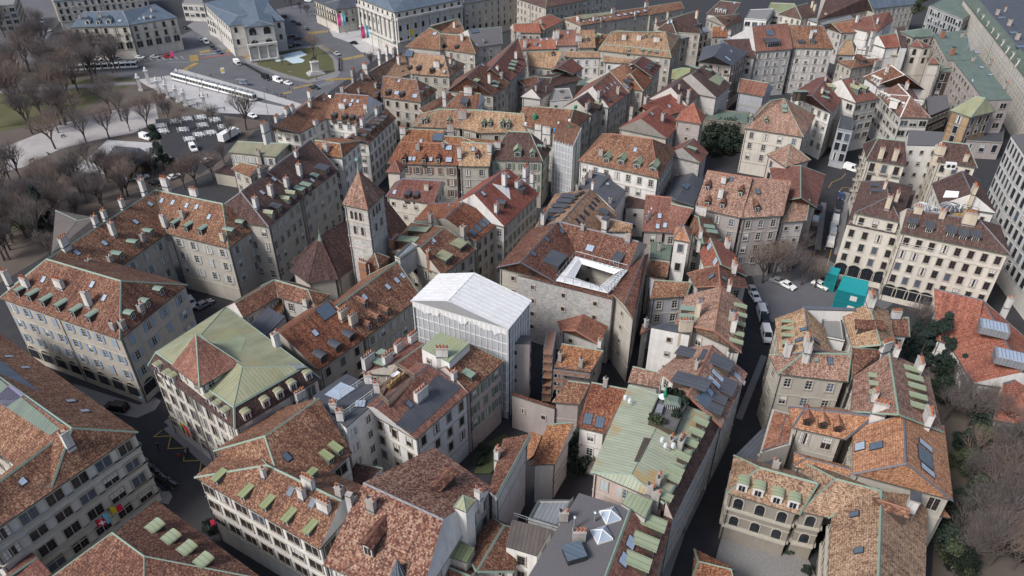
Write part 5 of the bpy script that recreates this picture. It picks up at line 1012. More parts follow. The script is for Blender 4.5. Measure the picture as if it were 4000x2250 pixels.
# ------------------------------------------------------------------ cars
def car_parts(kind):
    def f():
        L, W, H = dict(car=(4.4, 1.8, 1.5), van=(5.4, 2.0, 2.3), suv=(4.8, 1.95, 1.85))[kind]
        x = L / 2; w = W / 2; res = {}
        if kind == 'van': prof = [(-x, .35), (-x, 1.9), (-x + .15, H), (x - 1.9, H), (x - 1.0, 1.25), (x - .15, 1.05), (x, .75), (x, .35)]
        elif kind == 'suv': prof = [(-x, .4), (-x, 1.05), (-x + .2, H - .1), (-x + .5, H), (x - 2.0, H), (x - 1.35, 1.15), (x - .2, 1.0), (x, .75), (x, .4)]
        else: prof = [(-x, .35), (-x, .85), (-x + .35, .95), (-x + .95, H - .06), (-x + 1.3, H), (x - 2.0, H), (x - 1.2, .98), (x - .25, .82), (x, .6), (x, .35)]
        def ww(z): return w if z < 1.0 else w - .16 * min(1, (z - 1.0) / (H - 1.0 + 1e-6)) - .02
        out = {}
        def body(mat):
            b = MB(); n = len(prof); Lf = [(p[0], -ww(p[1]), p[1]) for p in prof]; Rt = [(p[0], ww(p[1]), p[1]) for p in prof]
            b.face(Lf, mat); b.face(Rt[::-1], mat)
            for i in range(n):
                j = (i + 1) % n; b.face([Lf[j], Lf[i], Rt[i], Rt[j]], mat)
            for s in (-1, 1): b.box((x - .04, s * (w - .3), .72), (.12, .35, .16), 'paint_white'); b.box((-x + .03, s * (w - .25), .82), (.1, .25, .18), 'flag_red')
            b.box((x, 0, .42), (.14, W * .9, .2), 'rubber'); b.box((-x, 0, .42), (.14, W * .9, .2), 'rubber')
            return b.mesh('body')
        g = MB()
        k = next(i for i in range(len(prof) - 1, 0, -1) if prof[i][1] >= H - .01)
        a, c = prof[k], prof[k + 1]
        def lerp(p, q, f_): return (p[0] + (q[0] - p[0]) * f_, p[1] + (q[1] - p[1]) * f_)
        p, q = lerp(a, c, .1), lerp(a, c, .92); nx = Vector((c[1] - a[1], 0, -(c[0] - a[0]))).normalized() * -.02
        e = Vector((.02, 0, .02))
        g.face([Vector((q[0], -ww(q[1]) + .12, q[1])) + e, Vector((q[0], ww(q[1]) - .12, q[1])) + e, Vector((p[0], ww(p[1]) - .12, p[1])) + e, Vector((p[0], -ww(p[1]) + .12, p[1])) + e], 'glass')
        if kind != 'van':
            k2 = next(i for i in range(len(prof)) if prof[i][1] >= H - .11); a, c = prof[k2], prof[k2 - 1]; p, q = lerp(a, c, .08), lerp(a, c, .85); e = Vector((-.02, 0, .02))
            g.face([Vector((p[0], -ww(p[1]) + .12, p[1])) + e, Vector((p[0], ww(p[1]) - .12, p[1])) + e, Vector((q[0], ww(q[1]) - .12, q[1])) + e, Vector((q[0], -ww(q[1]) + .12, q[1])) + e], 'glass')
        zt, zb_ = H - .12, 1.06; x0 = -x + (1.2 if kind == 'car' else .5); x1 = x - (1.75 if kind == 'car' else 1.75)
        if kind == 'van': x0 = x - 2.6; zb_ = 1.25
        for s in (-1, 1):
            y1, y2 = s * (ww(zb_) + .012), s * (ww(zt) + .012); pts = [(x0, y1, zb_), (x1 + .35, y1, zb_), (x1 - .1, y2, zt), (x0 + .2, y2, zt)]
            g.face(pts if s < 0 else pts[::-1], 'glass')
        wh = MB(); wh.tube((0, -.11, 0), (0, .11, 0), .33, .33, 'rubber', 12); wh.tube((0, -.12, 0), (0, .12, 0), .19, .19, 'paint_silver', 8)
        return dict(body=body, glass=g.mesh('window_glass'), wheel=wh.mesh('wheel'), L=L, W=W)
    return cached(('car', kind), f)
NCAR = {}
CARLAB = {}
def car(t, x, y, dx, dy, col='white', kind='car', label=None, group=None, z=.02):
    P = car_parts(kind); p = at(t, x, y, z); q = at(t, x + dx, y + dy, z); a = math.atan2(q.y - p.y, q.x - p.x)
    o = root('parked_' + ('van' if kind == 'van' else 'car'), label, 'van' if kind == 'van' else 'car', p, a, group)
    link('body', cached(('cb', kind, col), lambda: P['body']('paint_' + col)), o); link('window_glass', P['glass'], o)
    for sx in (-1, 1):
        for sy in (-1, 1): link('wheel', P['wheel'], o, (sx * P['L'] * .31, sy * (P['W'] / 2 - .1), .35))
def cars(t, group, where, lst):
    for s in lst.split():
        q = s.split(','); x, y, dx, dy = map(float, q[:4]); col = q[4]; kind = q[5] if len(q) > 5 else 'car'
        car(t, x, y, dx, dy, col, kind, f"{col} {dict(car='car', van='van', suv='off-road car')[kind]} {where}", group)
cars(T00, 'cars in the hotel bays', 'in the marked bays before the slate roofed hotel', '1410,590,80,5,white 1560,585,80,5,silver 1690,580,80,0,red 985,608,80,10,white 640,618,40,60,white 490,630,80,20,black 1180,605,80,5,grey 860,620,80,5,black')
cars(T00, 'cars on the left avenue', 'on the avenue between bare trees and the concrete block', '430,228,20,40,white,van 462,270,20,40,silver 497,315,20,40,white 380,180,20,40,black')
cars(T00, 'cars on the museum ramp street', 'queuing on the street left of the museum', '2020,408,60,40,silver 2078,438,50,50,white,van 2145,490,60,40,black 2208,538,60,20,blue 1865,288,50,30,black 2030,170,60,10,black 2060,185,60,10,white')
cars(T10, 'cars in the museum car park', 'in the car park rows in front of the museum', '30,447,70,10,white 65,435,70,10,black 145,412,70,-10,black 197,410,70,-10,grey 240,437,70,-10,white 280,393,70,-10,grey 322,382,70,-10,red 375,374,70,-10,black 425,396,70,-15,black 222,495,70,-15,black,suv 325,482,70,-15,black 413,458,70,-15,black')
cars(T10, 'cars right of the museum', 'on the street right of the museum', '500,295,-50,-20,grey 425,250,-50,-30,black 370,223,-50,-30,blue 287,172,-50,-30,black 525,18,60,5,white')
cars(T10, 'cars round the lawn island', 'driving beside the lawn island with the statue', '980,442,-60,-10,black 815,553,60,30,silver 110,798,70,25,black,van 225,825,70,25,white,van 325,850,70,25,white 590,893,70,10,black')
cars(T00, 'vehicles near the cafe yard', 'parked by the cafe yard', '2545,1180,70,30,white 1475,1400,70,20,white,van')
cars(T01, 'vehicles behind the villa', 'on the lane below the park cafe', '1950,65,40,60,white,van 2085,182,70,-30,white 1570,412,60,10,black 1310,375,70,-20,white 1430,352,70,-20,white 1760,345,70,-25,white 1350,330,70,-20,grey 1240,360,70,-10,silver')
cars(T31, 'taxis in the narrow street', 'in the row of taxis in the narrow street', '730,535,10,-70,blue 716,605,10,-70,black 708,655,10,-70,black 690,705,10,-70,grey 672,785,10,-70,white,van 650,850,10,-70,silver 645,915,10,-70,silver,van 622,1010,10,-70,white,van')
cars(T31, 'cars left of the taxi row', 'along the left wall of the narrow street', '506,665,15,-70,black 466,800,15,-70,silver,van 838,270,60,20,white,van')
cars(T31, 'cars behind the office block', 'behind the cream corner block, far right', '2420,1290,30,80,red 2450,1430,40,70,silver')
cars(T31, 'cars under the trees of the small square', 'half hidden under the bare trees of the small square', '600,1410,70,40,black 190,1440,60,30,white 525,1440,60,30,white 100,1400,60,20,grey')
cars(T22, 'cars by the street corner', 'at the street corner beside the copper parapet', '2440,110,40,60,white 2415,45,40,60,silver 2510,290,20,70,white,van 2540,380,20,70,black,suv 2555,500,20,70,white,van 2530,220,20,70,grey')
car(T02, 1175, 1225, -90, -12, 'black', 'suv', 'black off-road car with white sun shade on the grey pavement')
car(T02, 1930, 175, 30, 40, 'silver', 'suv', 'silver car in the alley behind the barrel dormer mansion'); car(T02, 2060, 185, 60, -30, 'grey', 'car', 'grey car beside the silver one behind the mansion')
# ------------------------------------------------------------------ people
def person_me(c1, c2, hair, ph):
    b = MB(); r = .0
    s = .28 * ph
    for sgn in (-1, 1):
        k = sgn * s
        b.tube((sgn * .1, 0, .86), (sgn * .1, k * .55, .48), .095, .07, c2, 8, False); b.tube((sgn * .1, k * .55, .48), (sgn * .1, k * .9 - .03, .08), .07, .045, c2, 8); b.box((sgn * .1, k * .9 - .1, .04), (.1, .26, .09), 'rubber')
        b.tube((sgn * .2, 0, 1.4), (sgn * .26, -k * .35, 1.1), .06, .048, c1, 8); b.tube((sgn * .26, -k * .35, 1.1), (sgn * .24, -k * .6 - .06, .85), .048, .036, c1, 8)
        b.tube((sgn * .24, -k * .6 - .06, .86), (sgn * .24, -k * .6 - .1, .74), .036, .03, 'skin', 6)
    rings = [(.82, .17, .11), (.95, .17, .12), (1.1, .16, .11), (1.3, .2, .12), (1.42, .21, .11), (1.48, .12, .08), (1.5, .06, .06), (1.56, .06, .06)]
    for i in range(len(rings) - 1):
        (z0, a0, b0), (z1, a1, b1) = rings[i], rings[i + 1]; n = 10
        P = [[Vector((math.cos(6.283 * k / n) * a, math.sin(6.283 * k / n) * q, z)) for k in range(n)] for z, a, q in ((z0, a0, b0), (z1, a1, b1))]
        for k in range(n): b.face([P[0][k], P[0][(k + 1) % n], P[1][(k + 1) % n], P[1][k]], c1 if i < 5 else 'skin')
    for i in range(6):
        t0, t1 = math.pi * i / 6, math.pi * (i + 1) / 6; n = 10
        P = [[Vector((math.sin(t_) * .085 * math.cos(6.283 * k / n), math.sin(t_) * .1 * math.sin(6.283 * k / n), 1.66 - math.cos(t_) * .12)) for k in range(n)] for t_ in (t0, t1)]
        for k in range(n): b.face([P[0][k], P[0][(k + 1) % n], P[1][(k + 1) % n], P[1][k]], hair if (i >= 3 and (i > 3 or 0 < math.sin(6.283 * (k + .5) / n))) else 'skin')
    b.box((0, -.1, 1.65), (.03, .05, .05), 'skin')
    return b.mesh('person')
PM = [person_me(a, c, h, p) for a, c, h, p in (('cloth_dark', 'cloth_dark', 'cloth_dark', 1), ('paint_blue', 'cloth_dark', 'bark', .8), ('cloth_tan', 'cloth_dark', 'cloth_dark', .6), ('paint_red', 'paint_blue', 'bark', 1))]
def person(t, x, y, a, m, label, group=None, z=.12):
    o = link('person', PM[m], None, at(t, x, y, z), (0, 0, a)); tag(o, label, 'person', group)
for i, (x, y, m, l) in enumerate(((1600, 178, 0, 'person in dark clothes walking alone inside the yellow zigzag'), (1805, 280, 3, 'person in red crossing the dark street by the zigzag'), (1868, 258, 0, 'person in black walking beside the person in red'), (1895, 215, 1, 'person in blue top near the copper house kerb'))): person(T03, x, y, .5 + i, m, l, z=.05)
for x, y, l in ((422, 875, 'person crossing the yellow stripes below the lawn island'), (335, 900, 'person on the traffic isle left of the yellow stripes'), (612, 805, 'person walking past the statue corner of the lawn island'), (1098, 555, 'person at the crossing before the opera forecourt'), (115, 918, 'lone person on the tram platform end'), (915, 345, 'person alone on the opera forecourt')): person(T10, x, y, x, int(x) % 3, l)
for x, y in ((300, 995), (248, 970), (222, 980), (200, 950), (265, 972)): person(T10, x, y, x, int(x) % 3, 'person in the group waiting on the tram platform', 'people waiting on the tram platform')
for x, y in ((1632, 800), (1655, 800), (2015, 985), (2092, 978), (1990, 1068), (2262, 1115), (2125, 775), (1792, 722)): person(T00, x, y, x, int(x) % 3, 'dark clothed person walking on the pale tram plaza', 'people on the tram plaza')
for x, y in ((1412, 1335), (1438, 1338), (1000, 1255)): person(T00, x, y, x, int(x) % 3, 'dark clothed person strolling on the gravel path', 'people on the gravel path')
# ------------------------------------------------------------------ motorbikes
def moto_me():
    b = MB()
    for x in (-.62, .62): b.tube((x, -.06, .3), (x, .06, .3), .3, .3, 'rubber', 10); b.tube((x, -.07, .3), (x, .07, .3), .12, .12, 'paint_silver', 6)
    b.box((-.05, 0, .5), (.6, .28, .35), 'paint_black'); b.box((.12, 0, .8), (.45, .26, .2), 'paint_grey', taper=.7); b.box((-.45, 0, .78), (.7, .26, .14), 'rubber')
    b.tube((.62, 0, .3), (.42, 0, 1.0), .05, .05, 'paint_silver', 6); b.tube((.4, -.35, 1.02), (.4, .35, 1.02), .03, .03, 'rubber', 6); b.box((.55, 0, .9), (.12, .2, .22), 'paint_black'); b.tube((-.3, .16, .3), (-.8, .18, .4), .05, .06, 'paint_silver', 6)
    return b.mesh('motorbike')
MM = moto_me()
def moto(p, a, label, group): tag(link('motorbike', MM, None, p, (0, 0, a)), label, 'motorbike', group)
a_, b_ = at(T03, 1470, 330, .05), at(T03, 1760, 560, .05)
for i in range(26): moto(a_.lerp(b_, i / 25) + Vector((rr.uniform(-.15, .15), rr.uniform(-.2, .2), 0)), .9 + rr.uniform(-.12, .12), 'dark motorbike packed in the long row beside the town hall corner', 'motorbikes in the row by the town hall')
for i in range(14): p = at(T10, 850, 600 + 115 * i / 13, .13); moto(p, .2 + rr.uniform(-.1, .1), 'motorbike at the right kerb of the lawn island', 'motorbikes at the right of the lawn island')
for i in range(13): p = at(T00, 2470 + 210 * i / 12, 655 + 120 * i / 12, .13); moto(p, 1.2 + rr.uniform(-.1, .1), 'motorbike at the lower left kerb of the lawn island', 'motorbikes at the left of the lawn island')
# ------------------------------------------------------------------ church bell tower
rt, ro, O, hit = B('square stone bell tower with arched openings and pointed tiled roof', 'bell tower', T11, '865,610 1125,665 1300,495|1030,268', he=30, p=60, roof='tile_rose', wall='wall_rubble2', win=None, rc='cap_tile', name='bell_tower', cornice=False, oh=.35)
A_, B_, C_ = at(T11, 865, 610, 30), at(T11, 1125, 665, 30), at(T11, 1300, 495, 30)
def on_wall(a, b, t, x, y, off):
    e = plan(b - a).normalized(); n = Vector((e.y, -e.x, 0)); r = ray(t, x, y); k = (a + n * -off - CAM).dot(n) / r.dot(n); return CAM + r * k + n * .03, math.atan2(n.x, -n.y)
def arch_open():
    b = MB(); w, h = .75, 2.0; n = 8
    inn = [(-w / 2, -h / 2)] + [(-w / 2 * math.cos(math.pi * i / n), h / 2 - w / 2 + w / 2 * math.sin(math.pi * i / n)) for i in range(n + 1)] + [(w / 2, -h / 2)]
    b.face([(x, -.02, z) for x, z in inn][::-1], 'frame_dark')
    out = [(x * 1.45, z + (.16 if z > 0 else 0)) for x, z in inn]
    for i in range(len(inn) - 1): b.face([(inn[i][0], -.12, inn[i][1]), (inn[i + 1][0], -.12, inn[i + 1][1]), (out[i + 1][0], -.12, out[i + 1][1]), (out[i][0], -.12, out[i][1])], 'wall_stone')
    for i in range(4): b.box((0, -.06, -h / 2 + .2 + i * .3), (w, .05, .1), 'wood_dark')
    return b.mesh('belfry_opening')
AO = arch_open()
for a, b_, L in ((A_, B_, ((967, 712), (1010, 722), (1055, 733), (1000, 862), (1075, 878))), (B_, C_, ((1180, 692), (1212, 662), (1240, 632), (1208, 837), (1262, 778)))):
    for x, y in L:
        p, an = on_wall(a, b_, T11, x, y, .35); link('belfry_opening', AO, rt, p - O, an)
b = MB(); D_ = A_ + C_ - B_
foot = inset([A_, B_, C_, D_], .35)
for z, h_ in ((29.2, .5), (26.1, .35), (22.2, .35), (19.5, .3)):
    q = inset(foot, -.12)
    for i in range(4):
        c, d = q[i], q[(i + 1) % 4]; c = Vector((c.x, c.y, z)) - O; d = Vector((d.x, d.y, z)) - O; up = Vector((0, 0, h_)); ci = Vector((foot[i].x, foot[i].y, z)) - O; di = Vector((foot[(i + 1) % 4].x, foot[(i + 1) % 4].y, z)) - O
        b.face([c, d, d + up, c + up], 'wall_stone'); b.face([c + up, d + up, di + up, ci + up], 'wall_stone'); b.face([ci, di, d, c], 'wall_stone')
link('string_course', b.mesh('string_course'), rt)
ap = max((ro.matrix_basis @ v.co for v in ro.data.vertices), key=lambda v: v.z); b = MB(); b.tube((0, 0, -.8), (0, 0, 1.6), .35, .1, 'cap_green', 8); b.tube((0, 0, 1.5), (0, 0, 4.2), .06, .04, 'cap_green', 6)
for i in range(6):
    z0, z1 = 2.3 + .45 * -math.cos(math.pi * i / 6), 2.3 + .45 * -math.cos(math.pi * (i + 1) / 6); b.tube((0, 0, z0), (0, 0, z1), max(.02, .45 * math.sin(math.pi * i / 6)), max(.02, .45 * math.sin(math.pi * (i + 1) / 6)), 'tank_teal', 10)
link('finial', b.mesh('finial'), rt, ap)
# apse finial
p = at(T11, 640, 930, 22.5); b = MB(); b.tube((0, 0, -1), (0, 0, .6), .5, .12, 'cap_green', 8); b.tube((0, 0, .6), (0, 0, 1.8), .1, .05, 'cap_green', 6); tag(link('roof_finial', b.mesh('roof_finial'), None, p), 'green copper finial on the church apse roof', 'finial')
# ------------------------------------------------------------------ netting
def rods(name, a, b_, z0, z1, step, parent, Oo, mat='paint_white', off=.06, w=.1, hz=2.0):
    e = plan(b_ - a); L = e.length; e.normalize(); n = Vector((e.y, -e.x, 0)) * off; m = MB()
    k = 0.0
    while k <= L:
        p = a + e * k + n; m.box((p.x, p.y, (z0 + z1) / 2), (w, w, z1 - z0), mat); k += step * (.8 + .4 * R.random())
    z = z0
    while z < z1:
        m.tube((a.x + n.x, a.y + n.y, z), (b_.x + n.x, b_.y + n.y, z), w * .35, w * .35, mat, 4); z += hz
    return link(name, m.mesh(name, Oo), parent)
def find(sub): return next(o for o in bpy.data.objects if o.get('label') and sub in o['label'])
tent = find('white tarpaulin tent'); TO = tent.location
tc = [at(T12, x, y, 22.5) for x, y in ((2540, 420), (2776, 130), (1830, -138), (1555, 130))]; tc = inset(tc, .3)
rods('net_strap', tc[3], tc[0], 2, 22.3, 1.1, tent, TO, w=.14, hz=2.4); rods('net_strap', tc[0], tc[1], 2, 22.3, 1.1, tent, TO, w=.14, hz=2.4)
m = MB(); a, b_ = tc[3], tc[0]; e = plan(b_ - a).normalized(); n = Vector((e.y, -e.x, 0)); L = plan(b_ - a).length; k = 0
N = 40
for i in range(N):
    x0, x1 = L * i / N, L * (i + 1) / N; dd_ = lambda j: 1.0 + .5 * math.sin(j * .45) + rng(j // 3).random() * 1.6 * (1 if (j // 5) % 3 else .2); d0 = dd_(i); d1 = dd_(i + 1)
    o0 = .15 + .12 * (i % 2); o1 = .15 + .12 * ((i + 1) % 2)
    p = [a + e * x0 + n * o0, a + e * x1 + n * o1]; q0 = Vector((p[0].x, p[0].y, 22.5)); q1 = Vector((p[1].x, p[1].y, 22.5))
    m.face([q0 - Vector((0, 0, d0)), q1 - Vector((0, 0, d1)), q1, q0], 'tarp')
link('tarp_skirt', m.mesh('tarp_skirt', TO), tent)
m = MB(); tr = [v.co.copy() for v in next(c for c in tent.children if c.name.startswith('roof')).data.vertices]
rc_ = sorted(set((round(v.x, 2), round(v.y, 2), round(v.z, 2)) for v in tr), key=lambda v: -v[2])
ri = [at(T12, x, y, 0) for x, y in ((1935, 135), (2200, -148))]
zr = max(v.z for v in tr) - .1
ri = [at(T12, 1935, 135, zr), at(T12, 2200, -148, zr)]; ev_ = [at(T12, x, y, 22.5) for x, y in ((2540, 420), (2776, 130), (1830, -138), (1555, 130))]
for k in range(10):
    f_ = k / 9; up = Vector((0, 0, .06)); m.tube(ri[0].lerp(ri[1], f_) + up, ev_[0].lerp(ev_[1], f_) + up, .05, .05, 'tarp', 4); m.tube(ri[0].lerp(ri[1], f_) + up, ev_[3].lerp(ev_[2], f_) + up, .05, .05, 'tarp', 4)
link('roof_batten', m.mesh('roof_batten', TO), tent)
rid = [at(T12, 1935, 135, 22.5), at(T12, 2200, -148, 22.5)]
sh2 = find('scaffolded house wrapped'); SO = sh2.location
hc = [at(T21, x, y, 19) for x, y in ((415, -40), (610, 20), (695, -160), (480, -300))]
for i in range(2): rods('net_strap', hc[i], hc[i + 1], 2, 19.2, 1.0, sh2, SO, w=.14)
m = MB(); e = plan(hc[2] - hc[1]); n = Vector((e.y, -e.x, 0)).normalized() * .12
for k0, k1 in ((.35, .5),):
    p, q = hc[1] + e * k0 + n, hc[1] + e * k1 + n; m.face([Vector((p.x, p.y, 4)), Vector((q.x, q.y, 6)), Vector((q.x, q.y, 19)), Vector((p.x, p.y, 17))], 'green_cloth')
link('green_net', m.mesh('green_net', SO), sh2)
# white netting round the light well
ow = [at(T21, x, y, 17.6) for x, y in ((445, 1375), (640, 1135), (1158, 1275), (965, 1500))]; iw = [at(T21, x, y, 17.0) for x, y in ((625, 1350), (700, 1205), (1035, 1310), (880, 1440))]
m = MB()
for i in range(4):
    j = (i + 1) % 4
    for k in range(10):
        f0, f1 = k / 10, (k + 1) / 10
        def pt(f, s): 
            o_, q_ = ow[i].lerp(ow[j], f), iw[i].lerp(iw[j], f); p = o_.lerp(q_, s); p.z += .5 * math.sin(s * 3.14) + .12 * ((k + int(f * 10)) % 2); return p
        for s0, s1 in ((0, .5), (.5, 1)):
            q = [pt(f0, s0), pt(f1, s0), pt(f1, s1), pt(f0, s1)]; q = q if face_n(q).z > 0 else q[::-1]; m.face(q, 'tarp')
    m.tube(ow[i], ow[j], .12, .12, 'tarp', 5); m.tube(iw[i], iw[j], .12, .12, 'tarp', 5)
O2 = sum(ow, Vector()) / 4; r_ = root('safety_netting', 'white plastic netting round the square light well', 'netting', O2); link('net_sheet', m.mesh('net_sheet', O2), r_)
m = MB()
for i in range(4):
    for k in range(6):
        p = ow[i].lerp(ow[(i + 1) % 4], k / 6); m.tube(p - Vector((0, 0, 1)), p + Vector((0, 0, 1.6)), .05, .05, 'steel', 5)
    m.tube(ow[i] + Vector((0, 0, 1.4)), ow[(i + 1) % 4] + Vector((0, 0, 1.4)), .05, .05, 'steel', 5)
link('guard_rail', m.mesh('guard_rail', O2), r_)
# scaffold at the rust tiled house
def scaffold(label, a, b_, z0, z1, dep, extra=None):
    e = plan(b_ - a); L = e.length; e.normalize(); n = Vector((e.y, -e.x, 0)); Oo = Vector((a.x, a.y, z0)); o = root('scaffold', label, 'scaffold', Oo); m = MB(); pk = MB()
    k = 0
    while k <= L + .1:
        for d in (.3, dep):
            p = a + e * k + n * d; m.tube((p.x, p.y, z0), (p.x, p.y, z1), .06, .06, 'steel', 5)
        k += 2
    z = z0 + 2
    while z <= z1:
        for d in (.3, dep):
            p, q = a + n * d, b_ + n * d; m.tube((p.x, p.y, z), (q.x, q.y, z), .05, .05, 'steel', 4); m.tube((p.x, p.y, z + 1), (q.x, q.y, z + 1), .04, .04, 'steel', 4)
        p, q = a + n * .3, b_ + n * .3; p2, q2 = a + n * dep, b_ + n * dep
        pk.face([(p.x, p.y, z), (p2.x, p2.y, z), (q2.x, q2.y, z), (q.x, q.y, z)], 'wood_deck'); z += 2
    link('pole_frame', m.mesh('pole_frame', Oo), o); link('deck_plank', pk.mesh('deck_plank', Oo), o)
    if extra:
        p, q = a + n * (dep + .1), b_ + n * (dep + .1); x = MB(); x.face([(p.x, p.y, z0 + 6), (q.x, q.y, z0 + 5), (q.x, q.y, z0 + 8), (p.x, p.y, z0 + 10.5)], extra); link('safety_net', x.mesh('safety_net', Oo), o)
scaffold('tall steel scaffold beside the rust tiled low house', at(T22, 480, 560, 11) + Vector((-.5, 0, 0)), at(T22, 440, 800, 11) + Vector((-.5, 0, 0)), 0, 14.5, 2.0, 'blue_cloth')
scaffold('low scaffold deck along the rust tiled eaves', at(T22, 430, 810, 11), at(T22, 790, 860, 11), 5, 12, 1.6)
scaffold('scaffold strip on the bare grey house below the tent', at(T22, -120, 560, 14), at(T22, 60, 560, 14), 0, 13, 1.4)
scaffold('spindly hoist scaffold on the conical tan tower house', at(T30, 890, 540, 14), at(T30, 1040, 560, 14), 0, 17, 2.0, 'tarp')
# ------------------------------------------------------------------ roof furniture
def railing(label, pts, h, mat, name='railing', mesh=False, parent=None):
    m = MB(); Oo = pts[0]
    for i in range(len(pts) - 1):
        a, b_ = pts[i], pts[i + 1]; L = (b_ - a).length; nseg = max(1, int(L / 1.5))
        for k in range(nseg + 1): p = a.lerp(b_, k / nseg); m.tube(p, p + Vector((0, 0, h)), .045, .045, mat, 5)
        for f in ((1, .5) if not mesh else (1, .75, .5, .25, .05)): m.tube(a + Vector((0, 0, h * f)), b_ + Vector((0, 0, h * f)), .045 if f == 1 else .025, .045 if f == 1 else .025, mat, 5)
        if mesh:
            k = 0
            while k < L: p = a.lerp(b_, k / L); m.tube(p, p + Vector((0, 0, h)), .018, .018, mat, 3); k += .35
    o = link(name, m.mesh(name, Oo), None, Oo); tag(o, label, 'railing'); return o
def pl(t, s, z): return [at(t, x, y, z) for x, y in P2(s)]
railing('white tube railing on the dark zinc roof', pl(T12, '770,1170 1100,945 1225,1010 1235,1035 875,1300 770,1170', 18.1), 1.1, 'frame_white')
railing('yellowish mesh fence round the wooden roof terrace', pl(T12, '1250,1110 1340,1195 1600,925 1430,815 1250,1110', 19.85), 1.2, 'cloth_tan', mesh=True)
railing('steel railing on the flat blue grey roof', pl(T23, '20,860 400,985 610,700', 13.6), 1.0, 'steel')
def wicker_me():
    b = MB(); n = 12
    for i in range(n):
        a0, a1 = 6.283 * i / n, 6.283 * (i + 1) / n; P = lambda a, r, z: (math.cos(a) * r, math.sin(a) * r, z)
        h0 = .95 if math.sin(a0) > -.4 else .5; h1 = .95 if math.sin(a1) > -.4 else .5
        b.face([P(a0, .34, .02), P(a1, .34, .02), P(a1, .46, h1), P(a0, .46, h0)], 'wicker'); b.face([P(a1, .4, h1), P(a0, .4, h0), P(a0, .46, h0), P(a1, .46, h1)], 'wicker'); b.face([P(a0, .36, .42), P(a1, .36, .42), (0, 0, .45)], 'cloth_tan')
    return b.mesh('wicker_chair')
WM = wicker_me()
for x, y in ((1345, 1000), (1390, 960), (1465, 905), (1425, 930)): tag(link('wicker_chair', WM, None, at(T12, x, y, 19.86), (0, 0, R.uniform(0, 6)), 1.1), 'round wicker armchair on the fenced wooden roof terrace', 'chair', 'wicker chairs on the roof terrace')
b = MB(); b.box((0, 0, .7), (1.6, .8, .06), 'paint_white')
for sx in (-.7, .7):
    for sy in (-.3, .3): b.box((sx, sy, .35), (.06, .06, .7), 'frame_brown')
tag(link('terrace_table', b.mesh('terrace_table'), None, at(T12, 1405, 900, 19.86), (0, 0, .8)), 'white topped table among the wicker chairs', 'table')
def pyramid_light(x, y, lab):
    p = at(T23, x, y, 18.62); o = root('skylight_pyramid', lab, 'skylight', p, .35); b = MB(); b.box((0, 0, .12), (2.3, 2.3, .3), 'paint_white'); c = [(-1.1, -1.1, .3), (1.1, -1.1, .3), (1.1, 1.1, .3), (-1.1, 1.1, .3)]
    for q in c: b.tube(q, (0, 0, 1.35), .08, .08, 'paint_white', 5)
    link('frame', b.mesh('frame'), o); g = MB()
    for i in range(4): g.face([c[i], c[(i + 1) % 4], (0, 0, 1.33)], 'glass_sky')
    link('pane', g.mesh('pane'), o)
pyramid_light(985, 850, 'white framed pyramid skylight on the gravel roof, nearer the green patch'); pyramid_light(900, 1045, 'white framed pyramid skylight on the gravel roof, nearer the black hatch')
b = MB(); b.box((0, 0, .55), (2.5, 2.3, 1.1), 'frame_dark', top='slate'); b.box((0, 0, 1.15), (2.7, 2.5, .1), 'slate'); tag(link('roof_hatch', b.mesh('roof_hatch'), None, at(T23, 620, 1250, 18.62), (0, 0, .3)), 'dark metal roof hatch box on the gravel roof', 'roof hatch')
def dish_me(r_):
    b = MB(); n = 14; P = [[(math.cos(6.283 * k / n) * r_ * s, -.25 * r_ * (1 - s * s) , math.sin(6.283 * k / n) * r_ * s) for k in range(n)] for s in (0.02, .5, 1)]
    for i in range(2):
        for k in range(n): b.face([P[i][k], P[i][(k + 1) % n], P[i + 1][(k + 1) % n], P[i + 1][k]], 'paint_white')
    b.tube((0, -.1, 0), (0, .2, -r_ - .3), .04, .04, 'steel', 5); b.tube((0, -.2, 0), (0, -.2 - r_ * .7, -r_ * .3), .02, .02, 'steel', 4); b.box((0, -.2 - r_ * .7, -r_ * .3), (.12, .12, .12), 'paint_grey')
    return b.mesh('satellite_dish')
DM = dish_me(.42)
for t, x, y, z, l in ((T23, 1510, 85, 20.3, 'white satellite dish nearest the roof slot'), (T23, 1545, 140, 20.2, 'white satellite dish in the middle of the copper roof chimneys'), (T23, 1620, 140, 20.1, 'white satellite dish by the long chimney wall'), (T22, 1145, 1105, 19.6, 'white satellite dish left of a pair on the olive copper roof'), (T22, 1188, 1138, 19.6, 'white satellite dish right of a pair on the olive copper roof'), (T30, 2060, 810, 19.2, 'white satellite dish on the shopping court copper roof'), (T30, 1660, 205, 18.9, 'white satellite dish beside the roof garden')):
    tag(link('satellite_dish', DM, None, at(t, x, y, z), (-.5, 0, .6), 1.2), l, 'satellite dish')
# roof garden terrace
TZ = 20.05
q = pl(T22, '1500,1050 1765,1150 1640,1440 1375,1330', TZ - .05)
if face_n(q).z < 0: q = q[::-1]
Oo = sum(q, Vector()) / 4; o = root('roof_garden', 'dark paved roof garden sunk in the long copper roof', 'roof garden', Oo); b = MB(); b.face(q, 'gravel'); pb = MB()
for i in range(4):
    a, c = q[i], q[(i + 1) % 4]; b.face([a - Vector((0, 0, 2)), c - Vector((0, 0, 2)), c, a], 'wood_dark'); pb.box(((a + c) / 2 + Vector((0, 0, .2))), ((c - a).length, .18, .5), 'gutter', Matrix.Translation((a + c) / 2 + Vector((0, 0, .2))) @ Matrix.Rotation(math.atan2(c.y - a.y, c.x - a.x), 4, 'Z') @ Matrix.Translation(-(a + c) / 2 - Vector((0, 0, .2))))
link('deck', b.mesh('deck', Oo), o); link('kerb', pb.mesh('kerb', Oo), o)
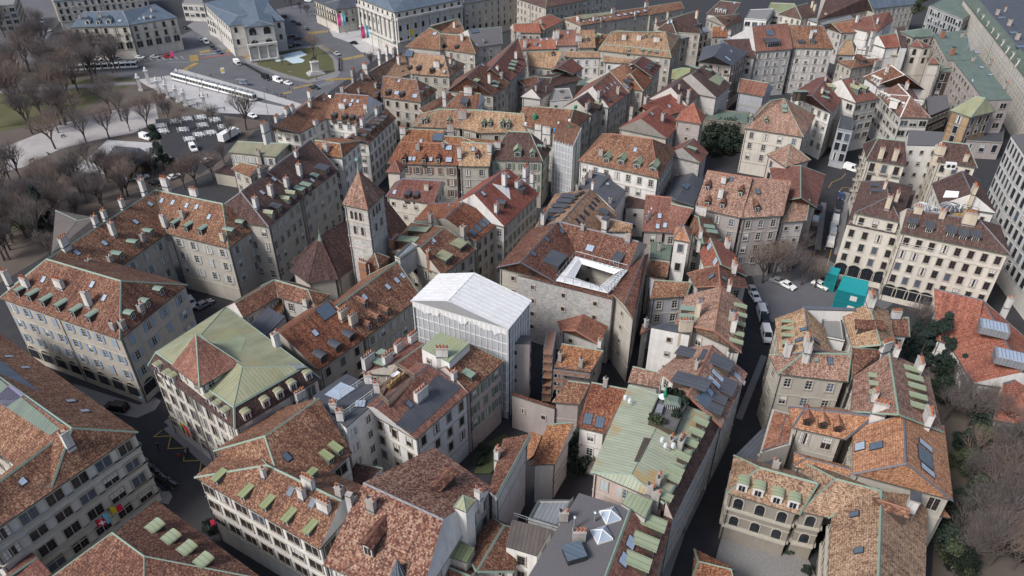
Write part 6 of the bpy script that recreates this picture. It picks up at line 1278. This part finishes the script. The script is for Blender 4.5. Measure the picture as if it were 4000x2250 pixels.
b = MB(); b.tube((0, 0, 0), (0, 0, 3.4), .04, .04, 'steel', 6); b.tube((0, 0, .9), (0, 0, 1.6), .12, .3, 'green_cloth', 8, False); b.tube((0, 0, 1.6), (0, 0, 3.3), .3, .05, 'green_cloth', 8, False); b.tube((0, 0, 0), (0, 0, .12), .3, .3, 'rubber', 8)
tag(link('closed_parasol', b.mesh('closed_parasol'), None, at(T22, 1530, 1150, TZ)), 'closed green parasol on the planted roof terrace', 'parasol')
b = MB(); b.tube((0, 0, .7), (0, 0, .75), .75, .75, 'paint_white', 14); b.tube((0, 0, 0), (0, 0, .7), .05, .05, 'paint_white', 6)
tag(link('garden_table', b.mesh('garden_table'), None, at(T22, 1515, 1130, TZ)), 'round white table under the green parasol', 'table')
b = MB(); b.box((0, 0, .75), (2.0, 1.0, .07), 'zinc_pale')
for sx in (-.9, .9):
    for sy in (-.4, .4): b.box((sx, sy, .37), (.07, .07, .75), 'paint_grey')
tag(link('garden_table', b.mesh('garden_table'), None, at(T22, 1480, 1250, TZ), (0, 0, 1.2)), 'grey rectangular table on the planted roof terrace', 'table')
b = MB(); b.box((0, 0, .9), (2.6, 2.2, .1), 'copper_dark'); b.box((0, 0, 1.2), (2.7, 2.3, .5), 'copper_dark', taper=.6)
for i in range(9): b.box((-1.25 + i * .31, -1.05, .45), (.06, .06, .9), 'paint_white'); b.box((-1.25 + i * .31, 1.05, .45), (.06, .06, .9), 'paint_white')
tag(link('garden_arbour', b.mesh('garden_arbour'), None, at(T22, 1610, 1180, TZ), (0, 0, -.3)), 'grey covered bench with white lattice on the roof terrace', 'arbour')
for x, y in ((1640, 1090), (1580, 1080), (1690, 1110), (1730, 1170), (1650, 1300), (1660, 1290)): tree(T22, x, y, 1.5, 'leafy pot shrub at the edge of the planted roof terrace', 'shrubs of the planted roof terrace', 'pot', z=TZ, name='potted_shrub', cat='shrub')
for x, y in ((1410, 1335), (1450, 1350), (1490, 1370)): tree(T22, x, y, 1.3, 'yellow green bush on the terrace edge above the rusty copper', 'yellow bushes of the roof terrace', 'yel', z=TZ, name='potted_shrub', cat='shrub')
# turret spire
p = at(T13, 1450, 1560, 14); o = root('roof_turret', 'blue grey conical turret roof with pale ribs, bottom edge', 'turret', p); b = MB(); n = 10; w_ = MB()
for i in range(n):
    a0, a1 = 6.283 * i / n, 6.283 * (i + 1) / n; P = lambda a, r, z: (math.cos(a) * r, math.sin(a) * r, z)
    b.face([P(a0, 2.1, 0), P(a1, 2.1, 0), P(a1, 1.2, 2.2), P(a0, 1.2, 2.2)], 'slate'); b.face([P(a0, 1.2, 2.2), P(a1, 1.2, 2.2), (0, 0, 6)], 'slate'); b.tube(P(a0, 2.12, .02), P(a0, 1.22, 2.25), .07, .07, 'zinc_pale', 4); b.tube(P(a0, 1.22, 2.25), (0, 0, 6.05), .07, .03, 'zinc_pale', 4); w_.face([P(a0, 1.95, -14), P(a1, 1.95, -14), P(a1, 1.95, 0), P(a0, 1.95, 0)], 'wall_white')
b.tube((0, 0, 5.9), (0, 0, 6.8), .06, .03, 'zinc_pale', 5); link('roof', b.mesh('roof'), o); link('wall', w_.mesh('wall'), o)
# terrace on the cream block
CZ = 20.6
def dome(name, label, t, x, y, z, r_, mat, cat, sq=.8):
    b = MB(); n = 14
    for i in range(5):
        t0, t1 = math.pi / 2 * i / 5, math.pi / 2 * (i + 1) / 5
        for k in range(n):
            P = lambda tt, kk: (math.cos(tt) * r_ * math.cos(6.283 * kk / n), math.cos(tt) * r_ * math.sin(6.283 * kk / n), math.sin(tt) * r_ * sq)
            b.face([P(t0, k), P(t0, k + 1), P(t1, k + 1), P(t1, k)], mat)
            b.tube(P(t0, k), P(t1, k), .04, .04, 'paint_white', 3, False)
    tag(link(name, b.mesh(name), None, at(t, x, y, z)), label, cat)
dome('terrace_dome', 'pale translucent dome tent on the cream block roof terrace', T31, 1550, 655, CZ, 2.0, 'zinc_pale', 'dome tent'); dome('hot_tub', 'dark covered round tub beside the dome tent', T31, 1680, 655, CZ, 1.2, 'cloth_dark', 'tub', .4); dome('terrace_pavilion', 'dark round pavilion roof on the cream block terrace', T31, 1850, 640, CZ, 2.6, 'zinc', 'pavilion', .35)
b = MB(); q = pl(T31, '1840,720 2090,760 2110,690 1960,650 1880,670', CZ - .2); b.face(q, 'wicker'); b.face([p - Vector((0, 0, 2)) for p in q][::-1], 'wicker')
for i in range(5): b.face([q[i] - Vector((0, 0, 2)), q[(i + 1) % 5] - Vector((0, 0, 2)), q[(i + 1) % 5], q[i]], 'wall_cream')
tag(link('roof_deck', b.mesh('roof_deck'), None), 'straw coloured deck of the cream block roof terrace', 'roof deck')
railing('dark railing round the straw coloured roof deck', q + [q[0]], 1.1, 'frame_dark')
for x, y, l in ((1640, 690, 'small closed white parasol by the dark tub'), (1920, 680, 'tall closed white parasol beside the straw deck')):
    b = MB(); b.tube((0, 0, 0), (0, 0, 2.8), .04, .04, 'steel', 6); b.tube((0, 0, .8), (0, 0, 2.7), .26, .04, 'tarp', 8); tag(link('closed_parasol', b.mesh('closed_parasol'), None, at(T31, x, y, CZ)), l, 'parasol')
b = MB(); b.box((0, 0, .9), (2.6, .9, 1.8), 'paint_white')
for s in (-.6, .6): b.tube((s, -.46, .9), (s, -.5, .9), .5, .5, 'frame_dark', 12)
tag(link('air_conditioner', b.mesh('air_conditioner'), None, at(T31, 1825, 250, 19.3), (0, 0, -.2)), 'white air conditioner with two dark fans on the flat roof', 'air conditioner')
for i, (x0, y0, x1, y1) in enumerate(((815, 806, 1335, 914), (1300, 1020, 2440, 1240))):
    zz = 16.6 if i == 0 else 15.6; railing(('pale balcony rail of the upper left terrace on the cream block', 'pale balcony rail of the long fourth floor on the cream block')[i], pl(T31, f'{x0},{y0} {x1},{y1}', zz), .9, 'frame_white', 'balcony_rail')
# ------------------------------------------------------------------ teal containers, truck
for i, (l, c, h_) in enumerate((('big teal two storey site cabin with white windows', '700,1465 985,1535 1012,1385 760,1328', 5.6), ('small teal site cabin beside the big one', '597,1295 700,1325 728,1258 632,1237', 5.0))):
    q = pl(T31, c, h_); Oo = sum(q, Vector()) / 4; Oo.z = 0; o = root('site_cabin', l, 'site cabin', Oo); b = MB(); rb = MB(); rb.face(q, 'teal', [(p.x * 2, p.y * 2) for p in q])
    for k in range(4):
        a, d = q[k], q[(k + 1) % 4]; b.face([Vector((a.x, a.y, 0)), Vector((d.x, d.y, 0)), d, a], 'teal_dark'); b.tube(Vector((a.x, a.y, 0)), a, .12, .12, 'teal', 4); b.tube(a, d, .1, .1, 'teal', 4); b.tube(Vector((a.x, a.y, h_ / 2)), Vector((d.x, d.y, h_ / 2)), .06, .06, 'teal', 4)
    link('body', b.mesh('body', Oo), o); link('roof', rb.mesh('roof', Oo), o)
    e = plan(q[1] - q[0]).normalized(); n = Vector((e.y, -e.x, 0)); an = math.atan2(n.x, -n.y)
    if i == 0:
        wm = MB(); wm.box((0, -.02, 0), (1.5, .06, 1.3), 'blind')
        for z in (1.4, 4.2): p = q[0].lerp(q[1], .62); link('window', wm.mesh('window'), o, Vector((p.x, p.y, z)) + n * .05 - Oo, an)
p = at(T00, 2300, 1405, .02); q = at(T00, 2375, 1360, .02); o = root('box_truck', 'white box truck parked by the cafe yard', 'truck', p, math.atan2(q.y - p.y, q.x - p.x)); b = MB(); b.box((0, 0, 2.1), (8.0, 2.5, 2.7), 'paint_white'); link('cargo_box', b.mesh('cargo_box'), o)
b = MB(); b.box((5.0, 0, 1.35), (1.9, 2.3, 1.9), 'paint_white', taper=.85); b.box((5.85, 0, 1.75), (.2, 1.9, .8), 'glass'); link('cab', b.mesh('cab'), o); b = MB(); b.tube((0, -.15, 0), (0, .15, 0), .48, .48, 'rubber', 10); wm = b.mesh('wheel')
for x in (-2.6, 4.8):
    for s in (-1, 1): link('wheel', wm, o, (x, s * 1.1, .48))
p = at(T00, 2390, 650, .02); q = at(T00, 2440, 690, .02); o = root('small_truck', 'white and orange works truck at the lawn island', 'truck', p, math.atan2(q.y - p.y, q.x - p.x)); b = MB(); b.box((-.8, 0, 1.5), (3.6, 2.1, 1.7), 'paint_white'); b.box((-.8, 0, .75), (3.7, 2.15, .3), 'tile_orange'); link('cargo_box', b.mesh('cargo_box'), o); b = MB(); b.box((1.9, 0, 1.2), (1.7, 2.0, 1.7), 'paint_white', taper=.85); b.box((2.65, 0, 1.5), (.2, 1.6, .7), 'glass'); link('cab', b.mesh('cab'), o)
for x in (-1.8, 1.8):
    for s in (-1, 1): link('wheel', wm, o, (x, s * .95, .48))
# ------------------------------------------------------------------ trams
def carriage(L, head):
    b = MB(); w = 1.2; pr = [(-w, .45), (-w, 2.9), (-w + .25, 3.3), (w - .25, 3.3), (w, 2.9), (w, .45)]; x0, x1 = -L / 2, L / 2
    for i in range(6):
        p, q = pr[i], pr[(i + 1) % 6]; b.face([(x0, p[0], p[1]), (x0, q[0], q[1]), (x1, q[0], q[1]), (x1, p[0], p[1])][::-1], 'paint_white')
    b.face([(x0, y, z) for y, z in pr][::-1], 'paint_white'); b.face([(x1, y, z) for y, z in pr], 'paint_white')
    for s in (-1, 1): b.box((0, s * 1.2, .4), (L - .2, .06, .45), 'paint_grey')
    g = MB()
    for s in (-1, 1):
        n = int(L / 1.9)
        for i in range(n): g.box((x0 + L / n * (i + .5), s * 1.21, 2.0), (L / n - .25, .05, 1.2), 'glass')
    if head: g.box((x0 - .01, 0, 2.0), (.06, 2.1, 1.4), 'glass')
    u = MB()
    for i in range(3): u.box((x0 + L / 3 * (i + .5), 0, 3.5), (L / 3 - .9, 1.5, .4), 'paint_grey')
    return b.mesh('carriage'), g.mesh('window_band'), u.mesh('roof_unit')
def tram(label, t, p0, p1, n):
    a, c = at(t, *p0, .05), at(t, *p1, .05); e = plan(c - a); L = e.length; e.normalize(); an = math.atan2(e.y, e.x); o = root('tram', label, 'tram', (a + c) / 2, an); l = L / n
    cm_ = carriage(l - .6, True)
    for i in range(n):
        k = link('carriage', cm_[0], o, ((i - (n - 1) / 2) * l, 0, 0), math.pi if i == n - 1 else 0); link('window_band', cm_[1], k); link('roof_unit', cm_[2], k)
    b = MB(); 
    for i in range(n - 1): b.box(((i - (n - 2) / 2) * l, 0, 1.8), (.7, 1.9, 2.4), 'rubber')
    link('gangway', b.mesh('gangway'), o)
tram('long white coupled tram standing at the pale plaza', T00, (1750, 800), (2575, 1022), 5); tram('white and dark tram half hidden behind the park trees', T00, (500, 728), (1395, 682), 5)
# ------------------------------------------------------------------ statue
p = at(T10, 603, 745, .16); o = root('monument', 'stone monument with bronze rider on the lawn island', 'monument', p, .5); b = MB()
for i, (s, h_) in enumerate(((7.5, .5), (6.2, .5), (5, .5))): b.box((0, 0, .25 + i * .5), (s, s * .75, h_), 'paving')
b.box((0, 0, 3.4), (3.4, 2.0, 4), 'wall_paris', taper=.92); b.box((0, 0, 5.5), (3.8, 2.4, .35), 'wall_paris'); link('pedestal', b.mesh('pedestal'), o)
def skin(name, verts, edges, radii, mat, parent, loc, sub=1):
    me = bpy.data.meshes.new(name); me.from_pydata(verts, edges, []); ob = link(name, me, parent, loc); md = ob.modifiers.new('skin', 'SKIN'); md.use_smooth_shade = True
    for v, r_ in zip(me.skin_vertices[0].data, radii): v.radius = (r_, r_)
    me.skin_vertices[0].data[0].use_root = True; sb = ob.modifiers.new('sub', 'SUBSURF'); sb.levels = sub; sb.render_levels = sub
    dg = bpy.context.evaluated_depsgraph_get(); m2 = bpy.data.meshes.new_from_object(ob.evaluated_get(dg)); ob.modifiers.clear(); ob.data = m2; m2.name = name; m2.materials.clear(); m2.materials.append(MATS[mat]); return ob
skin('horse', [(0, 0, 1.7), (.9, 0, 1.75), (-.9, 0, 1.75), (1.25, 0, 2.4), (1.4, 0, 2.9), (1.9, 0, 2.6), (.85, .25, .9), (.95, .25, .05), (.85, -.25, 1.0), (1.3, -.25, .75), (1.25, -.25, .3), (-.95, .25, 1.0), (-.8, .25, .55), (-.95, .25, .05), (-.95, -.25, 1.0), (-1.05, -.25, .55), (-1.15, -.25, .05), (-1.3, 0, 1.7), (-1.6, 0, .9)],
    [(0, 1), (0, 2), (1, 3), (3, 4), (4, 5), (1, 6), (6, 7), (1, 8), (8, 9), (9, 10), (2, 11), (11, 12), (12, 13), (2, 14), (14, 15), (15, 16), (2, 17), (17, 18)], [.48, .42, .45, .28, .22, .14, .14, .09, .14, .1, .08, .18, .11, .09, .18, .11, .09, .1, .1], 'bronze', o, (0, 0, 5.65))
skin('rider', [(0, 0, 2.2), (.05, 0, 2.7), (.05, 0, 3.1), (.08, 0, 3.3), (.1, 0, 3.5), (.25, .35, 1.9), (.1, .4, 1.3), (.25, -.35, 1.9), (.1, -.4, 1.3), (.05, .35, 3.0), (.5, .4, 3.1), (.9, .4, 3.3), (.05, -.35, 3.0), (.25, -.4, 2.6), (.6, -.2, 2.6)], [(0, 1), (1, 2), (2, 3), (3, 4), (0, 5), (5, 6), (0, 7), (7, 8), (2, 9), (9, 10), (10, 11), (2, 12), (12, 13), (13, 14)], [.25, .24, .22, .1, .17, .16, .1, .16, .1, .12, .09, .07, .12, .09, .07], 'bronze', o, (0, 0, 5.65))
# ------------------------------------------------------------------ posts, lamps, flags, gates
def lamp(t, x, y, h_, label, group=None, z=.05):
    o = root('street_lamp', label, 'street lamp', at(t, x, y, z), R.uniform(0, 6), group); b = MB(); b.tube((0, 0, 0), (0, 0, h_), .14, .08, 'steel', 6); b.tube((0, 0, h_), (1.4, 0, h_ + .3), .06, .05, 'steel', 5); link('pole', b.mesh('pole'), o); b = MB(); b.box((1.6, 0, h_ + .3), (.8, .3, .14), 'paint_grey'); link('lamp_head', b.mesh('lamp_head'), o)
for t, x, y, h_ in ((T00, 1607, 548, 11), (T00, 2010, 920, 10), (T00, 1925, 230, 8), (T10, 40, 640, 14), (T10, 985, 718, 10), (T10, 135, 1215, 13), (T10, 620, 490, 16), (T10, 175, 945, 11), (T10, 375, 985, 11), (T10, 1185, 540, 10), (T01, 2035, 210, 12)): lamp(t, x, y, h_, 'tall grey street lamp on the tram square', 'street lamps of the tram square')
for t, x, y, c, h_ in ((T10, 845, 385, ('flag_pink', 'paint_white', 'flag_blue'), 13), (T10, 1080, 520, ('flag_pink', 'paint_white', 'flag_blue'), 13)):
    for i, cc in enumerate(c):
        p = at(t, x + i * 22, y - i * 3 + 10, .1); nm = {'flag_pink': 'pink', 'paint_white': 'white', 'flag_blue': 'light blue'}[cc]
        o = root('flag_pole', f'tall {nm} banner on a pole, {"left" if x < 1000 else "right"} trio before the opera', 'flag', p, .2); b = MB(); b.tube((0, 0, 0), (0, 0, h_), .08, .05, 'paint_white', 6); link('pole', b.mesh('pole'), o); b = MB()
        for k in range(8): z0, z1 = h_ - .3 - k * .75, h_ - .3 - (k + 1) * .75; y0, y1 = .25 * math.sin(k), .25 * math.sin(k + 1); b.face([(.1, 0, z1), (1.6, y1, z1), (1.6, y0, z0), (.1, 0, z0)], cc)
        link('banner', b.mesh('banner'), o)
def flag(label, t, x, y, z, w, h_, cols, rz, extra=None, tilt=0):
    o = root('wall_flag', label, 'flag', at(t, x, y, z), rz); b = MB(); b.tube((0, 0, -h_ * .6), (0, 0, h_ + .1), .05, .04, 'frame_dark', 6); link('pole', b.mesh('pole'), o); b = MB(); n = 8
    for k in range(n):
        x0, x1 = w * k / n, w * (k + 1) / n; y0, y1 = .12 * math.sin(k * 1.1), .12 * math.sin((k + 1) * 1.1); c = cols[int(k * len(cols) / n)]; b.face([(x0, y0, 0), (x1, y1, 0), (x1, y1, h_), (x0, y0, h_)], c)
    if extra:
        for c, pts in extra:
            for s in (-.16, .16): q = [(px * w, s, pz * h_) for px, pz in pts]; b.face(q if s < 0 else q[::-1], c)
    link('cloth', b.mesh('cloth'), o)
flag('yellow pennant flag above the opera house corner kiosk', T10, 1520, 360, 9, 3.2, 3.2, ['yellow'], 0)
eagle = [('frame_dark', [(.05, .3), (.12, .12), (.3, .2), (.45, .05), (.45, .9), (.3, .75), (.2, .95), (.18, .7), (.04, .8), (.12, .55)]), ('yellow', [(.6, .2), (.68, .2), (.68, .75), (.6, .75)]), ('yellow', [(.6, .65), (.88, .65), (.88, .75), (.6, .75)]), ('yellow', [(.56, .1), (.8, .1), (.8, .28), (.56, .28)])]
flag('yellow and red flag with half eagle and key on the copper mansard house', T02, 1850, 1440, 5.2, 2.6, 2.4, ['yellow', 'flag_red'], -.75, eagle)
cross = [('paint_white', [(.42, .2), (.58, .2), (.58, .8), (.42, .8)]), ('paint_white', [(.2, .42), (.8, .42), (.8, .58), (.2, .58)])]
flag('red flag with a white cross on the town hall', T03, 985, 960, 5.5, 1.6, 1.6, ['flag_red'], .5, cross); flag('light blue flag beside the cross flag on the town hall', T03, 1060, 930, 5.5, .8, 2.2, ['flag_blue'], .5); flag('yellow and red flag on the town hall right of the blue one', T03, 1120, 830, 5.5, 1.8, 1.5, ['yellow', 'flag_red'], .5)
gate = [(1420, 915), (1500, 845), (1610, 950), (1695, 990), (1795, 1030), (1875, 1070), (2075, 1115)]
for x, y in gate:
    o = root('gate_pillar', 'white stone gate pillar with an urn top along the park railings', 'gate pillar', at(T00, x, y, .05), .4, 'gate pillars of the park'); b = MB(); b.box((0, 0, .4), (1.7, 1.7, .8), 'trim_white'); b.box((0, 0, 3.2), (1.2, 1.2, 5), 'trim_white'); b.box((0, 0, 5.8), (1.8, 1.8, .4), 'trim_white'); link('shaft', b.mesh('shaft'), o); b = MB(); b.tube((0, 0, 6), (0, 0, 6.7), .25, .6, 'trim_white', 8); b.tube((0, 0, 6.7), (0, 0, 7.6), .6, .15, 'trim_white', 8); link('urn', b.mesh('urn'), o)
for i, (a, c) in enumerate((((1610, 950), (1695, 990)), ((1695, 990), (1795, 1030)), ((1875, 1070), (2075, 1115)), ((2075, 1115), (2200, 1140)))):
    railing('dark iron park railing between the white gate pillars', pl(T00, f'{a[0]},{a[1]} {c[0]},{c[1]}', .05), 3.0, 'frame_dark', 'iron_railing', mesh=True)['group'] = 'iron railings of the park gate'
b = MB(); b.tube((0, 0, .72), (0, 0, .76), .5, .5, 'paint_white', 10); b.tube((0, 0, 0), (0, 0, .72), .05, .05, 'steel', 5); b.tube((0, 0, 0), (0, 0, .05), .28, .28, 'steel', 8)
for s in (-1, 1):
    b.box((s * .85, 0, .45), (.42, .42, .05), 'paint_white'); b.box((s * 1.05, 0, .7), (.05, .42, .5), 'paint_white')
    for k in (-1, 1): b.box((s * .85 + k * .17, 0, .22), (.05, .36, .44), 'paint_white')
CT = b.mesh('cafe_table')
for x, y in ((1620, 1280), (1765, 1235), (1880, 1210), (2020, 1195), (2160, 1220), (2035, 1275), (2250, 1290), (1640, 1335), (1840, 1320), (2120, 1350), (2000, 1370), (1905, 1415)):
    for i in range(3):
        for j in range(3): tag(link('cafe_table', CT, None, at(T00, x - 30 + i * 28 + j * 6, y - 14 + j * 13 - i * 3, .07), (0, 0, R.uniform(-.3, .3)), 1.0), 'white cafe table with two chairs on the dark terrace yard', 'cafe table', 'white cafe tables of the yard')
o = root('poster_stand', 'lit yellow poster box on the tram platform', 'poster stand', at(T00, 2260, 800, .12), .3); b = MB(); b.tube((0, 0, 0), (0, 0, 3), .1, .1, 'steel', 6); link('pole', b.mesh('pole'), o); b = MB(); b.box((0, 0, 4), (1.5, .25, 2.4), 'paint_white'); b.box((0, -.14, 4.1), (1.1, .04, 1.3), 'yellow'); link('panel', b.mesh('panel'), o)
o = root('poster_column', 'pink poster on a pole before the hotel', 'poster stand', at(T00, 1785, 700, .12), .2); b = MB(); b.tube((0, 0, 0), (0, 0, 12), .12, .08, 'steel', 6); link('pole', b.mesh('pole'), o); b = MB(); b.box((-.6, 0, 7), (1.6, .1, 2.4), 'flag_pink'); link('panel', b.mesh('panel'), o)
o = root('bus_shelter', 'glass tram shelter on the platform', 'shelter', at(T00, 2440, 860, .12), -.35); b = MB(); b.box((0, 0, 2.6), (5, 1.8, .14), 'zinc_pale'); link('roof', b.mesh('roof'), o); b = MB()
for x in (-2.2, 0, 2.2): b.box((x, .7, 1.3), (.1, .1, 2.6), 'frame_dark')
b.box((0, .75, 1.4), (4.4, .04, 1.9), 'glass_sky'); link('back_panel', b.mesh('back_panel'), o)
# awnings and small street things
o = root('shop_awning', 'red awning over the door of the white banded house', 'awning', at(T03, 2170, 880, 3), .6); b = MB(); b.face([(-1, -.7, -.2), (1, -.7, -.2), (1, 0, .35), (-1, 0, .35)], 'flag_red'); b.face([(-1, -.7, -.45), (1, -.7, -.45), (1, -.7, -.2), (-1, -.7, -.2)], 'flag_red'); link('cloth', b.mesh('cloth'), o)
tree(T03, 2120, 1000, 2.6, 'dark shrub in tubs below the red awning', kind='bush', name='evergreen_shrub', cat='shrub')
for x, y in ((1130, 520), (1270, 510)):
    a, c = (x - 20, y), (x + 100, y); p, q = at(T00, *a, 3), at(T00, *c, 3); d = Vector((.3, -1, 0)) * 2; b = MB(); b.face([p + d - Vector((0, 0, 1)), q + d - Vector((0, 0, 1)), q, p], 'flag_pink'); b.face([p + d - Vector((0, 0, 1.4)), q + d - Vector((0, 0, 1.4)), q + d - Vector((0, 0, 1)), p + d - Vector((0, 0, 1))], 'flag_pink'); tag(link('shop_awning', b.mesh('shop_awning'), None), ('pink shop awning of the hotel, nearer the park' if x < 1200 else 'pink shop awning of the hotel, nearer its corner'), 'awning')
# lanterns of the salmon hall
def lantern(t, x, y, z, label):
    o = root('roof_lantern', label, 'roof lantern', at(t, x, y, z), -.45); b = MB(); b.box((0, 0, .5), (5.2, 3.6, 1.6), 'zinc_pale'); link('kerb', b.mesh('kerb'), o); g = MB(); g.box((0, -.1, 1.36), (4.6, 3.1, .12), 'glass_sky')
    for i in range(8): g.box((-2.2 + i * .63, -.1, 1.44), (.06, 3.1, .05), 'zinc')
    link('pane', g.mesh('pane'), o)
lantern(T32, 2260, 430, 12.2, 'glazed lantern on the salmon hall roof, upper of two'); lantern(T32, 2420, 730, 12.0, 'glazed lantern on the salmon hall roof, lower of two')
# works roof things
for x, y, c, k, l in ((230, 1180, 'green_cloth', 2.2, 'bright green tarpaulin heap on the works roof'), (640, 1080, 'green_cloth', 1.6, 'green wrapped tank on the works roof'), (580, 1220, 'tarp', 1.6, 'white wrapped bundle on the works roof'), (140, 1250, 'tarp', 1.4, 'white sack at the left of the works roof'), (470, 1240, 'tarp', 1.1, 'small white sack in the middle of the works roof'), (430, 1310, 'blue_cloth', 1.3, 'blue wrapped bundle on the works roof'), (580, 1280, 'green_cloth', 1.4, 'green sheet below the white bundle')):
    r_ = rng(l); b = MB(); n = 9; P = [[(math.cos(6.283 * i / n) * k * .55 * s * r_.uniform(.85, 1.15), math.sin(6.283 * i / n) * k * .45 * s * r_.uniform(.85, 1.15), z * k) for i in range(n)] for s, z in ((1, -.6), (1.05, .3), (.9, .8), (.35, 1.05))]
    for i in range(3):
        for j in range(n): b.face([P[i][j], P[i][(j + 1) % n], P[i + 1][(j + 1) % n], P[i + 1][j]], c)
    b.face(P[3], c); tag(link('wrapped_bundle', b.mesh('wrapped_bundle'), None, at(T20, x, y, 19.0), (0, 0, .4), (.6, .6, .45)), l, 'bundle')

# columns of the opera house and the museum, shop fronts and small signs
def columns(sub, t, a, b_, he, z0, z1, n, r_, f0=.06, f1=.94, off=.7, name='column'):
    o = find(sub); Oo = o.location; A1, B1 = at(t, *a, he), at(t, *b_, he); e = plan(B1 - A1); L = e.length; e.normalize(); nn = Vector((e.y, -e.x, 0))
    m = MB(); m.tube((0, 0, z0), (0, 0, z1), r_, r_ * .85, 'wall_paris', 10); m.box((0, 0, z0 - .2), (r_ * 2.6, r_ * 2.6, .5), 'wall_paris'); m.box((0, 0, z1 + .2), (r_ * 2.6, r_ * 2.6, .5), 'wall_paris'); me = m.mesh(name)
    for i in range(n): q = A1 + e * L * (f0 + (f1 - f0) * i / (n - 1)) + nn * (off - .45); link(name, me, o, Vector((q.x, q.y, 0)) - Oo)
    m = MB()
    for z, h_ in ((z0 - .9, .7), (z1 + .45, 1.0)): q, p = A1 + e * L * f0, A1 + e * L * f1; c = (q + p) / 2 + nn * (off - .3); M = Matrix.Translation(Vector((c.x, c.y, z + h_ / 2)) - Oo) @ Matrix.Rotation(math.atan2(e.y, e.x), 4, 'Z'); m.box((0, 0, 0), ((p - q).length + 1, 1.3, h_), 'wall_paris', M)
    link('entablature', m.mesh('entablature'), o)
columns('opera house with blue slate', T10, (1003, -25), (1393, 128), 21, 8, 17, 9, .5)
columns('opera house with blue slate', T10, (1393, 128), (2085, -10), 21, 8, 17, 7, .35, .03, .97, .5, 'pilaster')
columns('white museum with temple', 'o', (612, 70), (690, 62), 16, 1.5, 7, 4, .45, .05, .95, .8)
def post(t, x, y, label, col, shape='round', h_=2.6):
    o = root('road_sign', label, 'road sign', at(t, x, y, .1), -.3); b = MB(); b.tube((0, 0, 0), (0, 0, h_), .04, .04, 'steel', 6); link('post', b.mesh('post'), o); b = MB()
    if shape == 'round': b.tube((0, -.06, h_ - .3), (0, -.03, h_ - .3), .35, .35, col, 14); b.box((0, -.07, h_ - .3), (.45, .02, .1), 'paint_white')
    else: b.box((0, -.05, h_ - .3), (.9, .04, .6), col); b.box((0, -.08, h_ - .3), (.6, .02, .3), 'paint_white')
    link('sign_plate', b.mesh('sign_plate'), o)
post(T31, 680, 1190, 'red and white no entry sign by the arcade of the cream block', 'flag_red'); post(T02, 1450, 1190, 'blue and white sign on the pavement below the six dormer mansion', 'flag_blue', 'box'); post(T10, 170, 920, 'red round sign at the tram platform end', 'flag_red')
o = root('letter_box', 'yellow post box at the corner of the copper mansard house', 'post box', at(T02, 1735, 1345, .1), -.7); b = MB(); b.box((0, 0, .95), (.6, .5, .9), 'yellow'); b.box((0, -.26, 1.2), (.4, .02, .06), 'frame_dark'); link('box', b.mesh('box'), o); b = MB(); b.tube((0, 0, 0), (0, 0, .6), .07, .07, 'steel', 6); link('post', b.mesh('post'), o)
for i, (x, y) in enumerate(((1080, 440), (640, 620), (480, 660), (60, 700), (320, 730))):
    o = root('park_bench', 'green bench along the pale park path', 'bench', at(T01, x, y - 560, .07) if y > 640 else at(T00, x, y + 760, .07), .4 + i, 'park benches'); b = MB(); b.box((0, 0, .45), (1.8, .45, .06), 'shutter_green'); link('seat', b.mesh('seat'), o); b = MB(); b.box((0, .22, .75), (1.8, .06, .4), 'shutter_green'); link('backrest', b.mesh('backrest'), o)
    for s in (-.75, .75): b = MB(); b.box((s, 0, .22), (.08, .42, .44), 'frame_dark'); link('leg', b.mesh('leg'), o)
build_windows()
for w_ in WARN: print('WARN', w_)
